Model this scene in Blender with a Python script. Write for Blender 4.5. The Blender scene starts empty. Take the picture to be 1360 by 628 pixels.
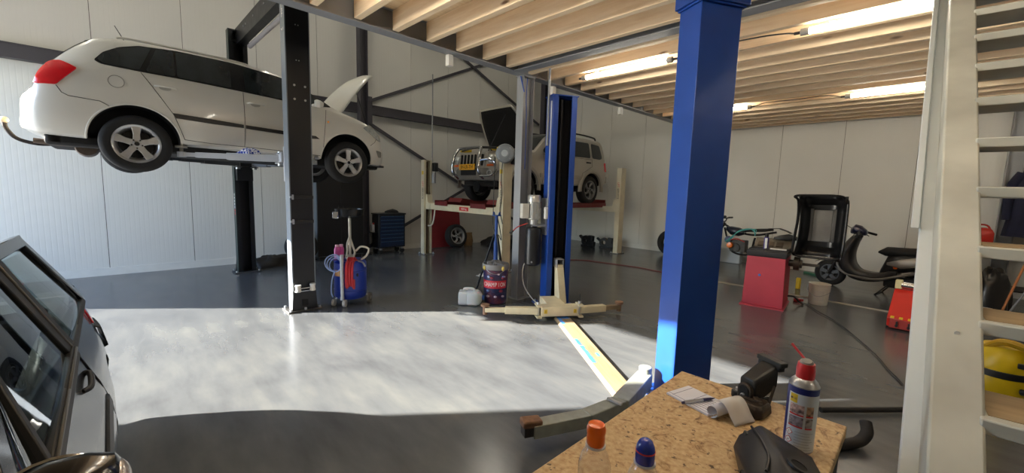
import bpy, bmesh, math, random
from mathutils import Vector, Matrix, Euler
PI = math.pi
rnd = random.Random(7)
SC = bpy.context.scene
COL = SC.collection

# ------------------------------------------------------------------ materials
def lin(c):
    return tuple((v/12.92 if v <= .04045 else ((v+.055)/1.055)**2.4) for v in c)
def hx(s):
    return lin(tuple(int(s[i:i+2], 16)/255 for i in (0, 2, 4)))
_mats = {}
def mat(name, col, rough=.5, metal=0., var=.12, scale=6., bump=0., coat=0., spec=.5, col2=None, stretch=(1, 1, 1), emit=0., rvar=0., detail=4):
    """procedural principled material: noise-varied colour, roughness and bump"""
    if name in _mats: return _mats[name]
    m = bpy.data.materials.new(name); m.use_nodes = True
    nt = m.node_tree; N = nt.nodes; L = nt.links
    b = N['Principled BSDF']
    c = hx(col) if isinstance(col, str) else col
    tc = N.new('ShaderNodeTexCoord'); mp = N.new('ShaderNodeMapping')
    mp.inputs['Scale'].default_value = stretch
    L.new(tc.outputs['Object'], mp.inputs['Vector'])
    nz = N.new('ShaderNodeTexNoise'); nz.inputs['Scale'].default_value = scale; nz.inputs['Detail'].default_value = detail
    L.new(mp.outputs[0], nz.inputs['Vector'])
    cr = N.new('ShaderNodeValToRGB')
    cr.color_ramp.elements[0].position = .3; cr.color_ramp.elements[1].position = .7
    lo = tuple(v*(1-var) for v in c) if col2 is None else (hx(col2) if isinstance(col2, str) else col2)
    hi = tuple(min(1, v*(1+var*.5)) for v in c)
    cr.color_ramp.elements[0].color = (*lo, 1); cr.color_ramp.elements[1].color = (*hi, 1)
    L.new(nz.outputs['Fac'], cr.inputs['Fac']); L.new(cr.outputs['Color'], b.inputs['Base Color'])
    b.inputs['Roughness'].default_value = rough; b.inputs['Metallic'].default_value = metal
    b.inputs['Specular IOR Level'].default_value = spec
    if coat: b.inputs['Coat Weight'].default_value = coat; b.inputs['Coat Roughness'].default_value = .06
    if rvar:
        mr = N.new('ShaderNodeMapRange')
        mr.inputs['To Min'].default_value = max(0, rough-rvar); mr.inputs['To Max'].default_value = min(1, rough+rvar)
        L.new(nz.outputs['Fac'], mr.inputs['Value']); L.new(mr.outputs[0], b.inputs['Roughness'])
    if bump:
        bp = N.new('ShaderNodeBump'); bp.inputs['Strength'].default_value = bump; bp.inputs['Distance'].default_value = .01
        L.new(nz.outputs['Fac'], bp.inputs['Height']); L.new(bp.outputs[0], b.inputs['Normal'])
    if emit:
        b.inputs['Emission Color'].default_value = (*c, 1); b.inputs['Emission Strength'].default_value = emit
    _mats[name] = m
    return m
def glass(name, tint=(.8, .85, .85), rough=0., ior=1.45):
    if name in _mats: return _mats[name]
    m = bpy.data.materials.new(name); m.use_nodes = True
    nt = m.node_tree; N = nt.nodes; L = nt.links
    N.remove(N['Principled BSDF']); out = N['Material Output']
    tr = N.new('ShaderNodeBsdfTransparent'); tr.inputs[0].default_value = (*tint, 1)
    gl = N.new('ShaderNodeBsdfGlossy'); gl.inputs['Roughness'].default_value = rough+.02
    lw = N.new('ShaderNodeLayerWeight'); lw.inputs['Blend'].default_value = .5
    pw = N.new('ShaderNodeMath'); pw.operation = 'POWER'; pw.inputs[1].default_value = 4.
    fr = N.new('ShaderNodeMath'); fr.operation = 'MULTIPLY_ADD'; fr.inputs[1].default_value = .9; fr.inputs[2].default_value = .045
    L.new(lw.outputs['Facing'], pw.inputs[0]); L.new(pw.outputs[0], fr.inputs[0])
    mx = N.new('ShaderNodeMixShader')
    L.new(fr.outputs[0], mx.inputs[0]); L.new(tr.outputs[0], mx.inputs[1]); L.new(gl.outputs[0], mx.inputs[2])
    L.new(mx.outputs[0], out.inputs[0]); _mats[name] = m
    return m

# ------------------------------------------------------------------ mesh building
def frame(z, up=None):
    z = Vector(z).normalized()
    u = Vector(up) if up is not None else (Vector((0, 0, 1)) if abs(z.z) < .95 else Vector((1, 0, 0)))
    x = u.cross(z)
    if x.length < 1e-6: x = Vector((1, 0, 0)).cross(z)
    x.normalize(); y = z.cross(x)
    return x, y, z
def catmull(pts, k=6, closed=False):
    P = [Vector(p) for p in pts]; n = len(P); out = []
    if n < 3: return P
    for i in range(n if closed else n-1):
        p1, p2 = P[i], P[(i+1) % n]
        p0 = P[i-1] if (i > 0 or closed) else p1*2-p2
        p3 = P[(i+2) % n] if (i+2 < n or closed) else p2*2-p1
        for j in range(k):
            t = j/k
            out.append(.5*((2*p1)+(p2-p0)*t+(2*p0-5*p1+4*p2-p3)*t*t+(3*p1-p0-3*p2+p3)*t**3))
    if not closed: out.append(P[-1])
    return out
class MB:
    def __init__(s): s.bm = bmesh.new(); s.mi = 0
    def f(s, vs):
        try:
            q = s.bm.faces.new(vs); q.material_index = s.mi; q.smooth = True; return q
        except ValueError: return None
    def v(s, p): return s.bm.verts.new(p)
    def box(s, c, d, rz=0., M=None):
        if M is None: M = Matrix.Translation(c) @ Matrix.Rotation(rz, 4, 'Z')
        V = [s.v(M @ Vector((x*d[0]/2, y*d[1]/2, z*d[2]/2))) for x in (-1, 1) for y in (-1, 1) for z in (-1, 1)]
        for q in ((0, 1, 3, 2), (4, 6, 7, 5), (0, 4, 5, 1), (2, 3, 7, 6), (0, 2, 6, 4), (1, 5, 7, 3)): s.f([V[i] for i in q])
        return s
    def bx(s, x0, y0, z0, x1, y1, z1):
        return s.box(((x0+x1)/2, (y0+y1)/2, (z0+z1)/2), (abs(x1-x0), abs(y1-y0), abs(z1-z0)))
    def bar(s, p0, p1, w, h, up=None):
        p0, p1 = Vector(p0), Vector(p1); x, y, z = frame(p1-p0, up)
        M = Matrix((x, y, z)).transposed().to_4x4(); M.translation = (p0+p1)/2
        return s.box(None, (w, h, (p1-p0).length), M=M)
    def cyl(s, p0, p1, r0, r1=None, n=20, caps=True):
        r1 = r0 if r1 is None else r1
        p0, p1 = Vector(p0), Vector(p1); x, y, z = frame(p1-p0)
        A = [s.v(p0+(x*math.cos(2*PI*i/n)+y*math.sin(2*PI*i/n))*r0) for i in range(n)]
        B = [s.v(p1+(x*math.cos(2*PI*i/n)+y*math.sin(2*PI*i/n))*r1) for i in range(n)]
        for i in range(n): s.f([A[i], A[(i+1) % n], B[(i+1) % n], B[i]])
        if caps: s.f(A[::-1]); s.f(B)
        return s
    def tube(s, pts, r, n=8, smooth=0, closed=False, caps=True):
        P = catmull(pts, smooth, closed) if smooth else [Vector(p) for p in pts]
        rs = r if callable(r) else (lambda t: r)
        rings = []; m = len(P); px = None
        for i, p in enumerate(P):
            if closed: t = P[(i+1) % m]-P[i-1]
            else: t = P[min(i+1, m-1)]-P[max(i-1, 0)]
            if t.length < 1e-9: t = Vector((0, 0, 1))
            t.normalize()
            if px is None: x, y, _ = frame(t)
            else:
                x = px-t*px.dot(t)
                if x.length < 1e-6: x, y, _ = frame(t)
                x.normalize(); y = t.cross(x)
            px = x; rr = rs(i/max(1, m-1))
            rings.append([s.v(p+(x*math.cos(2*PI*k/n)+y*math.sin(2*PI*k/n))*rr) for k in range(n)])
        for i in range(m if closed else m-1):
            a, b = rings[i], rings[(i+1) % m]
            for k in range(n): s.f([a[k], a[(k+1) % n], b[(k+1) % n], b[k]])
        if caps and not closed: s.f(rings[0][::-1]); s.f(rings[-1])
        return s
    def lathe(s, prof, n=32, M=None, a0=0., a1=2*PI):
        M = M or Matrix.Identity(4); full = abs(a1-a0-2*PI) < 1e-6; m = n if full else n+1
        rings = []
        for r, z in prof:
            if r < 1e-6: rings.append([s.v(M @ Vector((0, 0, z)))])
            else: rings.append([s.v(M @ Vector((r*math.cos(a0+(a1-a0)*i/n), r*math.sin(a0+(a1-a0)*i/n), z))) for i in range(m)])
        for a, b in zip(rings[:-1], rings[1:]):
            for i in range(n):
                j = (i+1) % m
                if len(a) == 1 and len(b) == 1: continue
                if len(a) == 1: s.f([a[0], b[j], b[i]])
                elif len(b) == 1: s.f([a[i], a[j], b[0]])
                else: s.f([a[i], a[j], b[j], b[i]])
        return s
    def prism(s, poly, h, M=None):
        """2-D polygon (x,y) extruded by h along z of frame M"""
        M = M or Matrix.Identity(4)
        A = [s.v(M @ Vector((x, y, 0))) for x, y in poly]; B = [s.v(M @ Vector((x, y, h))) for x, y in poly]
        n = len(poly); s.f(A[::-1]); s.f(B)
        for i in range(n): s.f([A[i], A[(i+1) % n], B[(i+1) % n], B[i]])
        return s
    def ball(s, c, r, n=16, sc=(1, 1, 1), M=None):
        prof = [(r*math.sin(PI*i/(n//2)), -r*math.cos(PI*i/(n//2))) for i in range(n//2+1)]
        prof[0] = (0, -r); prof[-1] = (0, r)
        MM = Matrix.Translation(c) @ (M or Matrix.Identity(4)) @ Matrix.Diagonal((*sc, 1))
        return s.lathe(prof, n, MM)
    def grid(s, rows, close_u=False):
        R = [[s.v(p) for p in r] for r in rows]
        for a, b in zip(R[:-1], R[1:]):
            n = len(a)
            for i in range(n if close_u else n-1): s.f([a[i], a[(i+1) % n], b[(i+1) % n], b[i]])
        return R
    def loft(s, rings, caps=True):
        R = s.grid(rings, True)
        if caps: s.f(R[0][::-1]); s.f(R[-1])
        return s
    def text(s, body, size, M, depth=.002, align='CENTER', sx=1.):
        cu = bpy.data.curves.new('t', 'FONT'); cu.body = body; cu.size = size; cu.extrude = depth/2
        cu.align_x = align; cu.align_y = 'CENTER'; cu.resolution_u = 3
        o = bpy.data.objects.new('t', cu); COL.objects.link(o)
        dg = bpy.context.evaluated_depsgraph_get(); dg.update()
        me = bpy.data.meshes.new_from_object(o.evaluated_get(dg))
        b2 = bmesh.new(); b2.from_mesh(me); vm = {}
        MM = M @ Matrix.Diagonal((sx, 1, 1, 1))
        for v in b2.verts: vm[v] = s.v(MM @ v.co)
        for q in b2.faces:
            nf = s.f([vm[v] for v in q.verts])
            if nf: nf.smooth = False
        b2.free(); bpy.data.objects.remove(o); bpy.data.curves.remove(cu); bpy.data.meshes.remove(me)
        return s
    def xf(s, M):
        for v in s.bm.verts: v.co = M @ v.co
        return s
    def build(s, name, m, parent=None, bevel=0., seg=2, sharp=35, sub=0, solid=0., recalc=True):
        if recalc: bmesh.ops.recalc_face_normals(s.bm, faces=s.bm.faces)
        me = bpy.data.meshes.new(name); s.bm.to_mesh(me); s.bm.free()
        for q in (m if isinstance(m, (list, tuple)) else [m]): me.materials.append(q)
        if sharp is not None: me.set_sharp_from_angle(angle=math.radians(sharp))
        o = bpy.data.objects.new(name, me); COL.objects.link(o)
        if parent is not None: o.parent = parent
        if solid:
            md = o.modifiers.new('solid', 'SOLIDIFY'); md.thickness = solid; md.offset = 0
        if bevel:
            md = o.modifiers.new('bevel', 'BEVEL'); md.width = bevel; md.segments = seg; md.limit_method = 'ANGLE'; md.angle_limit = math.radians(40)
            md.harden_normals = False
        if sub:
            md = o.modifiers.new('sub', 'SUBSURF'); md.levels = sub; md.render_levels = sub
        return o
def lk(p, zdir, up=(0, 0, 1)):
    """frame with z axis along zdir, y axis as near up as possible, at p"""
    z = Vector(zdir).normalized(); x = Vector(up).cross(z)
    if x.length < 1e-6: x = Vector((1, 0, 0))
    x.normalize(); y = z.cross(x)
    M = Matrix((x, y, z)).transposed().to_4x4(); M.translation = Vector(p); return M
def tag(o, label=None, cat=None, group=None, kind=None):
    if label: o['label'] = label
    if cat: o['category'] = cat
    if group: o['group'] = group
    if kind: o['kind'] = kind
    return o
def thing(name, label, cat, loc=(0, 0, 0), rz=0., group=None, rot=None):
    o = bpy.data.objects.new(name, None); COL.objects.link(o); o.empty_display_size = .1
    o.location = loc; o.rotation_euler = rot or (0, 0, rz)
    return tag(o, label, cat, group)
def solo(name, mb, m, label, cat, group=None, loc=(0, 0, 0), rz=0., **k):
    o = mb.build(name, m, **k); o.location = loc; o.rotation_euler = (0, 0, rz)
    return tag(o, label, cat, group)
def struct(name, mb, m, **k): return tag(mb.build(name, m, **k), kind='structure')
def dup(root, loc=None, rz=None, label=None, parent=None):
    r = root.copy(); COL.objects.link(r)
    if loc is not None: r.location = loc
    if rz is not None: r.rotation_euler = (0, 0, rz)
    if label: r['label'] = label
    if parent is not None: r.parent = parent
    for ch in [c for c in bpy.data.objects if c.parent == root]: dup(ch, parent=r)
    return r
T = Matrix.Translation
def RX(a): return Matrix.Rotation(a, 4, 'X')
def RY(a): return Matrix.Rotation(a, 4, 'Y')
def RZ(a): return Matrix.Rotation(a, 4, 'Z')

# ------------------------------------------------------------------ common materials
STEEL_GREY = mat('grey_painted_steel', '8d9094', .45, .1, .08, 3)
STEEL_DARK = mat('dark_primer_steel', '46444a', .5, .2, .1, 3)
ZINC = mat('zinc_steel', 'b9bcc0', .35, .85, .1, 20)
BLACKP = mat('black_plastic', '17181a', .42, 0, .15, 12)
BLACKM = mat('black_powder_coat', '17181b', .38, .15, .12, 8, rvar=.08)
RUBBER = mat('black_rubber', '141415', .75, 0, .15, 20, bump=.1)
WHITEP = mat('white_plastic', 'd9d8d2', .45, 0, .05, 8)
CREAM = mat('cream_lift_paint', 'd3cbb2', .45, .05, .12, 5, rvar=.1)
REDP = mat('red_paint', 'a52a2c', .4, .05, .1, 6)
BLUEP = mat('blue_lift_paint', '103f94', .38, .05, .12, 4, coat=.15)
CHROME = mat('chrome', 'd0d2d4', .12, 1., .05, 10)
YELLOWP = mat('yellow_plastic', 'd7b61f', .4, 0, .06, 6)
ORANGEP = mat('orange_plastic', 'e2641b', .35, 0, .08, 8)
WHITEINK = mat('white_lettering', 'e6e6e2', .5, 0, .03, 10)
BLACKINK = mat('black_lettering', '15161a', .5, 0, .03, 10)
REDINK = mat('red_lettering', 'c3272b', .45, 0, .05, 10)
SKY_S, SUN_S, EXPO = .64, 25., 1.05
# ------------------------------------------------------------------ room materials
def floor_mat():
    m = bpy.data.materials.new('grey_epoxy_floor'); m.use_nodes = True
    nt = m.node_tree; N = nt.nodes; L = nt.links; b = N['Principled BSDF']
    tc = N.new('ShaderNodeTexCoord')
    n1 = N.new('ShaderNodeTexNoise'); n1.inputs['Scale'].default_value = 1.1; n1.inputs['Detail'].default_value = 5; n1.inputs['Roughness'].default_value = .5; n1.inputs['Distortion'].default_value = .6
    mp = N.new('ShaderNodeMapping'); mp.inputs['Rotation'].default_value = (0, 0, .65); mp.inputs['Scale'].default_value = (.55, 2.2, 1)
    L.new(tc.outputs['Object'], mp.inputs[0])
    n2 = N.new('ShaderNodeTexNoise'); n2.inputs['Scale'].default_value = 2.6; n2.inputs['Detail'].default_value = 5; n2.inputs['Roughness'].default_value = .55
    L.new(tc.outputs['Object'], n1.inputs['Vector']); L.new(mp.outputs[0], n2.inputs['Vector'])
    mx = N.new('ShaderNodeMath'); mx.operation = 'MULTIPLY_ADD'; mx.inputs[1].default_value = .5
    L.new(n1.outputs[0], mx.inputs[0])
    h = N.new('ShaderNodeMath'); h.operation = 'MULTIPLY'; h.inputs[1].default_value = .5
    L.new(n2.outputs[0], h.inputs[0]); L.new(h.outputs[0], mx.inputs[2])
    cr = N.new('ShaderNodeValToRGB'); e = cr.color_ramp.elements
    e[0].position = .28; e[0].color = (*hx('3f4246'), 1); e[1].position = .74; e[1].color = (*hx('666866'), 1)
    q = e.new(.5); q.color = (*hx('535659'), 1)
    L.new(mx.outputs[0], cr.inputs[0]); L.new(cr.outputs[0], b.inputs['Base Color'])
    mr = N.new('ShaderNodeMapRange'); mr.inputs['From Min'].default_value = .1; mr.inputs['From Max'].default_value = .9
    mr.inputs['To Min'].default_value = .17; mr.inputs['To Max'].default_value = .27
    L.new(n2.outputs[0], mr.inputs[0]); L.new(mr.outputs[0], b.inputs['Roughness'])
    bp = N.new('ShaderNodeBump'); bp.inputs['Strength'].default_value = .0; bp.inputs['Distance'].default_value = .004
    L.new(n2.outputs[0], bp.inputs['Height']); L.new(bp.outputs[0], b.inputs['Normal'])
    b.inputs['Specular IOR Level'].default_value = .75
    return m
def panel_mat(name, axis, col):
    m = bpy.data.materials.new(name); m.use_nodes = True
    nt = m.node_tree; N = nt.nodes; L = nt.links; b = N['Principled BSDF']
    tc = N.new('ShaderNodeTexCoord'); w = N.new('ShaderNodeTexWave'); w.wave_type = 'BANDS'; w.bands_direction = axis
    w.inputs['Scale'].default_value = 5.2; w.inputs['Distortion'].default_value = 0
    L.new(tc.outputs['Object'], w.inputs['Vector'])
    bp = N.new('ShaderNodeBump'); bp.inputs['Strength'].default_value = .18; bp.inputs['Distance'].default_value = .004
    cr = N.new('ShaderNodeValToRGB'); cr.color_ramp.elements[0].position = .0; cr.color_ramp.elements[1].position = .22
    L.new(w.outputs['Fac'], cr.inputs[0]); L.new(cr.outputs[0], bp.inputs['Height'])
    L.new(bp.outputs[0], b.inputs['Normal'])
    nz = N.new('ShaderNodeTexNoise'); nz.inputs['Scale'].default_value = .8; nz.inputs['Detail'].default_value = 6
    L.new(tc.outputs['Object'], nz.inputs['Vector'])
    c2 = N.new('ShaderNodeValToRGB'); c = hx(col)
    c2.color_ramp.elements[0].position = .3; c2.color_ramp.elements[1].position = .7
    c2.color_ramp.elements[0].color = (*[v*.95 for v in c], 1); c2.color_ramp.elements[1].color = (*c, 1)
    L.new(nz.outputs[0], c2.inputs[0]); L.new(c2.outputs[0], b.inputs['Base Color'])
    b.inputs['Roughness'].default_value = .55
    return m
def wood_mat(name, light, dark, along='X', knots=True, rough=.6):
    m = bpy.data.materials.new(name); m.use_nodes = True
    nt = m.node_tree; N = nt.nodes; L = nt.links; b = N['Principled BSDF']
    tc = N.new('ShaderNodeTexCoord'); oi = N.new('ShaderNodeObjectInfo')
    ad = N.new('ShaderNodeVectorMath'); ad.operation = 'ADD'
    ml = N.new('ShaderNodeMath'); ml.operation = 'MULTIPLY'; ml.inputs[1].default_value = 37.
    L.new(oi.outputs['Random'], ml.inputs[0]); L.new(tc.outputs['Object'], ad.inputs[0]); L.new(ml.outputs[0], ad.inputs[1])
    mp = N.new('ShaderNodeMapping')
    mp.inputs['Scale'].default_value = {'X': (1.2, 14, 14), 'Y': (14, 1.2, 14), 'Z': (14, 14, 1.2)}[along]
    L.new(ad.outputs[0], mp.inputs[0])
    n1 = N.new('ShaderNodeTexNoise'); n1.inputs['Scale'].default_value = 1.6; n1.inputs['Detail'].default_value = 8; n1.inputs['Roughness'].default_value = .65; n1.inputs['Distortion'].default_value = .5
    L.new(mp.outputs[0], n1.inputs['Vector'])
    cr = N.new('ShaderNodeValToRGB'); e = cr.color_ramp.elements
    e[0].position = .25; e[0].color = (*hx(dark), 1); e[1].position = .6; e[1].color = (*hx(light), 1)
    L.new(n1.outputs[0], cr.inputs[0]); src = cr.outputs[0]
    if knots:
        mp2 = N.new('ShaderNodeMapping'); mp2.inputs['Scale'].default_value = {'X': (1.7, 4, 5.5), 'Y': (4, 1.7, 5.5), 'Z': (4, 4, 1.7)}[along]
        L.new(ad.outputs[0], mp2.inputs[0])
        vo = N.new('ShaderNodeTexVoronoi'); vo.inputs['Scale'].default_value = 1.; vo.inputs['Randomness'].default_value = 1
        L.new(mp2.outputs[0], vo.inputs['Vector'])
        k = N.new('ShaderNodeValToRGB'); k.color_ramp.elements[0].position = .05; k.color_ramp.elements[1].position = .12
        k.color_ramp.elements[0].color = (*hx('6b4626'), 1); k.color_ramp.elements[1].color = (1, 1, 1, 1)
        L.new(vo.outputs['Distance'], k.inputs[0])
        mm = N.new('ShaderNodeMix'); mm.data_type = 'RGBA'; mm.blend_type = 'MULTIPLY'; mm.inputs[0].default_value = .85
        L.new(src, mm.inputs[6]); L.new(k.outputs[0], mm.inputs[7]); src = mm.outputs[2]
    L.new(src, b.inputs['Base Color']); b.inputs['Roughness'].default_value = rough
    bp = N.new('ShaderNodeBump'); bp.inputs['Strength'].default_value = .12; bp.inputs['Distance'].default_value = .004
    L.new(n1.outputs[0], bp.inputs['Height']); L.new(bp.outputs[0], b.inputs['Normal'])
    return m
FLOOR = floor_mat()
PANX = panel_mat('white_panel_side', 'Y', 'd4d3cd'); PANY = panel_mat('white_panel_back', 'X', 'd4d3cd')
WOOD = wood_mat('spruce_timber', 'f2dcbb', 'e0c299')
DECK = wood_mat('deck_boards', 'e6cda6', 'd0b084', 'Y', False)
ROOFM = mat('roof_sheet', 'b9b7b0', .6, 0, .06, 1)
GROOVE = mat('panel_joint', '55534c', .7, 0, .1, 4)

LX, BY, FY, RXW, HZ = -9.41, 11.03, -2.6, 6.2, 6.4
mb = MB(); mb.bx(LX-.2, FY-.2, -.15, RXW+.2, BY+.2, 0); struct('floor', mb, FLOOR)
mb = MB(); mb.bx(-60, -80, -.25, 60, FY-.2, -.02); struct('yard_ground', mb, mat('yard_paving', '8f8c86', .8, 0, .15, 2))
def panel_wall(name, m, axis, at, lo, hi, thick, joint0, step=1.125):
    mb = MB(); js = []; j = joint0
    while j > lo: j -= step
    while j < hi:
        js.append(j); j += step
    es = [lo]+[q for q in js if lo < q < hi]+[hi]
    g = .004
    for a, b in zip(es[:-1], es[1:]):
        if b-a < .02: continue
        if axis == 'X': mb.bx(at-thick+.012, a+g, .12, at, b-g, HZ)
        else: mb.bx(a+g, at, .12, b-g, at+thick-.012, HZ)
    mb.mi = 1
    if axis == 'X': mb.bx(at-thick, lo, 0, at-.012, hi, HZ)
    else: mb.bx(lo, at+.012, 0, hi, at+thick, HZ)
    return struct(name, mb, [m, GROOVE])
panel_wall('wall_left', PANX, 'X', LX, FY, BY+.1, .1, -.05)
panel_wall('wall_back', PANY, 'Y', BY, LX-.1, RXW+.1, .1, -1.39)
mb = MB(); mb.bx(LX-.008, FY, 0, LX+.014, BY, .125); struct('baseboard_left', mb, WHITEP)
mb = MB(); mb.bx(LX, BY-.014, 0, RXW, BY+.008, .125); struct('baseboard_back', mb, WHITEP)
DX0, DX1, DZ = -9.05, -5.55, 3.66      # the open roller door the daylight comes through
mb = MB()
mb.bx(LX-.1, FY-.2, 0, DX0, FY, HZ); mb.bx(DX1, FY-.2, 0, RXW+.1, FY, HZ); mb.bx(DX0, FY-.2, DZ, DX1, FY, HZ)
struct('wall_front', mb, PANY)
mb = MB(); mb.bx(RXW, FY-.2, 0, RXW+.12, BY+.1, HZ); struct('wall_right', mb, PANX)
mb = MB(); mb.bx(LX-.1, FY-.2, HZ, RXW+.1, BY+.1, HZ+.15); struct('ceiling', mb, ROOFM)

# ------------------------------------------------------------------ mezzanine: steel, joists, deck
mb = MB(); mb.bx(-4.05, FY, 3.396, RXW, BY, 3.43); struct('trim_1', mb, DECK).name = 'mezzanine_deck'
def ibeam(mb, p0, p1, w, h, t=.012, web=.009):
    p0, p1 = Vector(p0), Vector(p1); up = Vector((0, 0, 1))
    mb.bar(p0+up*t/2, p1+up*t/2, w, t); mb.bar(p0+up*(h-t/2), p1+up*(h-t/2), w, t); mb.bar(p0+up*h/2, p1+up*h/2, web, h-2*t)
mb = MB(); ibeam(mb, (-4.16, FY, 3.185), (-4.16, BY-.02, 3.185), .15, .245)
solo('steel_edge_beam', mb, STEEL_GREY, 'long grey steel beam carrying the joist ends along the mezzanine edge', 'beam')
mb = MB(); ibeam(mb, (-4.08, 4.05, 3.185), (RXW, 4.05, 3.185), .15, .208)
solo('steel_cross_beam', mb, STEEL_GREY, 'grey steel beam running between the timber joists above the far blue lift post', 'beam')
base = MB(); base.bx(0, -.035, 0, RXW+4.07, .035, .195)
j0 = base.build('timber_joist', WOOD, bevel=.003, seg=1)
ords = ['first', 'second', 'third', 'fourth', 'fifth', 'sixth', 'seventh', 'eighth', 'ninth', 'tenth', 'eleventh', 'twelfth', 'thirteenth', 'fourteenth', 'fifteenth', 'sixteenth', 'seventeenth', 'eighteenth', 'nineteenth', 'twentieth']
ys_front = [3.85-.405*i for i in range(9)]; ys_back = [4.27+.405*i for i in range(17)]
k = 0
for side, ys in (('camera side', ys_front), ('back wall side', ys_back)):
    for i, y in enumerate(ys):
        o = j0 if k == 0 else j0.copy()
        if k: COL.objects.link(o)
        k += 1; o.location = (-4.07, y, 3.2)
        tag(o, 'timber ceiling joist, %s from the steel cross beam, %s' % (ords[i], side), 'joist', 'timber joists')
# grey H-section post under the edge beam
t = thing('steel_post', 'grey steel H-section post under the mezzanine edge beside the far blue lift', 'post', (-4.18, 4.31, 0))
mb = MB(); mb.bx(-.065, -.11, .012, .065, -.098, 3.17); mb.bx(-.065, .098, .012, .065, .11, 3.17); mb.bx(-.005, -.098, .012, .005, .098, 3.17); mb.build('post_shaft', STEEL_GREY, t)
mb = MB(); mb.bx(-.1, -.14, 0, .1, .14, .012); mb.build('base_plate', STEEL_GREY, t)
mb = MB(); mb.bx(-.075, -.12, 3.17, .075, .12, 3.184); mb.build('cap_plate', STEEL_GREY, t)
mb = MB(); mb.tube([(.05, -.02, 3.16), (.045, -.03, 2.9), (.05, -.02, 2.6), (.05, -.02, 1.9)], .006, 6, 5); mb.tube([(.02, -.125, 3.17), (.07, -.125, 3.02), (.09, -.12, 2.95)], .008, 6, 4)
mb.build('blue_cable', mat('blue_cable', '1d4fb4', .4), t)
# white clamps under the edge beam
for i, (y, lab) in enumerate([(3.02, 'small white box fixed under the edge beam left of the grey steel post'), (4.95, 'small white box under the edge beam just behind the far blue lift'), (6.9, 'small white box under the edge beam above the rear of the silver jeep')]):
    mb = MB(); mb.bx(-.035, -.035, -.13, .035, .035, 0)
    solo('cable_clamp_box', mb, WHITEP, lab, 'box', 'white boxes under the edge beam', (-4.22, y, 3.185), bevel=.006)
# ------------------------------------------------------------------ wall steelwork on the left wall
mb = MB()
mb.bx(LX+.02, FY, 3.24, LX+.16, BY, 3.252); mb.bx(LX+.02, FY, 3.438, LX+.16, BY, 3.45); mb.bx(LX+.075, FY, 3.252, LX+.087, BY, 3.438)
mb.bx(LX+.135, FY, 3.252, LX+.15, BY, 3.438)
solo('wall_rail_beam', mb, STEEL_DARK, 'long dark steel beam running level along the white left wall', 'beam')
for i, (y, lab) in enumerate([(4.2, 'dark steel column on the left wall above the open bonnet of the white estate car'), (10.35, 'dark steel wall column hidden behind the blue lift and near the corner')]):
    t = thing('wall_column', lab, 'column', (LX+.25, y, 0))
    mb = MB(); mb.bx(-.09, -.09, 0, .09, -.078, HZ); mb.bx(-.09, .078, 0, .09, .09, HZ); mb.bx(-.005, -.078, 0, .005, .078, HZ); mb.build('column_shaft', STEEL_DARK, t)
    mb = MB(); mb.bx(-.12, -.12, 0, .12, .12, .015); mb.build('base_plate', STEEL_DARK, t)
    mb = MB(); mb.bx(-.06, .09, 3.0, .06, .2, 3.6); mb.build('gusset_plate', STEEL_DARK, t)
def brace(y0, z0, y1, z1, off, lab):
    mb = MB(); mb.bar((LX+.05+off, y0, z0), (LX+.05+off, y1, z1), .07, .03, (1, 0, 0))
    solo('wall_brace', mb, STEEL_DARK, lab, 'brace', 'diagonal braces of the left wall')
brace(4.3, 3.48, 10.3, 6.25, 0, 'dark diagonal brace on the left wall rising right from the wall beam')
brace(4.3, 6.35, 10.3, 3.75, .035, 'dark diagonal brace falling right towards the grey steel post above the wall beam')
brace(4.3, 3.12, 10.3, .15, 0, 'dark diagonal brace falling right below the wall beam behind the silver jeep')
brace(4.3, .1, 10.3, 3.1, .035, 'dark diagonal brace rising right from floor beside the blue tool trolley')
# thin conduit rod in front of the wall
mb = MB(); mb.cyl((0, 0, 2.3), (0, 0, 4.2), .014, n=8); mb.tube([(0, 0, 2.3), (.01, .0, 2.28), (.03, 0, 2.2)], .01, 6)
solo('conduit_pipe', mb, STEEL_GREY, 'thin grey conduit pipe dropping to the cream lift post nearest the wall', 'pipe', loc=(-8.36, 5.52, 0))
mb = MB(); mb.cyl((0, 0, 2.2), (0, 0, 3.19), .016, n=10)
solo('conduit_pipe', mb, STEEL_GREY, 'thin grey conduit pipe from the ceiling to the top of the far blue lift post', 'pipe', loc=(-3.66, 4.22, 0))
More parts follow.
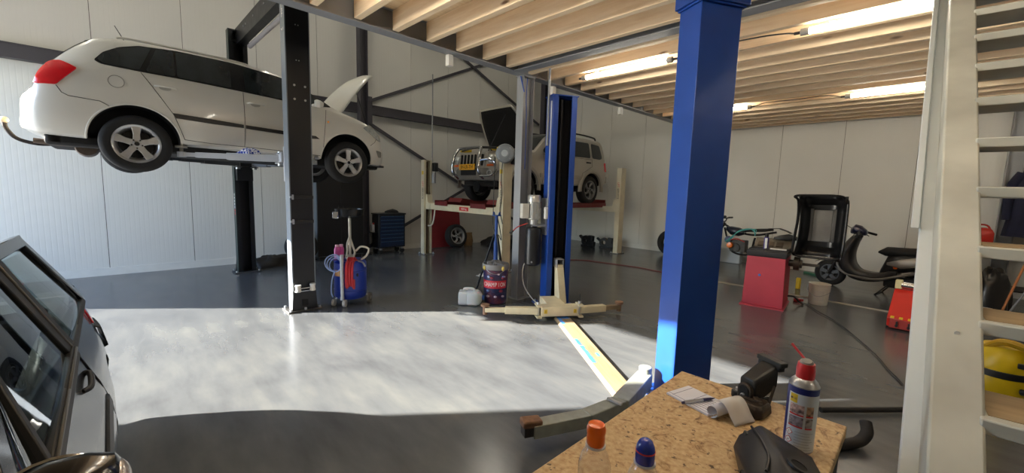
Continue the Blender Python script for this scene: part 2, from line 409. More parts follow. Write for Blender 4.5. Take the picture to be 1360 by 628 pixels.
# ------------------------------------------------------------------ LED tube lights under the joists
TUBE = bpy.data.materials.new('led_tube'); TUBE.use_nodes = True
_n = TUBE.node_tree.nodes; _b = _n['Principled BSDF']; _b.inputs['Base Color'].default_value = (.9, .9, .85, 1)
_b.inputs['Emission Color'].default_value = (*hx('fff6e4'), 1); _b.inputs['Emission Strength'].default_value = 20.
TUBEH = TUBE.copy(); TUBEH.name = 'high_bay_tube'; TUBEH.node_tree.nodes['Principled BSDF'].inputs['Emission Strength'].default_value = 48.
def tube_light(x0, x1, y, lab, tm=None):
    t = thing('tube_light', lab, 'lamp', (x0, y, 3.2), 0, 'LED tubes under the mezzanine'); l = x1-x0
    mb = MB(); mb.cyl((.05, 0, -.05), (l-.05, 0, -.05), .028, n=20); mb.build('diffuser_tube', tm or TUBE, t)
    for xa, xb in ((-.02, .05), (l-.05, l+.02)):
        mb = MB(); mb.cyl((xa, 0, -.05), (xb, 0, -.05), .032, n=20); mb.build('end_cap', mat('lamp_cap_grey', '9a9a96', .5), t, bevel=.006)
        s = -1 if xa < 0 else 1
        mb = MB(); mb.cyl((xa if s < 0 else xb, 0, -.05), ((xa if s < 0 else xb)+s*.05, 0, -.05), .014, n=10); mb.build('cable_gland', BLACKP, t)
    for xc in (.22, l-.22):
        mb = MB(); mb.bx(xc-.02, -.03, -.016, xc+.02, .03, 0); mb.build('mounting_clip', ZINC, t)
    return t
tube_light(-3.5, -2.27, 4.74, 'glowing tube lamp under the joists left of the blue column')
tube_light(-3.5, -2.27, 1.42, 'tube lamp under the joists above the sunlit floor, out of view overhead')
tube_light(-2.12, -1.15, 1.42, 'added fill-light tube under the joists left of the workbench, out of view overhead')  # unseen extra tube, added to brighten the joists and bench
tube_light(-1.0, .22, 1.42, 'tube lamp under the joists above the workbench, out of view overhead')
tube_light(1.5, 2.72, 1.42, 'tube lamp under the joists right of the stair, out of view overhead')
tube_light(1.5, 2.72, 4.74, 'tube lamp of the near row right of the stair')
tube_light(1.5, 2.72, 8.04, 'tube lamp of the far row right of the stair')
tube_light(-1.0, .22, 4.74, 'long glowing tube lamp under the joists nearest the white stair')
tube_light(-3.6, -2.36, 8.04, 'distant glowing tube lamp whose end shows right of the blue column')
tube_light(-1.05, .17, 8.04, 'glowing tube lamp of the far row left of the white stair')
for x, y, lab in ((-6.9, 2.6, 'long tube lamp high under the hall roof above the white estate car'), (-6.9, 6.4, 'long tube lamp high under the hall roof above the silver jeep'), (-6.9, -1.0, 'long tube lamp high under the hall roof near the open door')):
    t = tube_light(x-.6, x+.6, y, lab, TUBEH); t.location.z = 5.6
    for xc in (.22, .98):
        mb = MB(); mb.cyl((xc, 0, -.02), (xc, 0, HZ-5.6), .006, n=8); mb.build('hanger_rod', ZINC, t)
def ceiling_cable(pts, lab):
    mb = MB(); mb.tube(pts, .007, 6, 6); solo('lamp_cable', mb, BLACKP, lab, 'cable', 'cables between the tube lamps')
ceiling_cable([(-2.2, 4.74, 3.15), (-2.0, 4.73, 3.185), (-1.7, 4.72, 3.19), (-1.35, 4.73, 3.185), (-1.15, 4.74, 3.17), (-1.06, 4.74, 3.15)], 'black cable linking the two near tube lamps behind the blue column')
ceiling_cable([(-2.29, 8.04, 3.15), (-2.1, 8.02, 3.19), (-1.7, 8.0, 3.18), (-1.3, 8.02, 3.19), (-1.11, 8.04, 3.15)], 'black cable linking the two far tube lamps')
# ------------------------------------------------------------------ car body lofting
def pchip(keys):
    xs = [k[0] for k in keys]; ys = [k[1] for k in keys]; n = len(xs)
    h = [xs[i+1]-xs[i] for i in range(n-1)]; d = [(ys[i+1]-ys[i])/h[i] for i in range(n-1)]
    m = [0.]*n; m[0] = d[0]; m[-1] = d[-1]
    for i in range(1, n-1):
        if d[i-1]*d[i] > 0:
            w1 = 2*h[i]+h[i-1]; w2 = h[i]+2*h[i-1]; m[i] = (w1+w2)/(w1/d[i-1]+w2/d[i])
    def f(x):
        if x <= xs[0]: return ys[0]
        if x >= xs[-1]: return ys[-1]
        i = max(j for j in range(n-1) if xs[j] <= x); t = (x-xs[i])/h[i]
        return ((1+2*t)*(1-t)**2*ys[i]+t*(1-t)**2*h[i]*m[i]+t*t*(3-2*t)*ys[i+1]+t*t*(t-1)*h[i]*m[i+1])
    return f
class CarShape:
    """local frame: x forward from the rear axle, y left, z up from the tyre bottom"""
    def __init__(s, top, belt, sill, width, roofw, mid=.55, low=.06, high=.05, crown=.05):
        s.T, s.B, s.S, s.W, s.R = map(pchip, (top, belt, sill, width, roofw)); s.mid, s.low, s.high = mid, low, high
        s.crown = pchip(crown) if isinstance(crown, list) else (lambda x: crown)
        s.x0, s.x1 = top[0][0], top[-1][0]
    def pars(s, x):
        T_ = s.T(x); S = s.S(x); B = min(s.B(x), T_-.03); c = min(s.crown(x), max(.012, (T_-B)*.6)); W = s.W(x)
        zm = min(max(s.mid, S+.1), B-.05) if B-.05 > S+.1 else (S+B)/2
        yb = W-s.high; up = max(0., min(1., (T_-c-B)/.12)); R = s.R(x); R = yb-.015+(R-yb+.015)*up if T_-c-B < .12 else R
        return T_, S, B, c, W, zm, yb, min(R, yb-.004)
    def y(s, x, z):
        T_, S, B, c, W, zm, yb, R = s.pars(x); ze = T_-c
        if z <= zm: return W-s.low*((zm-z)/max(.05, zm-S))**2
        if z <= B: return W-s.high*((z-zm)/max(.02, B-zm))**2.2
        if z <= ze:
            t = (z-B)/max(.01, ze-B); return yb+(R-yb)*(t*.85+.15*t*t)
        t = min(1., (z-ze)/c); return R*math.sqrt(max(0, 1-t*t))
    def ring(s, x, nl=5, nh=6, nu=7, nr=8):
        T_, S, B, c, W, zm, yb, R = s.pars(x); ze = T_-c; P = [(0., S), (W*.55, S), (W-s.low-.05, S)]
        for i in range(nl): z = S+.015+(zm-S-.015)*i/nl; P.append((s.y(x, z), z))
        for i in range(nh): z = zm+(B-zm)*i/nh; P.append((s.y(x, z), z))
        for i in range(nu): z = B+(ze-B)*i/nu; P.append((s.y(x, z), z))
        for i in range(nr): a = PI/2*i/nr; P.append((R*math.cos(a), ze+c*math.sin(a)))
        P.append((0., T_)); return P
    def stations(s, step=.06, extra=()):
        n = int((s.x1-s.x0)/step); X = {round(s.x0+(s.x1-s.x0)*i/n, 4) for i in range(n+1)} | {round(e, 4) for e in extra}
        return sorted(X)
    def body(s, name, mats, parent, wells=(), extra=(), top_dark=None, step=.06):
        mb = MB(); rings = []; X = s.stations(step, extra)
        for x in X:
            P = s.ring(x); rings.append([(x, -y, z) for y, z in P]+[(x, y, z) for y, z in P[-2:0:-1]])
        R = mb.grid(rings, True)
        for rg in (R[0], R[-1]):                      # close the ends through an inner ring, then a fan
            mb.f(rg)
        bmesh.ops.recalc_face_normals(mb.bm, faces=mb.bm.faces)
        if top_dark:
            xa, xb, hw = top_dark
            for q in mb.bm.faces:
                c = q.calc_center_median()
                if xa < c.x < xb and abs(c.y) < hw(c.x) and q.normal.z > .5: q.material_index = 2
        o = mb.build(name, mats, parent, sharp=50, recalc=False)
        if wells:
            cut = MB()
            for (x, z, r, ya) in wells:
                for sd in (-1, 1): cut.cyl((x, sd*ya, z), (x, sd*2, z), r, n=48)
            bmesh.ops.recalc_face_normals(cut.bm, faces=cut.bm.faces)
            cu = cut.build('cutter_tmp', mats[1], recalc=False, sharp=None)
            if parent is not None: cu.parent = parent
            md = o.modifiers.new('b', 'BOOLEAN'); md.operation = 'DIFFERENCE'; md.object = cu; md.solver = 'EXACT'
            dg = bpy.context.evaluated_depsgraph_get(); dg.update()
            me = bpy.data.meshes.new_from_object(o.evaluated_get(dg)); o.modifiers.clear(); old = o.data; o.data = me; me.name = name
            me.materials.clear()
            for q in mats: me.materials.append(q)
            for p in me.polygons:
                c = p.center
                for (x, z, r, ya) in wells:
                    d = math.hypot(c.x-x, c.z-z)
                    vr = [math.hypot(me.vertices[i].co.x-x, me.vertices[i].co.z-z) for i in p.vertices]
                    if all(abs(q-r) < .003 for q in vr) or (d < r and abs(abs(c.y)-ya) < .002): p.material_index = 1
            me.set_sharp_from_angle(angle=math.radians(50))
            cm = cu.data; bpy.data.objects.remove(cu); bpy.data.meshes.remove(cm); bpy.data.meshes.remove(old)
        return o
    def drape(s, mb, poly, side=-1, off=.004, cell=.05, thick=0.):
        """lay an (x,z) polygon on the body side; side -1 right, 1 left"""
        b = bmesh.new(); vs = [b.verts.new((x, 0, z)) for x, z in poly]; b.faces.new(vs)
        xs = [p[0] for p in poly]; zs = [p[1] for p in poly]
        for lo, hi, nrm in ((min(xs), max(xs), (1, 0, 0)), (min(zs), max(zs), (0, 0, 1))):
            k = max(1, int((hi-lo)/cell))
            for i in range(1, k):
                q = lo+(hi-lo)*i/k; co = (q, 0, 0) if nrm[0] else (0, 0, q)
                bmesh.ops.bisect_plane(b, geom=b.verts[:]+b.edges[:]+b.faces[:], plane_co=co, plane_no=nrm)
        bmesh.ops.triangulate(b, faces=b.faces[:])
        vm = {}; vn = {}
        for v in b.verts:
            x, z = v.co.x, v.co.z; y = s.y(x, z)
            e = .01; n = Vector((-(s.y(x+e, z)-s.y(x-e, z))/(2*e), 1, -(s.y(x, z+e)-s.y(x, z-e))/(2*e)))
            if n.length > 4: n = n/n.length*4
            n = n.normalized(); p = Vector((x, y, z))+n*(off+thick); vm[v] = mb.v((p.x, side*p.y, p.z))
            if thick: p2 = Vector((x, y, z))-n*.004; vn[v] = mb.v((p2.x, side*p2.y, p2.z))
        for q in b.faces:
            mb.f([vm[v] for v in q.verts])
        if thick:
            for e_ in b.edges:
                if len(e_.link_faces) == 1:
                    a, c = e_.verts; mb.f([vm[a], vm[c], vn[c], vn[a]])
        b.free(); return mb
    def seam(s, mb, pts, side=-1, r=.004, off=.0):
        P = []
        for (a, b) in zip(pts[:-1], pts[1:]):
            n = max(2, int(math.dist(a, b)/.04))
            for i in range(n): P.append((a[0]+(b[0]-a[0])*i/n, a[1]+(b[1]-a[1])*i/n))
        P.append(pts[-1])
        return mb.tube([(x, side*(s.y(x, z)+off), z) for x, z in P], r, 5)
    def over(s, mb, xa, xb, ymax, off=.005, n=10, m=12):
        """pane laid over the top surface between two stations"""
        rows = []
        for i in range(n+1):
            x = xa+(xb-xa)*i/n; row = []
            for j in range(m+1):
                y = ymax(x)*(-1+2*j/m); row.append(s.top(x, y, off))
            rows.append(row)
        mb.grid(rows); return mb
    def top(s, x, y, off=0.):
        def z_(x, y):
            T_, S, B, c, W, zm, yb, R = s.pars(x); a = min(.999, abs(y)/R); return T_-c+c*math.sqrt(1-a*a)
        e = .01; n = Vector((-(z_(x+e, y)-z_(x-e, y))/(2*e), -(z_(x, y+e)-z_(x, y-e))/(2*e), 1)).normalized()
        p = Vector((x, y, z_(x, y)))+n*off; return (p.x, p.y, p.z)
def rpoly(poly, r=.03, n=4):
    out = []; m = len(poly)
    for i in range(m):
        p = Vector(poly[i]).to_2d() if len(poly[i]) > 2 else Vector(poly[i]); a = Vector(poly[i-1]); b = Vector(poly[(i+1) % m])
        da = (a-p); db = (b-p); ra = min(r, da.length*.45); rb = min(r, db.length*.45)
        q0 = p+da.normalized()*ra; q1 = p+db.normalized()*rb
        for k in range(n+1):
            t = k/n; out.append(tuple(q0*(1-t)**2+p*2*t*(1-t)+q1*t*t))
    return out
TYRE = mat('tyre_rubber', '1b1b1c', .8, 0, .15, 25, bump=.2)
ALLOY = mat('alloy_rim', 'b9babb', .3, .75, .1, 15)
ALLOYD = mat('dark_brake_parts', '2b2a29', .6, .4, .2, 15)
TINT = mat('dark_tinted_glass', '2a3032', .07, 0, .65, 5, spec=.6, stretch=(1, 1, .4))
CARWHITE = mat('white_car_paint', 'd9d7cf', .3, 0, .05, 2, coat=.4)
WELL = mat('wheel_well_black', '0d0d0e', .85, 0, .1, 10)
def wheel(parent, p, R, rr, w, side, spokes=5, style='five', rim_m=None, name='wheel'):
    """tyre with a rim child; axis along y, outer face towards side"""
    rim_m = rim_m or ALLOY
    Mx = T(p) @ (RX(-PI/2) if side > 0 else RX(PI/2))          # local z -> outward
    mb = MB(); h = w/2
    mb.lathe([(rr-.012, -h*.75), (rr+.012, -h*.92), (R*.86, -h), (R*.965, -h*.86), (R, -h*.62), (R, h*.62), (R*.965, h*.86), (R*.86, h), (rr+.012, h*.92), (rr-.012, h*.75), (rr-.012, -h*.75)], 44, Mx)
    for i in range(4):
        z = h*(-.45+.3*i); mb.lathe([(R-.002, z-.006), (R+.003, z), (R-.002, z+.006)], 44, Mx)
    ty = mb.build(name, TYRE, parent, sharp=45)
    mb = MB(); mb.lathe([(rr-.012, -h*.7), (rr-.03, -h*.5), (rr-.045, 0), (rr-.03, h*.5), (rr-.01, h*.78), (rr+.006, h*.86), (rr+.002, h*.92), (rr-.018, h*.84), (rr-.035, h*.6), (rr-.052, 0), (rr-.04, -h*.6), (rr-.012, -h*.7)], 40, Mx)
    ri = mb.build('rim', rim_m, ty, sharp=50)
    mb = MB(); mb.lathe([(0, -h*.2), (rr*.72, -h*.2), (rr*.72, -h*.1), (rr*.3, -h*.1), (rr*.3, h*.1), (0, h*.1)], 32, Mx); mb.build('brake_disc', ALLOYD, ty)
    for i in range(spokes):
        a = 2*PI*i/spokes+PI/2; mb = MB(); Ms = Mx @ RZ(a); zo = h*.62
        if style == 'twist':
            for dz in (0,):
                ctl = [(.05, 0), (rr*.45, .045), (rr*.8, .02), (rr*.97, -.05)]
                L_ = catmull([(x, y+.024*(1-x/rr*.3), 0) for x, y in ctl], 5); R_ = catmull([(x, y-.024*(1+x/rr*.3), 0) for x, y in ctl], 5)
                mb.prism([(v.x, v.y) for v in R_]+[(v.x, v.y) for v in L_[::-1]], .03, Ms @ T((0, 0, zo-.02)))
        else:
            mb.prism([(.035, -.034), (rr*.5, -.03), (rr*.86, -.042), (rr*.97, -.058), (rr*.97, .058), (rr*.86, .042), (rr*.5, .03), (.035, .034)], .032, Ms @ T((0, 0, zo-.012)))
        mb.build('spoke', rim_m, ty, bevel=.006)
    mb = MB(); mb.lathe([(0, zo+.034), (.028, zo+.032), (.034, zo+.022), (.06, zo+.012), (.062, zo-.03), (0, zo-.03)], 24, Mx); mb.build('hub', rim_m, ty)
    for i in range(5):
        a = 2*PI*(i+.5)/5+PI/2; mb = MB(); mb.cyl((.047*math.cos(a), .047*math.sin(a), zo+.004), (.047*math.cos(a), .047*math.sin(a), zo+.022), .009, n=6); mb.xf(Mx); mb.build('wheel_bolt', ALLOYD, ty)
    mb = MB(); mb.cyl((0, 0, zo+.03), (0, 0, zo+.036), .022, n=20); mb.xf(Mx); mb.build('hub_badge', ALLOYD, ty)
    return ty
# ------------------------------------------------------------------ white estate car on the black lift
SKODA = CarShape(
 top=[(-.86,.56),(-.85,.66),(-.825,.73),(-.77,.78),(-.735,.82),(-.70,.95),(-.62,1.09),(-.46,1.29),(-.34,1.40),(-.27,1.445),(-.1,1.475),(.5,1.50),(1.0,1.495),(1.45,1.455),(1.75,1.35),(2.0,1.22),(2.17,1.115),(2.3,1.065),(2.7,.955),(2.92,.83),(3.02,.72),(3.075,.60),(3.09,.48)],
 belt=[(-.86,.50),(-.77,.70),(-.7,.90),(-.55,1.0),(-.3,1.08),(.3,1.095),(1,1.07),(2,1.04),(2.2,1.0),(2.4,.97),(2.9,.77),(3.09,.42)],
 sill=[(-.86,.40),(-.7,.34),(-.3,.33),(.4,.34),(2.6,.31),(2.9,.30),(3.09,.33)],
 width=[(-.86,.46),(-.84,.58),(-.78,.69),(-.68,.75),(-.45,.785),(0,.80),(1,.81),(2.3,.80),(2.6,.775),(2.8,.73),(2.95,.64),(3.04,.52),(3.09,.34)],
 roofw=[(-.7,.66),(-.5,.62),(-.27,.57),(0,.58),(1,.60),(1.5,.585),(1.9,.63),(2.17,.69),(2.6,.68),(2.9,.58),(3.09,.3)],
 crown=[(-.86,.03),(-.7,.05),(-.2,.05),(1.5,.05),(2.1,.045),(2.8,.04),(3.09,.02)])
def car_estate():
    S = SKODA
    t = thing('estate_car', 'white estate car with raised bonnet lifted high on the black two-post lift', 'car', (-7.0, .253, 1.678))
    t.rotation_euler = Euler((0, math.atan(.0203), PI/2), 'XYZ')
    PAINT = CARWHITE; BAY = mat('engine_bay', '26272a', .6, .2, .4, 14, bump=.3)
    body = S.body('body', [PAINT, WELL, BAY], t, [(0, .335, .388, .50), (2.357, .34, .388, .50)], extra=[-.85, -.84, -.815, -.79, -.75, -.72, 3.03, 3.05, 3.07, 3.085], top_dark=(2.24, 2.93, lambda x: S.pars(x)[7]-.05))
    # glazing: black surround, then the panes
    for sd in (-1, 1):
        mb = MB(); S.drape(mb, rpoly([(-.305, 1.14), (-.233, 1.25), (-.11, 1.34), (.06, 1.405), (.384, 1.435), (.913, 1.437), (1.5, 1.385), (1.80, 1.285), (2.02, 1.165), (2.13, 1.083), (1.825, 1.04), (1.045, 1.073), (.43, 1.093), (.06, 1.096), (-.25, 1.108)], .02, 2), sd, .003)
        mb.build('window_surround', mat('gloss_black_trim', '101113', .2, 0, .1, 5), t)
        for nm, poly in (('quarter_window', [(-.285, 1.155), (-.225, 1.24), (-.105, 1.325), (.06, 1.388), (.165, 1.405), (.05, 1.112), (-.23, 1.12)]),
                         ('rear_door_window', [(.205, 1.405), (.355, 1.42), (.355, 1.105), (.10, 1.11)]),
                         ('rear_door_window', [(.375, 1.42), (.74, 1.428), (.90, 1.425), (.90, 1.093), (.72, 1.1), (.375, 1.105)]),
                         ('front_door_window', [(1.04, 1.415), (1.46, 1.37), (1.76, 1.275), (1.90, 1.19), (1.90, 1.058), (1.5, 1.066), (1.05, 1.086)])):
            mb = MB(); S.drape(mb, rpoly(poly, .025, 2), sd, .007); mb.build(nm, TINT, t)
        mb = MB(); S.drape(mb, [(.316, .688), (.686, .677), (1.009, .660), (1.009, .620), (.683, .622), (.345, .636)], sd, .002, thick=.014); mb.build('side_moulding', BLACKP, t)
        mb = MB(); S.drape(mb, [(1.033, .659), (1.472, .648), (1.88, .634), (1.93, .600), (1.837, .592), (1.47, .602), (1.033, .617)], sd, .002, thick=.014); mb.build('side_moulding', BLACKP, t)
        for x, z in ((.17, .964), (1.06, .94)):
            mb = MB(); yv = S.y(x+.09, z)
            mb.tube([(x, sd*(yv-.004), z), (x+.025, sd*(yv+.028), z+.004), (x+.10, sd*(yv+.034), z+.008), (x+.165, sd*(yv+.026), z+.008), (x+.19, sd*(yv-.004), z+.006)], .011, 8, 4); mb.build('door_handle', PAINT, t)
            mb = MB(); S.drape(mb, [(x+.09+.055*math.cos(a), z-.006+.026*math.sin(a)) for a in [2*PI*i/16 for i in range(16)]], sd, .0015); mb.build('handle_recess_shade', mat('recess_shade_grey', 'a9a7a0', .5), t)  # flat grey oval paints the shade of the hollow behind the handle
        mb = MB()
        for pts in ([(.06, 1.09), (.148, .957), (.328, .668), (.42, .404)], [(1.02, 1.07), (1.026, .711), (1.022, .395)], [(2.04, 1.03), (2.02, .828), (1.975, .36)], [(.42, .404), (.675, .39), (1.019, .39), (1.467, .385), (1.97, .37)],
                    [(-.582, .823), (-.545, .755), (-.50, .73), (-.274, .716), (-.20, .674)], [(2.72, .60), (2.80, .66), (2.86, .74)]):
            S.seam(mb, pts, sd, .0035)
        mb.build('panel_seam', BLACKINK, t)
        mb = MB(); S.drape(mb, rpoly([(-.728, .815), (-.692, .93), (-.645, 1.02), (-.60, 1.065), (-.54, 1.078), (-.425, 1.022), (-.50, .93), (-.58, .828)], .015, 3), sd, .004, .02, thick=.010); tl = mb.build('tail_lamp', TAIL, t)
        mb = MB(); rows = []
        for i in range(9):
            x = -.728+.093*i/8; R_ = S.pars(x)[7]; rows.append([S.top(x, sd*R_*(.55+.44*j/8), .006) for j in range(9)])
        mb.grid(rows); mb.build('tail_lamp_rear', TAIL, tl)
        mb = MB(); S.drape(mb, rpoly([(2.60, .86), (2.72, .92), (2.80, .88), (2.93, .76), (2.96, .69), (2.86, .70), (2.74, .77)], .02, 3), sd, .004, .03, thick=.008); mb.build('headlamp', mat('headlamp_lens', 'c9ccc9', .08, .3, .25, 25, coat=.6), t)
        mb = MB(); S.drape(mb, rpoly([(2.82, .54), (2.95, .53), (2.96, .44), (2.88, .435)], .02, 3), sd, .004, .03); mb.build('fog_lamp', mat('fog_lens', '9c9d99', .15, .4, .3, 20), t)
        mb = MB(); mb.tube([(1.86, sd*.74, 1.06), (1.90, sd*.82, 1.07)], .025, 8)
        mb.loft([[(x, sd*y, z) for x, y, z in rg] for rg in [[(1.86, .80, 1.04), (1.86, .86, 1.03), (1.86, .88, 1.10), (1.86, .81, 1.13)], [(1.90, .79, 1.03), (1.91, .90, 1.02), (1.91, .91, 1.12), (1.90, .80, 1.15)], [(1.96, .80, 1.05), (1.97, .87, 1.05), (1.97, .88, 1.10), (1.96, .81, 1.11)]]])
        mb.build('door_mirror', PAINT, t, bevel=.012)
        ym = S.y(2.1, .62); 
        wheel(t, (0, sd*.715, .306), .306, .205, .19, sd); wheel(t, (2.357, sd*.715, .306), .306, .205, .19, sd)
        for cx, cz, r in ((0, .335, .392), (2.357, .34, .392)):
            mb = MB(); a0, a1 = (-.02, PI+.02); P = []
            for i in range(33):
                a = a0+(a1-a0)*i/32; x, z = cx+r*math.cos(a), cz+r*math.sin(a); P.append((x, sd*(S.y(x, z)-.001), z))
            mb.tube(P, .010, 6); mb.build('wheel_arch_lip', PAINT, t)
    mb = MB(); S.drape(mb, [(-.142+.062*math.cos(a), .947+.062*math.sin(a)) for a in [2*PI*i/28 for i in range(28)]], -1, .003); cp = mb.build('fuel_flap', PAINT, t)
    mb = MB(); S.seam(mb, [(-.142+.063*math.cos(a), .947+.063*math.sin(a)) for a in [2*PI*i/28 for i in range(29)]], -1, .003, .002); mb.build('flap_gap', mat('grey_gap', '77746c', .6), cp)
    mb = MB(); mb.ball((2.06, -S.y(2.06, .86)-.003, .86), .016, 10); mb.build('side_repeater', mat('amber_lamp', 'd9822a', .2), t)
    # hatch glass, windscreen, spoiler, aerial
    mb = MB(); S.over(mb, -.67, -.33, lambda x: S.pars(x)[7]*.992, .004); mb.build('rear_window', TINT, t)
    mb = MB(); S.over(mb, 1.50, 2.13, lambda x: S.pars(x)[7]*.90, .004); mb.build('windscreen', TINT, t)
    mb = MB(); rows = []
    for j in range(13):
        y = -.50+1.0*j/12; s_ = 1-(abs(y)/.5)**4*.4
        rows.append([(-.20, y, 1.465), (-.33, y, 1.445*s_+1.385*(1-s_)), (-.39, y, 1.415*s_+1.365*(1-s_)), (-.38, y, 1.39*s_+1.35*(1-s_)), (-.26, y, 1.40)])
    mb.grid(rows, True); mb.xf(T((.02, 0, -.028))); mb.build('roof_spoiler', PAINT, t)
    mb = MB(); mb.cyl((.02, 0, 1.47), (.0, 0, 1.50), .022, .014, 12); mb.cyl((.0, 0, 1.49), (-.12, 0, 1.72), .006, .004, 8); mb.build('roof_aerial', BLACKP, t)
    for sd in (-1, 1):
        mb = MB(); mb.tube([(-.12, sd*.53, 1.445), (-.05, sd*.535, 1.470), (.5, sd*.545, 1.482), (1.05, sd*.555, 1.472), (1.15, sd*.555, 1.44)], .013, 8, 5); mb.build('roof_rail', PAINT, t)
    # raised bonnet, hinged at the windscreen
    a = math.radians(57); Mh = T((2.27, 0, 1.05)) @ RY(-a); mb = MB(); rows = []
    for i in range(11):
        u = .86*i/10; hw = .66-.10*(i/10)**2.5; rows.append([(u, hw*(-1+2*j/16), .035*(1-(abs(-1+2*j/16))**3)-.08*(i/10)**3-.03*(abs(-1+2*j/16))**6) for j in range(17)])
    mb.grid(rows); mb.xf(Mh); hd = mb.build('bonnet', PAINT, t, solid=.022)
    mb = MB(); mb.cyl((2.82, -.50, .80), (2.60, -.50, 1.42), .007, n=8); mb.build('bonnet_stay', BLACKP, t)
    for y, r in ((-.2, .1), (.15, .13)):
        mb = MB(); mb.bx(2.42, y-r, .90, 2.72, y+r, 1.0); mb.build('engine_cover', BLACKP, t, bevel=.03)
    # front grille and bumper intake, number plate rear
    mb = MB(); mb.loft([[(3.04, -.32, .70), (3.04, .32, .70), (3.075, .30, .60), (3.075, -.30, .60)], [(3.06, -.32, .71), (3.06, .32, .71), (3.10, .30, .60), (3.10, -.30, .60)]]); mb.build('grille', BLACKP, t)
    mb = MB(); mb.bx(-.865, -.26, .52, -.85, .26, .63); mb.build('rear_number_plate', YELLOWP, t)
    # underbody, tow bar, lower valance
    mb = MB(); mb.bx(-.70, -.55, .24, 2.95, .55, .36); mb.build('underbody', mat('underbody_black', '1d1c1b', .8, .1, .3, 12, bump=.3), t, bevel=.03)
    mb = MB(); mb.bar((2.75, -.6, .305), (3.07, -.42, .305), .10, .03); mb.bar((2.75, .6, .305), (3.07, .42, .305), .10, .03); mb.bx(3.0, -.45, .29, 3.09, .45, .32); mb.build('bumper_lip', BLACKP, t)
    mb = MB(); mb.bar((-.62, -.55, .30), (-.62, .55, .30), .07, .07); mb.tube([(-.60, 0, .28), (-.78, 0, .26), (-.93, 0, .30), (-1.0, 0, .40), (-1.01, 0, .46)], .020, 10, 5); mb.bar((-.75, -.12, .30), (-.75, .12, .30), .06, .02); tb = mb.build('tow_bar', mat('rusty_black_steel', '2f2723', .7, .4, .3, 20), t)
    mb = MB(); mb.ball((-1.01, 0, .485), .034, 16); mb.build('tow_ball', mat('cream_ball_cap', 'cdb899', .5), tb)
    mb = MB(); mb.tube([(-.45, -.42, .27), (-.6, -.44, .26), (-.78, -.44, .27)], .028, 12); mb.lathe([(0, -.2), (.09, -.2), (.1, -.15), (.1, .15), (.09, .2), (0, .2)], 20, T((-.40, -.1, .25)) @ RX(PI/2)); mb.build('exhaust', mat('exhaust_steel', '6c5f55', .5, .6, .3, 15), t)
    return t
TAIL = mat('red_tail_lens', 'd21420', .12, 0, .2, 6, coat=.6)
car_estate()
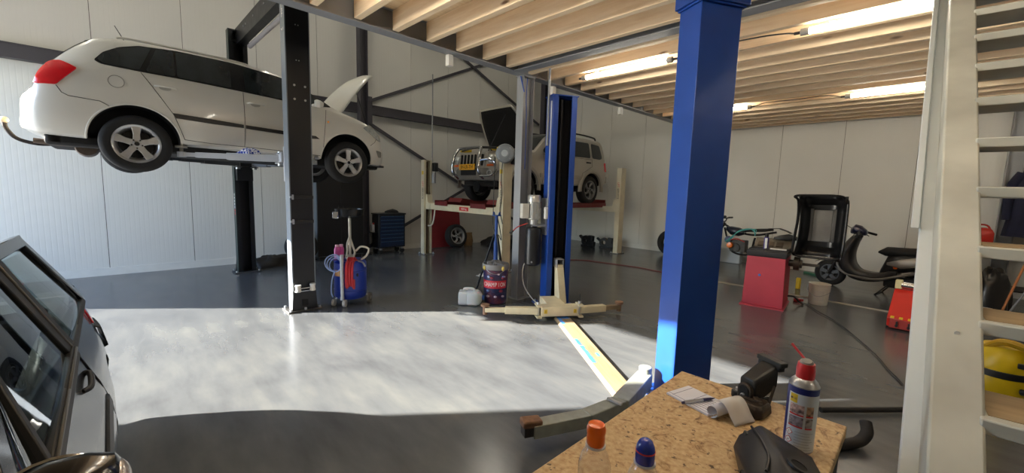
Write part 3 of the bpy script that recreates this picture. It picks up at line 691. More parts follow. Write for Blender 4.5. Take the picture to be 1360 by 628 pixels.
# ------------------------------------------------------------------ black two-post lift
ANTH = mat('anthracite_paint', '737b84', .42, .1, .08, 4)
ARMG = mat('light_grey_arm_paint', 'b4b8bf', .4, .1, .08, 5)
ARMD = mat('dark_grey_arm_paint', '4b4e53', .45, .1, .1, 5)
def bolt(mb, p, d, r=.012, h=.012):
    p = Vector(p); mb.cyl(p, p+Vector(d)*h, r, n=6)
def black_lift():
    t = thing('two_post_lift', 'tall black two-post car lift with overhead beam holding up the white estate', 'lift', (-7.0, 1.7, 0))
    for s in (1, -1):                        # near post is s = 1 (towards +x)
        def B(mb, x0, y0, z0, x1, y1, z1): mb.bx(s*x0, y0, z0, s*x1, y1, z1)
        mb = MB(); B(mb, 1.556, -.125, .02, 1.572, .125, 4.12); B(mb, 1.41, -.07, 4.10, 1.57, .07, 4.12)
        po = mb.build('post', BLACKM, t)
        for yy in (-1, 1):
            mb = MB(); B(mb, 1.41, yy*.125, .02, 1.572, yy*.137, 4.12); mb.build('post_side_plate', ANTH if s > 0 else mat('black_green_side', '23302d', .4, .1, .1, 4), po)
            mb = MB(); B(mb, 1.41, yy*.125, .02, 1.42, yy*.07, 4.12); mb.build('post_lip', BLACKM, po)
        mb = MB(); B(mb, 1.34, -.2, 0, 1.62, .2, .02); mb.build('base_plate', mat('worn_base_plate', '4a4a4a', .5, .4, .25, 10), t, bevel=.004)
        for bx_, by_ in ((1.37, -.17), (1.37, .17), (1.6, -.17), (1.6, .17), (1.6, 0)):
            mb = MB(); bolt(mb, (s*bx_, by_, .02), (0, 0, 1), .016, .028); mb.build('anchor_bolt', ZINC, t)
        mb = MB(); mb.prism([(-.15, .02), (.15, .02), (.132, .26), (-.132, .26)], .012, T((s*1.574 if s > 0 else s*1.574-.0, 0, 0)) @ lk((0, 0, 0), (s, 0, 0))); mb.build('foot_gusset', BLACKM, t)
        if s > 0:
            mb = MB(); mb.bx(1.588, -.035, .07, 1.592, .035, .15); mb.build('cable_slot', mat('deep_black', '050505', .8), t)
            for yy in (-.085, .085):
                mb = MB(); mb.lathe([(0, -.045), (.032, -.045), (.036, -.03), (.03, -.02), (.03, .02), (.036, .03), (.032, .045), (0, .045)], 18, T((1.615, yy, .305))); mb.build('cable_roller', WHITEP, t)
            mb = MB(); mb.bx(1.59, -.12, .255, 1.60, .12, .265); mb.cyl((1.61, -.085, .30), (1.61, .085, .30), .008, n=8); mb.build('roller_bracket', ZINC, t)
            for z in (1.135, 1.435):
                mb = MB(); mb.bx(1.572, -.10, z-.02, 1.59, .13, z+.02); cl = mb.build('cable_clamp', BLACKP, t, bevel=.005)
                mb = MB(); mb.bx(1.57, -.115, z-.03, 1.60, -.10, z+.03); mb.cyl((1.575, -.13, z), (1.605, -.13, z), .014, n=10); mb.build('clamp_bracket', ZINC, cl)
            for yy, z in ((-.05, 2.60), (.07, 2.60), (-.05, 2.76), (.07, 2.76)):
                mb = MB(); bolt(mb, (1.572, yy, z), (1, 0, 0), .013, .01); mb.build('post_bolt', ZINC, po)
            for z in (3.05, 3.45):
                for yy in (-.02, .01):
                    mb = MB(); bolt(mb, (1.572, yy, z), (1, 0, 0), .007, .006); mb.build('post_screw', ZINC, po)
            for i, ch in enumerate('WOLF'):
                mb = MB(); mb.text(ch, .105, T((1.49, -.1375, 3.80-.082*i)) @ RX(PI/2), .003); mb.build('brand_letter', WHITEINK, po)
            mb = MB(); mb.bar((1.46, -.139, 3.40), (1.49, -.139, 3.37), .004, .012); mb.bar((1.49, -.139, 3.37), (1.52, -.139, 3.40), .004, .012); mb.build('brand_mark', WHITEINK, po)
        else:
            for i in range(7):
                mb = MB(); mb.bx(-1.50, -.1385, 1.36-.055*i, -1.46, -.137, 1.40-.055*i); mb.build('warning_sticker', WHITEINK if i < 5 else REDINK, po)
        # carriage and arms
        mb = MB(); B(mb, 1.30, -.12, 1.62, 1.43, .12, 2.05); B(mb, 1.22, -.15, 1.86, 1.32, .15, 1.98); mb.build('carriage', ARMG if s > 0 else BLACKM, t, bevel=.006)
        am = ARMG if s > 0 else ARMD
        for yy, ex, ey in ((-1, .72, -1.05), (1, .78, .42)):
            p0 = Vector((s*1.2, yy*.12, 1.905)); p2 = Vector((s*ex, ey, 1.905)); d = (p2-p0); pm = p0+d*.55
            mb = MB(); mb.bar(p0, pm, .10, .085); arm = mb.build('swing_arm', am, t, bevel=.006)
            mb = MB(); mb.bar(pm-d*.1, p0+d*.86, .078, .062); mb.build('arm_extension', am, arm, bevel=.004)
            mb = MB(); mb.bar(p0+d*.84, p2, .062, .045); mb.cyl(p2+Vector((0, 0, -.03)), p2+Vector((0, 0, .03)), .045, n=20); mb.build('arm_tip', ARMG if s > 0 else ARMD, arm, bevel=.003)
            mb = MB(); mb.cyl(p2+Vector((0, 0, .02)), p2+Vector((0, 0, .075)), .018, n=12); mb.cyl(p2+Vector((0, 0, .075)), p2+Vector((0, 0, .098)), .06, n=24); mb.build('lift_pad', mat('grey_rubber_pad', '8b8a84', .6), arm)
            mb = MB(); mb.cyl(p0+Vector((0, 0, -.09)), p0+Vector((0, 0, .09)), .035, n=18); mb.build('arm_pin', ZINC, arm)
            for zc in (1.8475, 1.9625):
                mb = MB(); mb.bx(p0.x-.06, p0.y-.05, zc-.0075, p0.x+.06, p0.y+.05, zc+.0075); mb.build('arm_clevis', am, arm, bevel=.003)
    mb = MB(); mb.bx(-1.52, -.012, 3.90, 1.57, .0, 4.16); mb.bx(-1.52, .0, 3.90, 1.57, .11, 3.912); mb.bx(-1.52, .0, 4.148, 1.57, .11, 4.16)
    ob = mb.build('overhead_beam', BLACKM, t)
    for x in (-.9, -.75, -.3, .3, .75, .9):
        mb = MB(); bolt(mb, (x, -.012, 4.05), (0, -1, 0), .014, .012); mb.build('beam_bolt', ZINC, ob)
    mb = MB(); mb.cyl((-1.38, .165, 3.895), (1.42, .165, 3.895), .036, n=18); mb.build('padded_safety_bar', mat('grey_foam_sleeve', 'b7b3b4', .7, 0, .06, 8), t)
    mb = MB(); mb.bx(-1.58, -.12, 3.62, -1.575, .12, 4.0); mb.bx(-1.46, -.10, 3.93, -1.40, .16, 3.96); mb.build('post_head_bracket', BLACKM, t)
black_lift()
# chequered rag on the near arm
def blob_cloth(name, m, label, cat, loc, rx, ry, h, seed, rz=0, lump=.5, n=26, group=None):
    """crumpled cloth: a closed heap with folds"""
    r_ = random.Random(seed); ph = [r_.uniform(0, 6.28) for _ in range(8)]; mb = MB(); rows = []
    for i in range(n//2+1):
        th = PI/2*i/(n//2); row = []
        for j in range(n):
            a = 2*PI*j/n
            k = 1+lump*(.22*math.sin(3*a+ph[0]+2*th)+.16*math.sin(5*a+ph[1]-3*th)+.12*math.sin(8*a+ph[2]+4*th)+.08*math.sin(13*a+ph[3]))
            k2 = 1+lump*(.25*math.sin(4*a+ph[4]+5*th)+.15*math.sin(7*a+ph[5]))*math.sin(2*th)
            row.append((rx*k*math.cos(th), ry*k*math.cos(th), a, h*math.sin(th)*k2))
        rows.append([(q[0]*math.cos(q[2]), q[1]*math.sin(q[2]), q[3]) for q in row])
    R = mb.grid(rows, True); mb.f(R[0][::-1])
    return solo(name, mb, m, label, cat, group, loc, rz, sharp=60)
def chequer(name, a, b, s):
    m = mat(name, a, .9); nt = m.node_tree
    ck = nt.nodes.new('ShaderNodeTexChecker'); ck.inputs['Scale'].default_value = s; ck.inputs['Color1'].default_value = (*hx(a), 1); ck.inputs['Color2'].default_value = (*hx(b), 1)
    tc = nt.nodes.new('ShaderNodeTexCoord'); nt.links.new(tc.outputs['Object'], ck.inputs[0]); nt.links.new(ck.outputs[0], nt.nodes['Principled BSDF'].inputs['Base Color']); return m
blob_cloth('cleaning_rag', chequer('blue_chequer_cloth', '223a9a', 'dfe3ee', 40), 'blue and white chequered rag draped on the light grey lift arm', 'rag', (-5.97, 1.28, 1.945), .09, .12, .07, 3)

# ------------------------------------------------------------------ cream four-post lift
RUNR = mat('dark_red_runway', '6d2224', .5, .1, .2, 6)
def four_post():
    t = thing('four_post_lift', 'cream four-post lift with dark red runways carrying the silver jeep', 'lift', (-7.1, 7.5, 0))
    P = ((-1.33, -2.08, 1), (1.35, -2.05, -1), (1.37, 2.1, -1), (-1.33, 2.1, 1))
    for i, (x, y, s) in enumerate(P):
        mb = MB()
        mb.bx(x-s*.07, y-.10, .015, x-s*.06, y+.10, 2.23); mb.bx(x-s*.07, y-.11, .015, x+s*.06, y-.10, 2.23); mb.bx(x-s*.07, y+.10, .015, x+s*.06, y+.11, 2.23)
        mb.bx(x+s*.05, y-.10, .015, x+s*.06, y-.055, 2.23); mb.bx(x+s*.05, y+.055, .015, x+s*.06, y+.10, 2.23); mb.bx(x-s*.07, y-.11, 2.23, x+s*.06, y+.11, 2.24)
        po = mb.build('post', CREAM, t)
        mb = MB(); mb.bx(x-s*.02, y-.03, .02, x, y+.03, 2.2); mb.build('ratchet_strip', mat('brown_rust_steel', '5b4a3c', .7, .3, .3, 12), po)
        mb = MB(); mb.bx(x-.13, y-.16, 0, x+.13, y+.16, .015); mb.build('base_plate', mat('grey_base', '6c6a64', .5, .4, .2, 9), t)
        for bx_, by_ in ((-.1, -.13), (.1, -.13), (-.1, .13), (.1, .13)):
            mb = MB(); bolt(mb, (x+bx_, y+by_, .015), (0, 0, 1), .014, .03); mb.build('anchor_bolt', ZINC, t)
        fy = y-.1112
        if i in (0, 1):
            mb = MB(); mb.bx(x-.035, fy-.002, 1.90, x+.035, fy, 1.98); mb.build('yellow_sticker', YELLOWP, po)
        for z0, n, m in ((1.62 if i < 2 else 1.75, 4, REDINK), (1.40 if i < 2 else 1.52, 5, BLACKINK)):
            mb = MB(); mb.text('LIFT' if m == REDINK else 'SERVICE', .075, T((x, fy-.001, z0+.06)) @ RX(PI/2) @ RZ(-PI/2), .002)
            mb.build('post_lettering', m, po)
    for sy, ya in ((-1, -2.07), (1, 2.1)):
        mb = MB(); mb.bx(-1.27, ya-.06, 1.09, 1.29, ya+.06, 1.235); cb = mb.build('cross_beam', CREAM, t, bevel=.006)
        for s in (-1, 1):
            mb = MB(); x = s*1.25; mb.prism([(0, 1.09), (.16, 1.09), (.16, 1.235), (.06, 1.26), (.02, 1.44), (-.04, 1.44), (-.04, 1.09)], .14, T((x, ya+.07, 0)) @ (RX(PI/2) if s < 0 else RX(PI/2) @ RY(PI) @ T((0, 0, -.14)))); mb.build('beam_end_bracket', CREAM, cb, bevel=.004)
        if sy < 0:
            mb = MB(); mb.bx(.02, ya-.063, 1.125, .33, ya-.06, 1.205); st = mb.build('red_sticker', REDINK, cb)
            mb = MB(); mb.text('4000 kg', .06, T((.175, ya-.0635, 1.165)) @ RX(PI/2), .002); mb.build('sticker_lettering', WHITEINK, st)
    for s in (-1, 1):
        mb = MB(); mb.bx(s*.65-.24, -2.15, 1.20, s*.65+.24, 2.2, 1.29); mb.bx(s*.65-.24, -2.15, 1.29, s*.65-.225, 2.2, 1.315); mb.bx(s*.65+.225, -2.15, 1.29, s*.65+.24, 2.2, 1.315)
        rw = mb.build('runway', RUNR, t, bevel=.004)
        mb = MB(); mb.bx(s*.65-.22, 2.16, 1.29, s*.65+.22, 2.2, 1.40); mb.build('wheel_stop', RUNR, rw)
        mb = MB(); mb.prism([(0, 0), (.42, .0), (.30, .06), (.06, .09)], .46, T((s*.65+.23, -2.12, 1.30)) @ RZ(PI/2) @ RX(PI/2)); mb.build('ramp_flap', RUNR, rw)
    # power unit on the post beside the grey steel post
    M = lk((1.43, -2.14, 2.27), (.62, -.78, 0)); mb = MB()
    mb.lathe([(0, .12), (.09, .118), (.10, .11), (.13, .11), (.165, .09), (.18, .05), (.18, -.02), (.165, -.05), (.165, -.2), (0, -.2)], 36, M)
    mo = mb.build('motor', mat('motor_grey', '8e9499', .4, .2, .1, 6), t)
    mb = MB(); mb.lathe([(0, .124), (.06, .122), (.065, .112), (0, .112)], 28, M); mb.build('motor_cap', mat('pale_motor_cap', 'c2c8cb', .4), mo)
    for k in range(4):
        a = k*PI/2+.78; mb = MB(); mb.cyl((.14*math.cos(a), .14*math.sin(a), .10), (.14*math.cos(a), .14*math.sin(a), .122), .008, n=8); mb.xf(M); mb.build('cover_screw', ZINC, mo)
    mb = MB(); mb.bx(1.42, -2.0, 2.08, 1.62, -1.8, 2.36); mb.build('pump_box', BLACKP, t, bevel=.02)
    mb = MB(); mb.bx(1.30, -2.10, 2.24, 1.52, -2.02, 2.26); mb.build('motor_bracket', CREAM, t)
    mb = MB(); mb.tube([(1.42, -2.20, 2.1), (1.38, -2.19, 1.8), (1.40, -2.18, 1.5), (1.36, -2.18, 1.2), (1.44, -2.18, .95)], .008, 6, 6); mb.tube([(1.22, -2.22, 2.2), (1.20, -2.2, 1.8), (1.19, -2.2, 1.2), (1.20, -2.2, .9), (1.3, -2.2, .7)], .008, 6, 6); mb.build('control_cable', BLACKP, t)
    mb = MB(); mb.tube([(-.95, -2.1, 1.09), (-.95, -2.12, .92), (-1.0, -2.13, .76), (-1.12, -2.13, .70), (-1.2, -2.12, .70)], .018, 8, 6); mb.build('air_hose', mat('white_hose', 'cfcabd', .5), t)
    mb = MB(); mb.bx(-1.24, -2.0, 1.98, -1.12, -1.9, 2.18); mb.build('lock_box', BLACKP, t, bevel=.01)
    mb = MB(); mb.cyl((-1.18, -1.98, 1.70), (-1.18, -1.98, 1.96), .05, n=16); mb.build('lock_cylinder', STEEL_GREY, t)
four_post()

# ------------------------------------------------------------------ blue two-post lift: far post with motor, near post with arm
A0 = math.radians(-27)
def blue_post(t, R, motor, H_=2.85):
    """C section, opening towards local +x of frame R"""
    mb = MB(); mb.bx(-.12, -.17, .012, -.11, .17, H_); mb.bx(-.12, -.175, .012, .10, -.165, H_); mb.bx(-.12, .165, .012, .10, .175, H_)
    mb.bx(.09, -.165, .012, .10, -.095, H_); mb.bx(.09, .095, .012, .10, .165, H_); mb.xf(R)
    p = mb.build('post', BLUEP, t, bevel=.004)
    mb = MB(); mb.bx(-.105, -.16, .02, -.095, .16, H_-.01); mb.bx(-.105, -.16, .02, .085, -.155, H_-.01); mb.bx(-.105, .155, .02, .085, .16, H_-.01); mb.xf(R); mb.build('channel_liner', mat('black_channel', '0b0b0e', .6, .1, .2, 10), p)  # thin black sheets line the inside of the channel
    mb = MB(); mb.cyl((-.02, 0, .05), (-.02, 0, H_-.03), .028, n=14); mb.xf(R)
    mb.build('lift_screw', mat('black_screw', '1c1c1f', .5, .5, .2, 20), p)
    mb = MB(); mb.bx(-.14, -.19, H_, .11, .19, H_+.012); mb.xf(R); mb.build('top_plate', BLUEP, p)
    mb = MB(); mb.bx(-.22, -.26, 0, .2, .26, .014); mb.xf(R); mb.build('base_plate', BLUEP, t)
    for a, b in ((-.18, -.22), (-.18, .22), (.16, -.22), (.16, .22)):
        mb = MB(); bolt(mb, (a, b, .014), (0, 0, 1), .016, .03); mb.xf(R); mb.build('anchor_bolt', ZINC, t)
    return p
CRE2 = mat('cream_arm_paint', 'd9cfae', .45, .05, .15, 6)
def far_blue():
    t = thing('lift_post', 'far blue lift post with silver motor, black tank and cream arms on the floor', 'lift', (-3.6, 4.43, 0))
    R = RZ(A0); blue_post(t, R, True)
    # carriage: slotted upright, cross bar and two floor arms
    Mc = T((.46, -.46, 0)) @ RZ(math.radians(-34))
    mb = MB(); mb.prism([(-.40, .60), (-.31, .60), (-.16, .10), (-.34, .10)], .10, R @ T((.46, .05, 0)) @ RX(PI/2)); ca = mb.build('carriage_upright', CRE2, t, bevel=.005)
    mb = MB(); mb.bx(.035, -.05, .56, .16, -.04, .68); mb.bx(.035, .04, .56, .16, .05, .68); mb.bx(.035, -.05, .67, .16, .05, .68); mb.bx(.035, -.05, .56, .16, .05, .57); mb.xf(R); mb.build('carriage_eye', STEEL_GREY, ca)
    mb = MB(); mb.bx(-.10, -.24, .05, .06, .24, .17); mb.bx(-.52, -.12, .05, -.08, .12, .16); mb.xf(Mc); cb = mb.build('arm_cross_bar', CRE2, t, bevel=.006)
    for s in (-1, 1):
        mb = MB(); mb.bx(.061, s*.19-.02, .09, .063, s*.19+.02, .14); mb.xf(Mc); mb.build('yellow_sticker', YELLOWP, cb)
        mb = MB(); mb.text('1' if s < 0 else '2', .045, Mc @ T((.0635, s*.19, .115)) @ RZ(PI/2) @ RX(PI/2), .001); mb.build('arm_number', BLACKINK, cb)
        for zc in (.04, .18):
            mb = MB(); mb.bx(-.09, s*.24, zc-.01, .07, s*.30, zc+.01); mb.xf(Mc); mb.build('arm_clevis', CRE2, cb)
    for p1, lab in (((-.20, -1.12), 0), ((.82, .36), 1)):
        p0 = Mc @ Vector((-.01, -.27 if lab == 0 else .27, .11)); q = Vector((p1[0], p1[1], .09)); d = q-p0
        mb = MB(); mb.bar(p0, p0+d*.62, .085, .085); ar = mb.build('floor_arm', CRE2, t, bevel=.005)
        mb = MB(); mb.bar(p0+d*.5, q, .06, .055); mb.build('arm_extension', CRE2 if lab == 0 else mat('worn_brown_arm', '8a7a62', .6, .2, .3, 10), ar, bevel=.004)
        mb = MB(); mb.cyl(p0+Vector((0, 0, -.08)), p0+Vector((0, 0, .11)), .022, n=12); mb.build('arm_pin', ZINC, ar)
        mb = MB(); mb.cyl(q+Vector((0, 0, -.06)), q+Vector((0, 0, .045)), .03, n=14); mb.cyl(q+Vector((0, 0, .045)), q+Vector((0, 0, .07)), .055, n=18); mb.build('lift_pad', mat('brown_pad', '7d5f49', .7, 0, .2, 15), ar)
        mb = MB(); mb.cyl(p0+Vector((0, 0, .11)), p0+Vector((0, 0, .2)), .009, n=8); mb.build('pull_pin', BLACKM, ar)
    # motor, tank, switch box on the camera-side flank
    mp = Vector((-.06, -.33)); c = lambda z, dx=0, dy=0: R @ Vector((mp.x+dx, mp.y+dy, z))
    mb = MB(); mb.bx(-.12, -.36, 1.12, .06, -.17, 1.14); mb.bx(-.12, -.20, 1.0, .06, -.176, 1.5); mb.xf(R); mb.build('motor_bracket', ZINC, t)
    mb = MB(); mb.lathe([(0, 1.14), (.05, 1.14), (.06, 1.20), (.085, 1.21), (.085, 1.44), (.092, 1.445), (.092, 1.52), (.08, 1.54), (0, 1.54)], 28, R @ T((mp.x, mp.y, 0))); mo = mb.build('motor', mat('silver_motor', 'b8b9b6', .35, .6, .1, 10), t)
    for k in range(14):
        a = 2*PI*k/14; mb = MB(); mb.bar((mp.x+.086*math.cos(a), mp.y+.086*math.sin(a), 1.22), (mp.x+.086*math.cos(a), mp.y+.086*math.sin(a), 1.43), .004, .014, (math.cos(a), math.sin(a), 0)); mb.xf(R); mb.build('cooling_fin', mat('silver_motor', 'b8b9b6'), mo)
    mb = MB(); mb.bx(mp.x-.05, mp.y-.19, 1.22, mp.x+.06, mp.y-.09, 1.42); mb.xf(R); mb.build('terminal_box', mat('pale_grey_box', 'c9c8c0', .5), mo, bevel=.01)
    mb = MB(); mb.bx(.02, -.22, 1.22, .08, -.176, 1.38); mb.xf(R); mb.build('switch_box', WHITEP, t, bevel=.008)
    mb = MB(); mb.lathe([(0, .57), (.09, .57), (.11, .59), (.112, .62), (.112, 1.06), (.10, 1.09), (.05, 1.10), (.05, 1.14), (0, 1.14)], 28, R @ T((mp.x, mp.y, 0))); tk = mb.build('oil_tank', BLACKM, t)
    mb = MB(); mb.cyl(c(.63, .105, -.05), c(.63, .12, -.055), .012, n=10); mb.build('drain_plug', ZINC, tk)
    mb = MB(); mb.tube([c(1.15, -.02, -.08), c(1.1, -.06, -.2), c(1.04, -.1, -.26)], .008, 8, 4); lv = mb.build('release_lever', REDP, t)
    mb = MB(); mb.cyl(c(1.04, -.1, -.26), c(1.0, -.12, -.30), .014, n=10); mb.build('lever_knob', BLACKP, lv)
    mb = MB(); mb.tube([c(.6, -.08, -.08), c(.45, -.11, -.1), c(.25, -.06, -.08), c(.08, .04, .02), c(.03, .2, .1)], .008, 8, 6); mb.build('drain_hose', mat('grey_hose', 'a9a79f', .5), t)
    mb = MB(); mb.tube([R @ Vector((.06, -.178, z)) for z in (1.4, 1.8, 2.2, 2.6, 2.78)], .012, 8); mb.build('cable_conduit', ZINC, t)
    return t
far_blue()
def near_blue():
    t = thing('lift_post', 'large dark blue lift post near the camera behind the workbench', 'lift', (-1.265, 3.2, 0))
    R = RZ(A0+PI); blue_post(t, R, False, 2.93)
    mb = MB(); mb.bx(-.16, -.21, 2.942, .12, .21, 3.08); mb.xf(R); mb.build('top_housing', BLUEP, t, bevel=.006)
    mb = MB(); mb.bx(.10, -.09, .05, .14, .09, .3); mb.xf(R); mb.build('carriage', BLUEP, t, bevel=.005)
    g = mat('worn_grey_arm', '8f938b', .5, .25, .2, 12)
    P = [Vector(p)-Vector((-1.265, 3.2, 0)) for p in ((-1.46, 2.98, .13), (-1.37, 2.46, .13), (-1.435, 2.15, .125), (-1.60, 1.80, .12))]
    mb = MB(); mb.bar(P[0], P[1], .12, .11); mb.cyl(P[0]+Vector((0, 0, -.1)), P[0]+Vector((0, 0, .1)), .05, n=16); ar = mb.build('floor_arm', g, t, bevel=.006)
    mb = MB(); mb.bar(P[1]+Vector((0, .05, 0)), P[2], .10, .095); mb.build('arm_elbow', g, ar, bevel=.006)
    mb = MB(); mb.bar(P[2]+Vector((.01, .04, 0)), P[3], .095, .085); mb.build('arm_extension', g, ar, bevel=.005)
    d = (P[3]-P[2]).normalized(); e = P[3]
    mb = MB(); mb.bar(e-d*.01, e+d*.06, .07, .06); mb.build('arm_tip', mat('greasy_dark_steel', '3b3531', .6, .4, .3, 15), ar, bevel=.004)
    mb = MB(); mb.bar(e-d*.06+Vector((0, 0, .045)), e+d*.07+Vector((0, 0, .055)), .085, .045); mb.build('lift_pad', mat('worn_brown_rubber', '7c5a41', .8, 0, .35, 20, bump=.5), ar, bevel=.012)
    mb = MB(); mb.bar(P[1]+Vector((-.055, -.08, .06)), P[1]+Vector((.055, -.08, .06)), .02, .015); mb.build('arm_stop', ZINC, ar)
near_blue()
# wooden cover board between the posts
bd = thing('cable_cover_board', 'worn wooden board with blue paint stripes lying across the floor between blue posts', 'board', (-2.29, 3.40, 0), math.radians(-36.5))
CHIP = wood_mat('worn_board_wood', '8c7a60', '6c5b43', 'X', True, .6)
mb = MB(); mb.prism([(-.11, 0), (.11, 0), (.085, .028), (-.085, .028)], 2.06, T((-1.03, 0, 0)) @ RZ(PI/2) @ RX(PI/2)); mb.build('board', CHIP, bd)
BP = mat('flaked_blue_paint', '3f7fd0', .5, 0, .35, 8)
for i, (xa, xb, y, w_) in enumerate([(-1.02, -.74, -.06, .05), (-.24, -.08, -.062, .045), (-.05, .36, -.062, .05), (-1.02, -.94, .02, .11), (.14, .22, .035, .03)]):
    mb = MB(); r_ = random.Random(i); n = 12; up = [(xa+(xb-xa)*k/n, y+w_/2*(.6+.4*r_.random())) for k in range(n+1)]; dn = [(xa+(xb-xa)*k/n, y-w_/2*(.6+.4*r_.random())) for k in range(n, -1, -1)]
    mb.prism([(x, max(-.106, q)) for x, q in up+dn], .0015, T((0, 0, .0285))); mb.build('blue_paint_patch', BP, bd)
# ------------------------------------------------------------------ silver off-road car on the four-post lift
JEEP = CarShape(
 top=[(-.74,.75),(-.73,1.0),(-.71,1.18),(-.66,1.40),(-.58,1.54),(-.45,1.585),(.2,1.60),(1.0,1.59),(1.35,1.55),(1.55,1.46),(1.85,1.22),(1.98,1.125),(2.1,1.10),(2.6,1.06),(2.95,1.0),(3.02,.94),(3.06,.84),(3.08,.70)],
 belt=[(-.74,.70),(-.70,1.0),(-.5,1.06),(1.0,1.06),(1.9,1.03),(2.3,1.0),(2.9,.93),(3.08,.62)],
 sill=[(-.74,.50),(-.5,.44),(.4,.42),(2.2,.42),(2.9,.46),(3.08,.52)],
 width=[(-.74,.64),(-.72,.72),(-.64,.775),(-.3,.79),(1.5,.79),(2.4,.785),(2.8,.75),(2.95,.70),(3.04,.62),(3.08,.52)],
 roofw=[(-.72,.66),(-.5,.62),(0,.625),(1.0,.625),(1.5,.64),(1.95,.70),(2.3,.70),(2.9,.6),(3.08,.45)],
 mid=.72, low=.04, high=.04, crown=[(-.74,.04),(-.3,.045),(1.2,.045),(1.9,.04),(3.08,.03)])
def car_jeep():
    S = JEEP; PAINT = mat('silver_beige_paint', 'b3aea4', .32, .35, .06, 3, coat=.4)
    t = thing('off_road_car', 'silver jeep with chrome bull bar and raised bonnet standing on red runways', 'car', (-7.1, 9.0, 1.295), -PI/2); t.scale = (1.07, 1.07, 1.07)
    BAY = mat('engine_bay', '26272a')
    S.body('body', [PAINT, WELL, BAY], t, [(0, .335, .41, .50), (2.34, .335, .41, .50)], extra=[-.735, -.72, -.69, 3.04, 3.07], top_dark=(2.03, 2.98, lambda x: S.pars(x)[7]-.05))
    for sd in (-1, 1):
        for nm, poly in (('rear_side_window', [(-.52, 1.13), (-.47, 1.44), (-.10, 1.46), (-.08, 1.10), (-.40, 1.09)]), ('rear_door_window', [(-.0, 1.10), (-.02, 1.46), (.72, 1.46), (.74, 1.09)]), ('front_door_window', [(.80, 1.09), (.78, 1.46), (1.22, 1.45), (1.45, 1.38), (1.72, 1.15), (1.70, 1.09)])):
            mb = MB(); S.drape(mb, rpoly(poly, .05, 3), sd, .005); mb.build(nm, TINT, t)
        for cx in (0, 2.34):           # flared arches
            mb = MB(); n = 30; rows = []
            for rr_, oo in ((.405, .0), (.41, .05), (.47, .055), (.50, .0)):
                rows.append([(cx+rr_*math.cos(PI*(i/n)*1.06-.03*PI), sd*(S.y(cx, .72)+oo-.01), .335+rr_*math.sin(PI*(i/n)*1.06-.03*PI)) for i in range(n+1)])
            mb.grid(rows); mb.build('wheel_flare', mat('beige_flare', 'a59f94', .5, .1, .06, 5), t)
            wheel(t, (cx, sd*.68, .335), .335, .225, .22, sd, 5, 'twist', rim_m=mat('machined_black_rim', '8f9092', .3, .7, .4, 6))
        mb = MB(); S.drape(mb, [(.42, .66), (1.85, .66), (1.85, .57), (.42, .57)], sd, .002, thick=.02); mb.build('side_moulding', mat('beige_flare', 'a59f94'), t)
        for x in (.03, .86):
            mb = MB(); yv = S.y(x, .99); mb.tube([(x, sd*yv, .985), (x+.03, sd*(yv+.03), .985), (x+.13, sd*(yv+.03), .985), (x+.16, sd*yv, .985)], .017, 8, 3); mb.build('door_handle', BLACKP, t)
        mb = MB()
        for pts in ([(.76, 1.08), (.76, .46)], [(1.72, 1.06), (1.75, .46)], [(-.06, 1.08), (-.04, .9), (.36, .72), (.42, .46)], [(-.04, 1.07), (1.72, 1.07)]): S.seam(mb, pts, sd, .004)
        mb.build('panel_seam', BLACKINK, t)
        mb = MB(); S.drape(mb, rpoly([(-.70, 1.02), (-.58, 1.02), (-.58, .80), (-.71, .80)], .03, 3), sd, .004, thick=.012); mb.build('tail_lamp', TAIL, t)
        mb = MB(); mb.tube([(-.40, sd*.58, 1.565), (-.30, sd*.585, 1.625), (.3, sd*.59, 1.645), (.9, sd*.59, 1.63), (1.1, sd*.585, 1.575)], .018, 8, 5); mb.build('roof_rail', BLACKP, t)
        mb = MB(); mb.loft([[(1.62, sd*.78, 1.07), (1.62, sd*.86, 1.06), (1.62, sd*.92, 1.10), (1.62, sd*.91, 1.20), (1.62, sd*.80, 1.18)], [(1.70, sd*.78, 1.08), (1.71, sd*.86, 1.07), (1.71, sd*.90, 1.11), (1.70, sd*.89, 1.18), (1.70, sd*.80, 1.16)]]); mb.build('door_mirror', BLACKP, t, bevel=.015)
        # lamps on the nose
        M = lk((3.045, sd*.545, .87), (1, sd*.25, 0)); mb = MB(); mb.lathe([(0, .03), (.06, .026), (.085, .01), (.092, 0), (.092, -.05), (0, -.05)], 24, M); mb.build('headlamp', mat('headlamp_lens', 'c9ccc9'), t)
        M = lk((3.07, sd*.56, .60), (1, sd*.2, 0)); mb = MB(); mb.lathe([(.075, .0), (.062, .035), (.05, .03), (.045, -.02), (0, -.02)], 20, M); fg = mb.build('fog_lamp_ring', mat('silver_plastic', 'b3b3b0', .4, .3), t)
        mb = MB(); mb.lathe([(0, .006), (.045, .0)], 20, M); mb.build('fog_lamp_glass', mat('fog_lens', '9c9d99'), fg)
        mb = MB(); mb.bx(3.045, sd*.545-.09, .735, 3.075, sd*.545+.09, .775); mb.build('indicator', ORANGEP, t, bevel=.008)
    mb = MB(); S.over(mb, 1.40, 1.93, lambda x: S.pars(x)[7]*.90, .004); mb.build('windscreen', TINT, t)
    mb = MB(); mb.grid([[(-.757+.02*(abs(y)/.6)**2, y, 1.0) for y in [(-.5+.1*i) for i in range(11)]], [(-.69, y, 1.38) for y in [(-.46+.092*i) for i in range(11)]]]); mb.build('rear_window', TINT, t)
    # seven-slot grille
    mb = MB(); mb.loft([[(3.03, -.43, .70), (3.03, .43, .70), (3.0, .43, 1.02), (3.0, -.43, 1.02)], [(3.085, -.41, .72), (3.085, .41, .72), (3.06, .41, 1.0), (3.06, -.41, 1.0)]]); gr = mb.build('grille', PAINT, t, bevel=.012)
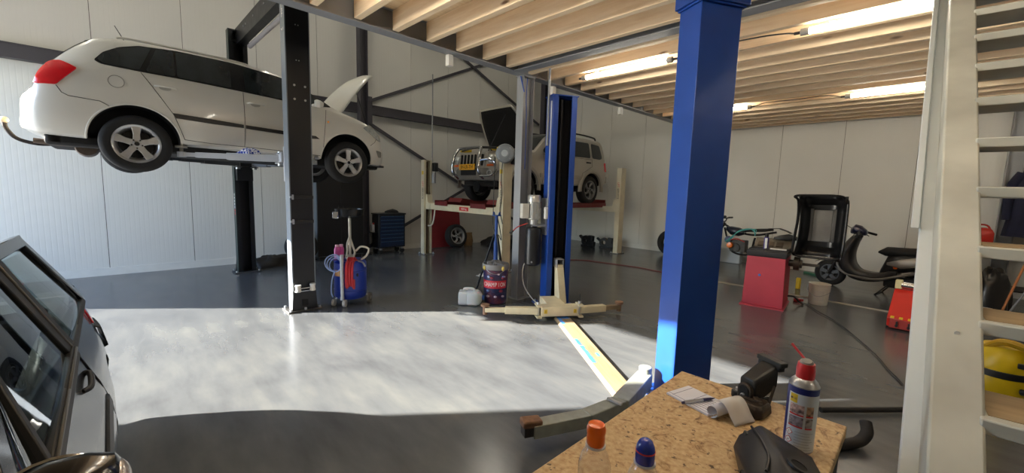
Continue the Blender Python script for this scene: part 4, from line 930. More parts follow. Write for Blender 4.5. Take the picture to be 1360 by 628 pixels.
    for i in range(7):
        mb = MB(); y = -.33+.11*i; mb.prism(rpoly([(-.028, -.115), (.028, -.115), (.028, .115), (-.028, .115)], .02, 3), .02, lk((3.068, y, .86), (1, 0, .09))); mb.build('grille_slot', mat('deep_black', '050505'), gr)
    mb = MB(); rows = []
    for yy in [(-.74+.074*i*2) for i in range(11)]:
        x = 3.14-.24*(abs(yy)/.74)**3; rows.append([(x-.1, yy, .46), (x-.01, yy, .46), (x+.03, yy, .52), (x+.03, yy, .64), (x, yy, .70), (x-.1, yy, .70)])
    mb.loft(rows); bu = mb.build('front_bumper', mat('bumper_grey', '77756f', .5, .1, .08, 6), t)
    mb = MB(); mb.bx(3.165, -.24, .555, 3.175, .24, .66); mb.build('bumper_slot', BLACKP, bu)
    pl = MB(); pl.bx(3.20, -.25, .66, 3.21, .25, .775); pl = pl.build('number_plate', mat('yellow_number_plate', 'e0a51e', .4, 0, .04, 10), t)
    mb = MB(); mb.text('JH-LR-TH', .105, T((3.2115, 0, .716)) @ RZ(PI/2) @ RX(PI/2), .002, sx=.92); mb.build('plate_lettering', BLACKINK, pl)
    for tag_, z0 in (('bull_bar', 0),):
        mb = MB(); mb.tube([(3.10, -.40, .50), (3.24, -.42, .62), (3.23, -.41, .90), (3.16, -.37, 1.06), (3.12, -.28, 1.10), (3.12, .28, 1.10), (3.16, .37, 1.06), (3.23, .41, .90), (3.24, .42, .62), (3.10, .40, .50)], .032, 12, 6)
        bb = mb.build('bull_bar', CHROME, t)
        mb = MB(); mb.tube([(3.23, -.41, .84), (3.16, -.58, .86), (3.08, -.68, .82), (3.06, -.71, .68), (3.10, -.62, .56), (3.22, -.42, .54)], .022, 10, 5); mb.build('bull_bar_side_loop', CHROME, bb)
        mb = MB(); mb.tube([(3.23, .41, .84), (3.16, .58, .86), (3.08, .68, .82), (3.06, .71, .68), (3.10, .62, .56), (3.22, .42, .54)], .022, 10, 5); mb.build('bull_bar_side_loop', CHROME, bb)
    # bonnet up: black underside towards the camera
    a = math.radians(64); Mh = T((2.0, 0, 1.12)) @ RY(-a); mb = MB(); rows = []
    for i in range(11):
        u = 1.0*i/10; hw = .66-.16*(i/10)**4; rows.append([(u, hw*(-1+2*j/16), .05*(1-(abs(-1+2*j/16))**3)-.06*(i/10)**4) for j in range(17)])
    mb.grid(rows); mb.xf(Mh); hd = mb.build('bonnet', PAINT, t, solid=.02)
    mb = MB(); mb.grid([[(.06+.9*i/8, (.60-.14*(i/8)**4)*(-1+2*j/12), -.012+.045*(1-(abs(-1+2*j/12))**3)-.055*((.06+.9*i/8))**4) for j in range(13)] for i in range(9)]); mb.xf(Mh); mb.build('bonnet_insulation', mat('black_felt', '0d0d0e', .95, 0, .2, 30, bump=.3), hd, solid=.012)
    mb = MB(); mb.cyl((2.9, .3, 1.05), (2.45, .3, 1.83), .008, n=8); mb.build('bonnet_stay', BLACKM, t)
    for y in (-.5, .52):
        mb = MB(); mb.bx(2.75, y-.14, 1.06, 2.9, y+.10, 1.12); mb.build('yellow_hinge_block', YELLOWP, t, bevel=.02)
    mb = MB(); mb.tube([(2.9, -.55, 1.09), (2.93, 0, 1.13), (2.9, .55, 1.10)], .025, 8, 6); mb.build('slam_panel_hose', BLACKP, t)
    mb = MB(); mb.bx(-.55, -.55, .34, 2.85, .55, .46); mb.build('underbody', mat('underbody_black', '1d1c1b'), t, bevel=.03)
    mb = MB(); mb.lathe([(0, -.12), (.11, -.12), (.13, 0), (.11, .12), (0, .12)], 18, T((2.75, -.1, .33)) @ RY(PI/2)); mb.cyl((2.34, -.6, .33), (2.34, .6, .33), .05, n=14); mb.build('front_axle', BLACKM, t)
    mb = MB(); mb.cyl((0, -.6, .33), (0, .6, .33), .05, n=14); mb.ball((0, .05, .33), .13, 16); mb.build('rear_axle', BLACKM, t)
    mb = MB(); mb.bx(-.80, -.72, .52, -.70, .72, .70); mb.build('rear_bumper', mat('beige_flare', 'a59f94'), t, bevel=.03)
car_jeep()
# ------------------------------------------------------------------ against the left wall
def tool_trolley():
    t = thing('tool_trolley', 'black tool trolley with dark blue drawers by the left wall', 'tool trolley', (-9.11, 4.78, 0))
    BK = mat('trolley_black', '111318', .4, .1, .15, 8); BL = mat('trolley_blue', '0f2344', .35, .1, .1, 6); TR = mat('drawer_edge', '3f6388', .3, .4, .1, 10)
    mb = MB(); mb.bx(-.15, -.34, .15, .20, .34, .93); mb.build('body', BK, t, bevel=.008)
    z = .90
    for i, h in enumerate((.085, .085, .085, .085, .085, .085, .085, .13)):
        mb = MB(); mb.bx(.20, -.30, z-h+.008, .215, .30, z); d = mb.build('drawer', BL, t, bevel=.003)
        mb = MB(); mb.bx(.215, -.29, z-.016, .226, .29, z-.004); mb.build('drawer_handle', TR, d); z -= h
    mb = MB(); mb.bx(-.16, -.36, .93, .22, .36, .965); mb.build('top_tray', BK, t, bevel=.01)
    for x in (-.10, .15):
        for y in (-.28, .28):
            mb = MB(); mb.cyl((x-.02, y, .06), (x+.02, y, .06), .06, n=20); c = mb.build('castor', RUBBER, t)
            mb = MB(); mb.bx(x-.03, y-.03, .10, x+.03, y+.03, .15); mb.build('castor_fork', ZINC, c)
    mb = MB(); mb.bx(-.12, -.37, .50, .14, -.345, .52); mb.bx(-.12, -.42, .50, -.11, -.345, .52); mb.bx(.13, -.42, .50, .14, -.345, .52); mb.bx(-.12, -.42, .50, .14, -.41, .515); mb.build('side_can_rack', BK, t)
    return t
tool_trolley()
for i, (x, c, l) in enumerate([(-9.13, 'c9c6c2', 'white aerosol can in the side rack of the tool trolley, nearer the drawers'), (-9.23, 'b9b4b4', 'white aerosol can in the side rack of the tool trolley, nearer the wall')]):
    t = thing('aerosol_can', l, 'spray can', (x+.06, 4.385, .52), 0, 'cans in the trolley rack')
    mb = MB(); mb.lathe([(0, 0), (.03, 0), (.03, .16), (.02, .18), (0, .18)], 18); mb.build('can_body', mat('can_paint_'+c, c, .35), t)
    mb = MB(); mb.lathe([(0, .18), (.022, .18), (.022, .22), (0, .225)], 16); mb.build('can_cap', REDP if i == 0 else WHITEP, t)
def gun(name, lab, cat, loc, rz):
    t = thing(name, lab, cat, loc, rz); mb = MB()
    mb.loft([[(x, y*w, z*h) for y, z in ((-1, 0), (1, 0), (1, .6), (.5, 1), (-.5, 1), (-1, .6))] for x, w, h in ((-.17, .03, .03), (-.1, .06, .06), (.02, .07, .09), (.12, .05, .06), (.16, .02, .02))]); mb.build('tool_body', BLACKP, t, bevel=.01)
    return t
gun('power_tool', 'dark rounded tool lying on top of the blue tool trolley', 'tool', (-9.15, 4.9, .966), 1.2)
t = thing('tool_cabinet', 'tall plain black metal cabinet against the left wall behind the oil drainer', 'cabinet', (-9.14, 3.57, 0))
mb = MB(); mb.bx(-.24, -.50, .06, .215, .50, 1.98); mb.build('body', mat('cabinet_side_sheen', '5d656e', .4, .15, .08, 4), t, bevel=.006)  # grey body paints in the light reflected off the black side
for s in (-1, 1):
    mb = MB(); mb.bx(.215, min(0, s*.49), .08, .24, max(0, s*.49), 1.96); d = mb.build('door', mat('cabinet_black', '121316', .4, .1, .1, 4), t, bevel=.005)
    mb = MB(); mb.bx(.24, s*.05-.012, 1.0, .262, s*.05+.012, 1.14); mb.build('handle', BLACKP, d, bevel=.004)
mb = MB(); mb.bx(-.22, -.46, 0, .2, .46, .06); mb.build('plinth', BLACKP, t)
blob_cloth('black_tarpaulin', mat('black_sheet', '141416', .6, 0, .2, 10), 'crumpled black sheet lying on the floor by the wall behind the lift post', 'tarpaulin', (-8.85, 2.2, 0), .20, .40, .20, 11, 0, .7)
mb = MB(); mb.tube([(-9.25, 1.75, .04), (-9.26, 2.2, .05), (-9.2, 2.5, .05), (-9.3, 2.9, .04)], .04, 10, 6); solo('black_hose', mb, RUBBER, 'fat black hose lying along the left wall beside the black sheet', 'hose')
# small wheel and box glimpsed left of the cabinet
t = thing('spare_wheel', 'dark spare wheel leaning in the gap left of the tall black cabinet', 'wheel', (-8.98, 2.78, .31), 0)
wheel(t, (0, 0, 0), .31, .21, .18, -1, 5, rim_m=mat('dark_rim', '55575b', .4, .6), name='tyre').parent = t
t.rotation_euler = (0, 0, math.radians(60))
# red board, alloy wheel, paper bag, dark pile below the four-post lift
mb = MB(); mb.box((0, 0, .52), (.03, .98, 1.03)); o = solo('red_board', mb, mat('dull_red_panel', '7a2026', .5, 0, .15, 4), 'dull red panel leaning on the wall under the cream lift', 'panel', loc=(-9.10, 6.5, 0.005), bevel=.006); o.rotation_euler = (0, -math.radians(8), 0)
t = thing('alloy_wheel', 'black tyre with silver swirl-spoke rim leaning on the red panel', 'wheel', (-8.90, 6.65, .315), math.radians(90)); t.rotation_euler = Euler((math.radians(-12), 0, PI/2), 'XYZ')
wheel(t, (0, 0, 0), .315, .22, .2, -1, 5, 'twist', name='tyre')
mb = MB(); rows = []
for z, w, d_ in ((0, .12, .07), (.12, .13, .08), (.26, .12, .06), (.33, .10, .03), (.37, .11, .015)):
    rows.append([(w*math.cos(a)*(1+.08*math.sin(5*a+z*20)), d_*math.sin(a)*(1+.1*math.sin(4*a+z*9)), z) for a in [2*PI*i/20 for i in range(20)]])
mb.loft(rows); solo('paper_bag', mb, mat('brown_paper', '8a6f4e', .8, 0, .2, 9), 'crumpled brown paper bag standing by the wall right of the red panel', 'bag', loc=(-9.05, 7.2, 0), rz=1.3)
blob_cloth('dark_cover_heap', mat('dark_heap', '1a1714', .8, 0, .3, 8), 'low heap of dark cloth on the floor near the corner behind the cream lift', 'cloth', (-8.6, 8.1, 0), .5, .6, .26, 5, .3, .8)
# lamp-black castings on the floor by the back wall
def casting(loc, rz, lab, s=1.):
    t = thing('axle_casting', lab, 'car part', loc, rz, 'black car parts by the back wall'); mb = MB(); Mx = T((0, 0, .17*s)) @ RX(PI/2)
    mb.lathe([(.07*s, -.06*s), (.15*s, -.06*s), (.16*s, 0), (.15*s, .06*s), (.07*s, .06*s), (.07*s, -.06*s)], 22, Mx); mb.build('ring_housing', BLACKM, t, bevel=.006)
    mb = MB(); mb.bar((.12*s, 0, .12*s), (.34*s, 0, .10*s), .12*s, .14*s); mb.bar((.2*s, 0, .12*s), (.22*s, 0, .34*s), .12*s, .16*s); mb.build('arm_casting', BLACKM, t, bevel=.012)
    mb = MB(); mb.bar((-.12*s, 0, .2*s), (-.26*s, 0, .30*s), .09*s, .06*s); mb.build('lug', BLACKM, t, bevel=.01)
    mb = MB(); mb.bx(-.14*s, -.08*s, 0, .3*s, .08*s, .05*s); mb.build('foot', BLACKM, t, bevel=.01)
casting((-7.05, 10.05, 0), -.2, 'black metal car part on the floor by the back wall, left one of two')
casting((-6.55, 10.25, 0), .1, 'black metal car part on the floor by the back wall, one nearer the cream post', .9)
# ------------------------------------------------------------------ waste-oil drainer
def oil_drainer():
    t = thing('oil_drainer', 'blue waste-oil drum on castors with raised silver catch dish beside the black lift post', 'oil drainer', (-5.43, 2.29, 0))
    DB = mat('drum_blue', '17349b', .35, .05, .1, 5, coat=.2)
    mb = MB(); mb.lathe([(0, .09), (.185, .09), (.205, .12), (.208, .20), (.213, .205), (.208, .21), (.208, .46), (.213, .465), (.208, .47), (.205, .57), (.18, .60), (0, .605)], 44); mb.build('drum', DB, t)
    cdir = Vector((.72, -.69, 0)); sd_ = Vector((.69, .72, 0))
    for k, (a, b, r) in enumerate([(.17, -.16, .045), (.21, .0, .05), (-.05, .24, .07), (-.2, -.12, .06)]):
        p = cdir*a+sd_*b; mb = MB(); mb.cyl(p+sd_*-.016+Vector((0, 0, r)), p+sd_*.016+Vector((0, 0, r)), r, n=22); w_ = mb.build('castor', mat('pale_castor', 'bfbdb8', .5) if k < 2 else mat('grey_castor', '5b5a58', .6), t)
        mb = MB(); mb.cyl(p+sd_*-.02+Vector((0, 0, r)), p+sd_*.02+Vector((0, 0, r)), r*.35, n=14); mb.build('castor_hub', ZINC, w_)
        mb = MB(); mb.bar(p+Vector((0, 0, r)), p*.8+Vector((0, 0, r+.06)), .03, .014); mb.build('castor_bracket', ZINC, w_)
    q = cdir*.235+sd_*-.02
    mb = MB(); mb.cyl(q+Vector((0, 0, .12)), q+Vector((0, 0, .70)), .024, n=16); mb.cyl(q+Vector((0, 0, .10)), q+Vector((0, 0, .14)), .03, n=16); mb.build('front_tube', ZINC, t)
    mb = MB(); mb.cyl((0, 0, .60), (0, 0, .66), .06, n=20); mb.cyl((0, 0, .66), (0, 0, 1.18), .017, n=14); mb.cyl((0, 0, .80), (0, 0, .86), .026, n=14); mb.build('mast', mat('pale_steel_tube', 'c4c4bd', .35, .6), t)
    mb = MB(); mb.lathe([(.0, 1.175), (.06, 1.165), (.17, 1.20), (.185, 1.285), (.178, 1.285), (.165, 1.205), (.06, 1.185), (0, 1.185)], 28); mb.xf(Matrix.Diagonal((1., 1., 1, 1)))
    mb.build('catch_dish', mat('black_dish', '1d1e20', .25, .5, .2, 10), t)
    mb = MB(); c = cdir*.1-sd_*.14
    mb.bar(c+Vector((0, 0, 1.205))+sd_*-.03, c+Vector((0, 0, 1.205))+sd_*.05, .10, .09); mb.build('dish_spout', CHROME, t, bevel=.01)
    mb = MB(); mb.tube([(.0, 0, .92), (.03, -.05, .82), (.1, -.08, .74), (.16, -.12, .66)], .012, 8, 5); mb.tube([(0, 0, .9), (.02, .03, .78), (.08, .03, .70), (.12, -.02, .64)], .014, 8, 5); mb.build('probe_hose', mat('pale_hose', 'bdbcb4', .5), t)
    mb = MB(); r_ = random.Random(4)
    for k in range(9):
        o = sd_*(.03+.012*k)+cdir*(.16+.006*(k % 3)); zt = .62+.03*(k % 2)
        mb.tube([o-cdir*.1+Vector((0, 0, .60)), o+Vector((0, 0, zt)), o+cdir*.075+Vector((0, 0, .54)), o+cdir*.08+Vector((0, 0, .36-.012*abs(k-4))), o+cdir*.07+sd_*.015+Vector((0, 0, .30-.01*abs(k-4))), o+cdir*.075+sd_*.02+Vector((0, 0, .38))], .010, 7, 5)
    mb.build('red_hose_bundle', mat('red_hose', 'a61c25', .45, 0, .2, 9), t)
    HB = mat('pale_blue_hose', '8fa6d6', .35, 0, .1, 9)
    for k in range(3):
        mb = MB(); c = cdir*(.20+.01*k)-sd_*(.11+.01*k); rr_ = .085+.012*k
        mb.tube([c+sd_*rr_*math.cos(a)+Vector((0, 0, .56+.01*k+rr_*1.05*math.sin(a)))+cdir*.02*math.sin(2*a+k) for a in [2*PI*i/18 for i in range(18)]], .008, 7, closed=True); mb.build('blue_hose_coil', HB, t)
    mb = MB(); c = cdir*.22-sd_*.12; mb.tube([c+Vector((0, 0, .48)), c+cdir*.02-sd_*.03+Vector((0, 0, .36)), c-sd_*.05+Vector((0, 0, .2)), c-sd_*.03+Vector((0, 0, .13))], .008, 7, 5); mb.build('blue_hose_tail', HB, t)
    mb = MB(); c = sd_*.12; mb.tube([c+Vector((.02, .02, .60)), c+sd_*.1+Vector((0, 0, .66)), c+sd_*.13+Vector((0, 0, .75)), c+sd_*.03+Vector((0, 0, .78)), c-sd_*.04+Vector((0, 0, .72))], .013, 8, 5); mb.build('white_suction_hose', mat('white_hose', 'cfcabd'), t)
    mb = MB(); mb.tube([sd_*.14+cdir*.1+Vector((0, 0, .60)), sd_*.21+cdir*.12+Vector((0, 0, .585)), sd_*.245+cdir*.12+Vector((0, 0, .53))], .012, 8, 4); mb.build('drain_tap', ZINC, t)
    Ml = lk(cdir*.2122-sd_*.09+Vector((0, 0, .45)), cdir*.9-sd_*.39); mb = MB(); mb.box(None, (.085, .08, .003), M=Ml); mb.build('paper_tag', mat('tan_tag', 'b78a5c', .7), t)
    mb = MB(); mb.box(None, (.02, .04, .012), M=lk(cdir*.15+sd_*.15+Vector((0, 0, .42)), cdir+sd_)); mb.build('drum_plug', BLACKP, t)
    mb = MB(); mb.bx(-.14, -.24, .605, .06, -.08, .615); mb.xf(RZ(0)); mb.build('bottle_tray', DB, t)
    return t
oil_drainer()
for i, (a, b) in enumerate([(.10, -.16), (.045, -.125)]):
    p = Vector((-5.43, 2.29, .605))+Vector((.72, -.69, 0))*(a-.06)+Vector((.69, .72, 0))*b
    t = thing('coolant_bottle', ['pink bottle on the blue oil drum, left one nearer the lift post', 'pink bottle on the blue oil drum, right one of two'][i], 'bottle', p, 0, 'pink bottles on the oil drum')
    mb = MB(); mb.lathe([(0, 0), (.034, 0), (.036, .01), (.036, .13), (.03, .155), (.02, .17), (0, .17)], 20); mb.build('bottle_body', mat('pink_label', 'c0509a', .4, 0, .15, 14), t)
    mb = MB(); mb.lathe([(0, .168), (.024, .168), (.024, .195), (0, .198)], 16); mb.build('bottle_cap', mat('pale_pink_cap', 'd8a9c2', .5), t)
# ------------------------------------------------------------------ drum bin, jerrycan, stand
def drum_bin():
    t = thing('oil_drum', 'dark printed CHAMPION oil drum used as bin at the foot of the grey post', 'drum', (-4.22, 3.86, 0))
    DK = bpy.data.materials.new('printed_drum'); DK.use_nodes = True; N = DK.node_tree.nodes; L = DK.node_tree.links; b = N['Principled BSDF']
    tc = N.new('ShaderNodeTexCoord'); vo = N.new('ShaderNodeTexNoise'); vo.inputs['Scale'].default_value = 7; vo.inputs['Detail'].default_value = 3; L.new(tc.outputs['Object'], vo.inputs['Vector'])
    cr = N.new('ShaderNodeValToRGB'); e = cr.color_ramp.elements; e[0].position = .3; e[0].color = (*hx('1c2447'), 1); e[1].position = .75; e[1].color = (*hx('4b3f5e'), 1)
    for p_, c_ in ((.45, '232c55'), (.55, '3b2348'), (.62, '5c2a3c')): q = e.new(p_); q.color = (*hx(c_), 1)
    L.new(vo.outputs[0], cr.inputs[0]); L.new(cr.outputs[0], b.inputs['Base Color']); b.inputs['Roughness'].default_value = .35
    mb = MB(); mb.lathe([(0, .01), (.155, .01), (.162, .03), (.163, .16), (.168, .165), (.163, .17), (.175, .40), (.180, .405), (.176, .41), (.18, .50), (.17, .50), (.15, .03), (0, .03)], 48); mb.build('drum_body', DK, t)
    cd = math.atan2(-.68, .73)
    mb = MB(); mb.lathe([(.1735, .235), (.1745, .235), (.1795, .345), (.1785, .345)], 30, a0=cd-1.15, a1=cd+1.0); lb = mb.build('red_label', mat('champion_red', 'c62a3b', .35, 0, .06, 8), t)
    s = 'CHAMPION'
    for i, ch in enumerate(s):
        a = cd+(-1.02+1.89*(i+.5)/len(s)); mb = MB(); mb.text(ch, .085, lk((.1785*math.cos(a), .1785*math.sin(a), .288), (math.cos(a), math.sin(a), -.045)), .003, sx=.66); mb.build('label_letter', WHITEINK, lb)
    r_ = random.Random(2)
    for k in range(12):
        a = cd+r_.uniform(-.9, .8); z = r_.choice((.40, .385, .44, .12, .20, .10)); rr_ = .168+.02*(z-.1)/.4+.0005
        mb = MB(); mb.ball((rr_*math.cos(a), rr_*math.sin(a), z), .03*r_.uniform(.5, 1), 12, (1, 1, .7)); mb.xf(Matrix.Identity(4)); 
        for v in mb.bm.verts:
            q = Vector((v.co.x, v.co.y)); 
            l_ = q.length; f_ = min(l_, .1655+.03*(v.co.z)/.5+.0015+.004); v.co.x *= f_/l_; v.co.y *= f_/l_
        mb.build('print_patch', mat('print_%d' % (k % 4), ('b9a9b8', '8c2f48', 'cdbccb', '7891c4')[k % 4], .4, 0, .3, 30), t)
    mb = MB(); mb.lathe([(.172, .49), (.186, .49), (.19, .50), (.19, .555), (.184, .565), (.172, .565), (.17, .52), (.172, .49)], 44); mb.build('rim_collar', mat('grey_collar', '7f7f80', .5, 0, .08, 8), t, bevel=.003)
    mb = MB(); mb.tube([(.185*math.cos(a), .185*math.sin(a), .53-.09*math.sin((a-cd+1.0)/2.0*PI)) for a in [cd-1.0+2.0*i/14 for i in range(15)]], .004, 6); mb.build('wire_handle', ZINC, t)
    for a in (cd-.95, cd+.55):
        mb = MB(); mb.ball((.192*math.cos(a), .192*math.sin(a), .515), .03, 12, (.7, .7, 1.1)); mb.build('yellow_lug', mat('yellow_tape', 'd8c467', .6, 0, .2, 20), t)
    return t
drum_bin()
blob_cloth('waste_rag', mat('grey_rag', '6f7276', .9, 0, .3, 14), 'grey crumpled rags filling the top of the printed oil drum', 'rag', (-4.22, 3.86, .50), .14, .14, .10, 21, .4, .8)
def jerrycan():
    t = thing('jerrycan', 'translucent white plastic jerrycan lying on the floor in front of the printed drum', 'jerrycan', (-4.34, 3.52, 0), math.atan2(.72, .69))
    m = mat('milky_plastic', 'cfd6da', .35, 0, .05, 6); m.node_tree.nodes['Principled BSDF'].inputs['Subsurface Weight'].default_value = .2
    mb = MB(); prof = []
    for x, w, h in ((-.17, .085, .07), (-.165, .10, .09), (-.06, .105, .095), (-.05, .098, .09), (-.04, .105, .095), (.08, .105, .095), (.12, .085, .08), (.15, .045, .045)):
        prof.append([(x, w*sx_*(1-.0), .10+h*sz) for sx_, sz in ((-1, -.8), (-.8, -1), (.8, -1), (1, -.8), (1, .8), (.8, 1), (-.8, 1), (-1, .8))])
    mb.loft(prof); mb.build('can_body', m, t, bevel=.012, seg=3)
    mb = MB(); mb.cyl((.145, 0, .10), (.185, 0, .10), .035, n=22); mb.build('blue_cap', mat('blue_cap', '2456a8', .4), t, bevel=.005)
    mb = MB(); mb.tube([(-.10, 0, .192), (-.09, 0, .225), (.02, 0, .225), (.05, 0, .19)], .016, 10, 4); mb.build('grip', m, t)
jerrycan()
def support_stand():
    t = thing('support_stand', 'blue tripod support stand with black legs behind the printed oil drum', 'stand', (-4.58, 4.18, 0))
    BS = mat('stand_blue', '2a4f9a', .4, .1, .1, 8)
    mb = MB(); mb.cyl((0, 0, .10), (0, 0, .82), .034, n=18); mb.cyl((0, 0, .82), (0, 0, 1.20), .024, n=16); mb.build('column', BS, t)
    mb = MB(); mb.bx(-.05, -.05, 1.20, .05, .05, 1.215); mb.bar((-.05, 0, 1.21), (-.07, 0, 1.26), .03, .01); mb.bar((.05, 0, 1.21), (.07, 0, 1.26), .03, .01); mb.build('fork_head', BS, t)
    for k in range(3):
        a = -.75+2*PI*k/3+.5; f = Vector((math.cos(a), math.sin(a), 0)); mb = MB(); mb.bar(f*.03+Vector((0, 0, .92)), f*.30+Vector((0, 0, .02)), .022, .022); mb.bar(f*.03+Vector((0, 0, .45)), f*.165+Vector((0, 0, .45)), .014, .014); l = mb.build('leg', BLACKM, t)
        mb = MB(); mb.cyl(f*.30, f*.30+Vector((0, 0, .02)), .03, n=12); mb.build('foot_pad', RUBBER, l)
    mb = MB(); mb.tube([(.03, 0, 1.15), (.14, -.05, 1.0), (.20, -.08, .86), (.10, -.04, .92)], .007, 6, 5); mb.build('hydraulic_hose', BLACKP, t)
support_stand()
blob_cloth('scrap_paper', mat('scrap_white', 'c9c5bd', .7, 0, .2, 20), 'flat scrap of white paper and wire on the floor behind the tripod stand', 'scrap', (-5.6, 5.0, 0), .22, .14, .035, 9, .6, 1.1)
# ------------------------------------------------------------------ back wall: dirt bike, scooter, balancer
def free_wheel(t, p, R, r, w, ry=0., name='wheel', spokes=5, m=None, rim=None):
    return wheel(t, p, R, r, w, -1, spokes, rim_m=rim or mat('dark_rim', '55575b', .4, .6), name=name)
def dirt_bike():
    t = thing('motorbike', 'stripped dark motorbike by the back wall behind the red balancing machine', 'motorbike', (-3.2, 10.2, 0)); FR = mat('bike_frame_black', '1b1b1e', .4, .3, .2, 12)
    free_wheel(t, (-.52, 0, .31), .31, .235, .08, name='front_wheel'); free_wheel(t, (.80, 0, .31), .31, .235, .11, name='rear_wheel')
    for s in (-1, 1):
        mb = MB(); mb.cyl((-.52, s*.075, .31), (-.12, s*.075, .98), .026, n=12); mb.cyl((-.40, s*.075, .51), (-.12, s*.075, .98), .032, n=12); mb.build('fork_leg', FR, t)
    mb = MB(); mb.tube([(-.08, -.38, 1.10), (-.12, -.22, 1.10), (-.12, -.08, 1.02), (-.12, .08, 1.02), (-.12, .22, 1.10), (-.08, .38, 1.10)], .013, 8, 5); hb = mb.build('handlebar', FR, t)
    for s in (-1, 1):
        mb = MB(); mb.cyl((-.10, s*.25, 1.10), (-.07, s*.38, 1.10), .02, n=12); mb.build('grip', RUBBER, hb)
        mb = MB(); mb.tube([(-.12, s*.24, 1.09), (-.17, s*.28, 1.08), (-.15, s*.38, 1.07)], .008, 6, 3); mb.build('brake_lever', FR, hb)
        mb = MB(); mb.tube([(-.11, s*.12, 1.07), (-.16, s*.14, 1.10), (-.18, s*.16, 1.11)], .012, 6, 3); mb.ball((-.17, s*.17, 1.11), .05, 12, (.8, 1, .8)); mb.build('switch_block', BLACKP, hb)
    mb = MB(); mb.tube([(-.10, 0, .95), (.2, 0, .80), (.55, 0, .76), (.95, 0, .86)], .022, 8, 5); mb.tube([(-.10, 0, .88), (.0, 0, .55), (.12, 0, .33), (.45, 0, .32), (.55, 0, .7)], .022, 8, 5); mb.build('frame_tubes', FR, t)
    for s in (-1, 1):
        mb = MB(); mb.bar((.42, s*.07, .36), (.80, s*.07, .31), .05, .03); mb.build('swing_arm', FR, t)
    mb = MB(); mb.loft([[(x, w*c, z+h*s_) for c, s_ in [(math.cos(a), math.sin(a)) for a in [2*PI*i/14 for i in range(14)]]] for x, w, h, z in ((-.05, .05, .05, .86), (.05, .13, .10, .82), (.22, .14, .10, .80), (.34, .09, .05, .80))]); mb.build('fuel_tank', mat('dark_blue_tank', '141b2d', .3, .1, .1, 6, coat=.3), t)
    mb = MB(); mb.loft([[(x, w*y_, z+h*z_) for y_, z_ in ((-1, 0), (-.8, 1), (.8, 1), (1, 0), (.8, -.6), (-.8, -.6))] for x, w, h, z in ((.28, .08, .03, .82), (.45, .12, .04, .85), (.75, .12, .04, .88), (.88, .07, .02, .90))]); mb.build('seat', RUBBER, t, bevel=.01)
    mb = MB(); mb.grid([[(x, y, z-.4*y*y) for y in (-.09, -.05, 0, .05, .09)] for x, z in ((.6, .86), (.8, .93), (1.0, .95), (1.15, .90), (1.22, .86))]); mb.build('rear_mudguard', BLACKP, t, solid=.008)
    mb = MB(); mb.bx(.08, -.11, .35, .40, .11, .62); mb.lathe([(0, -.13), (.10, -.13), (.11, 0), (.10, .13), (0, .13)], 18, T((.2, 0, .45)) @ RX(PI/2)); mb.build('engine', mat('engine_grey', '4c4b4a', .5, .5, .3, 14), t, bevel=.015)
    mb = MB(); mb.lathe([(0, .05), (.06, .04), (.07, 0), (0, -.02)], 18, T((.10, -.18, .50)) @ RX(PI/2)); mb.build('orange_lamp', mat('orange_lens', 'e07324', .25, 0, .08, 8, coat=.4), t)
    mb = MB(); mb.lathe([(0, .05), (.07, .04), (.08, 0), (0, -.02)], 18, T((.04, -.12, .62)) @ RX(PI/2)); mb.build('horn_cover', mat('horn_blue', '1c2f62', .4), t)
    TE = mat('teal_wire', '4aa5a8', .4, 0, .1, 10)
    for k in range(4):
        mb = MB(); r_ = random.Random(k); mb.tube([(-.02+.03*k, -.16, .56), (.15+.02*k, -.19, .72+.02*k), (.30, -.17, .84+.02*r_.random()), (.46+.04*k, -.15, .90), (.58, -.16, .84-.03*k)], .008, 6, 5); mb.build('teal_cable', TE, t)
    mb = MB(); mb.tube([(.1, -.18, .62), (.25, -.2, .66), (.4, -.19, .6)], .012, 6, 5); mb.build('red_cable', REDP, t)
    mb = MB(); mb.tube([(.5, .1, .0), (.5, .12, .2), (.45, .1, .35)], .012, 8, 4); mb.build('side_stand', FR, t)
dirt_bike()
t = thing('tyre', 'loose black tyre standing by the back wall behind the near blue post', 'tyre', (-4.72, 10.55, .335), 0); mb = MB(); mb.lathe([(.22, -.08), (.30, -.10), (.33, -.07), (.335, 0), (.33, .07), (.30, .10), (.22, .08), (.22, -.08)], 40, RX(PI/2)); mb.build('tyre_ring', TYRE, t)
t2 = MB(); t2.bx(-.26, -.12, 0, .26, .08, .34); solo('foam_box', t2, mat('pale_foam', 'b9c0c4', .7, 0, .05, 6), 'pale box on the floor by the back wall under the motorbike', 'box', loc=(-3.3, 10.75, 0), bevel=.02)
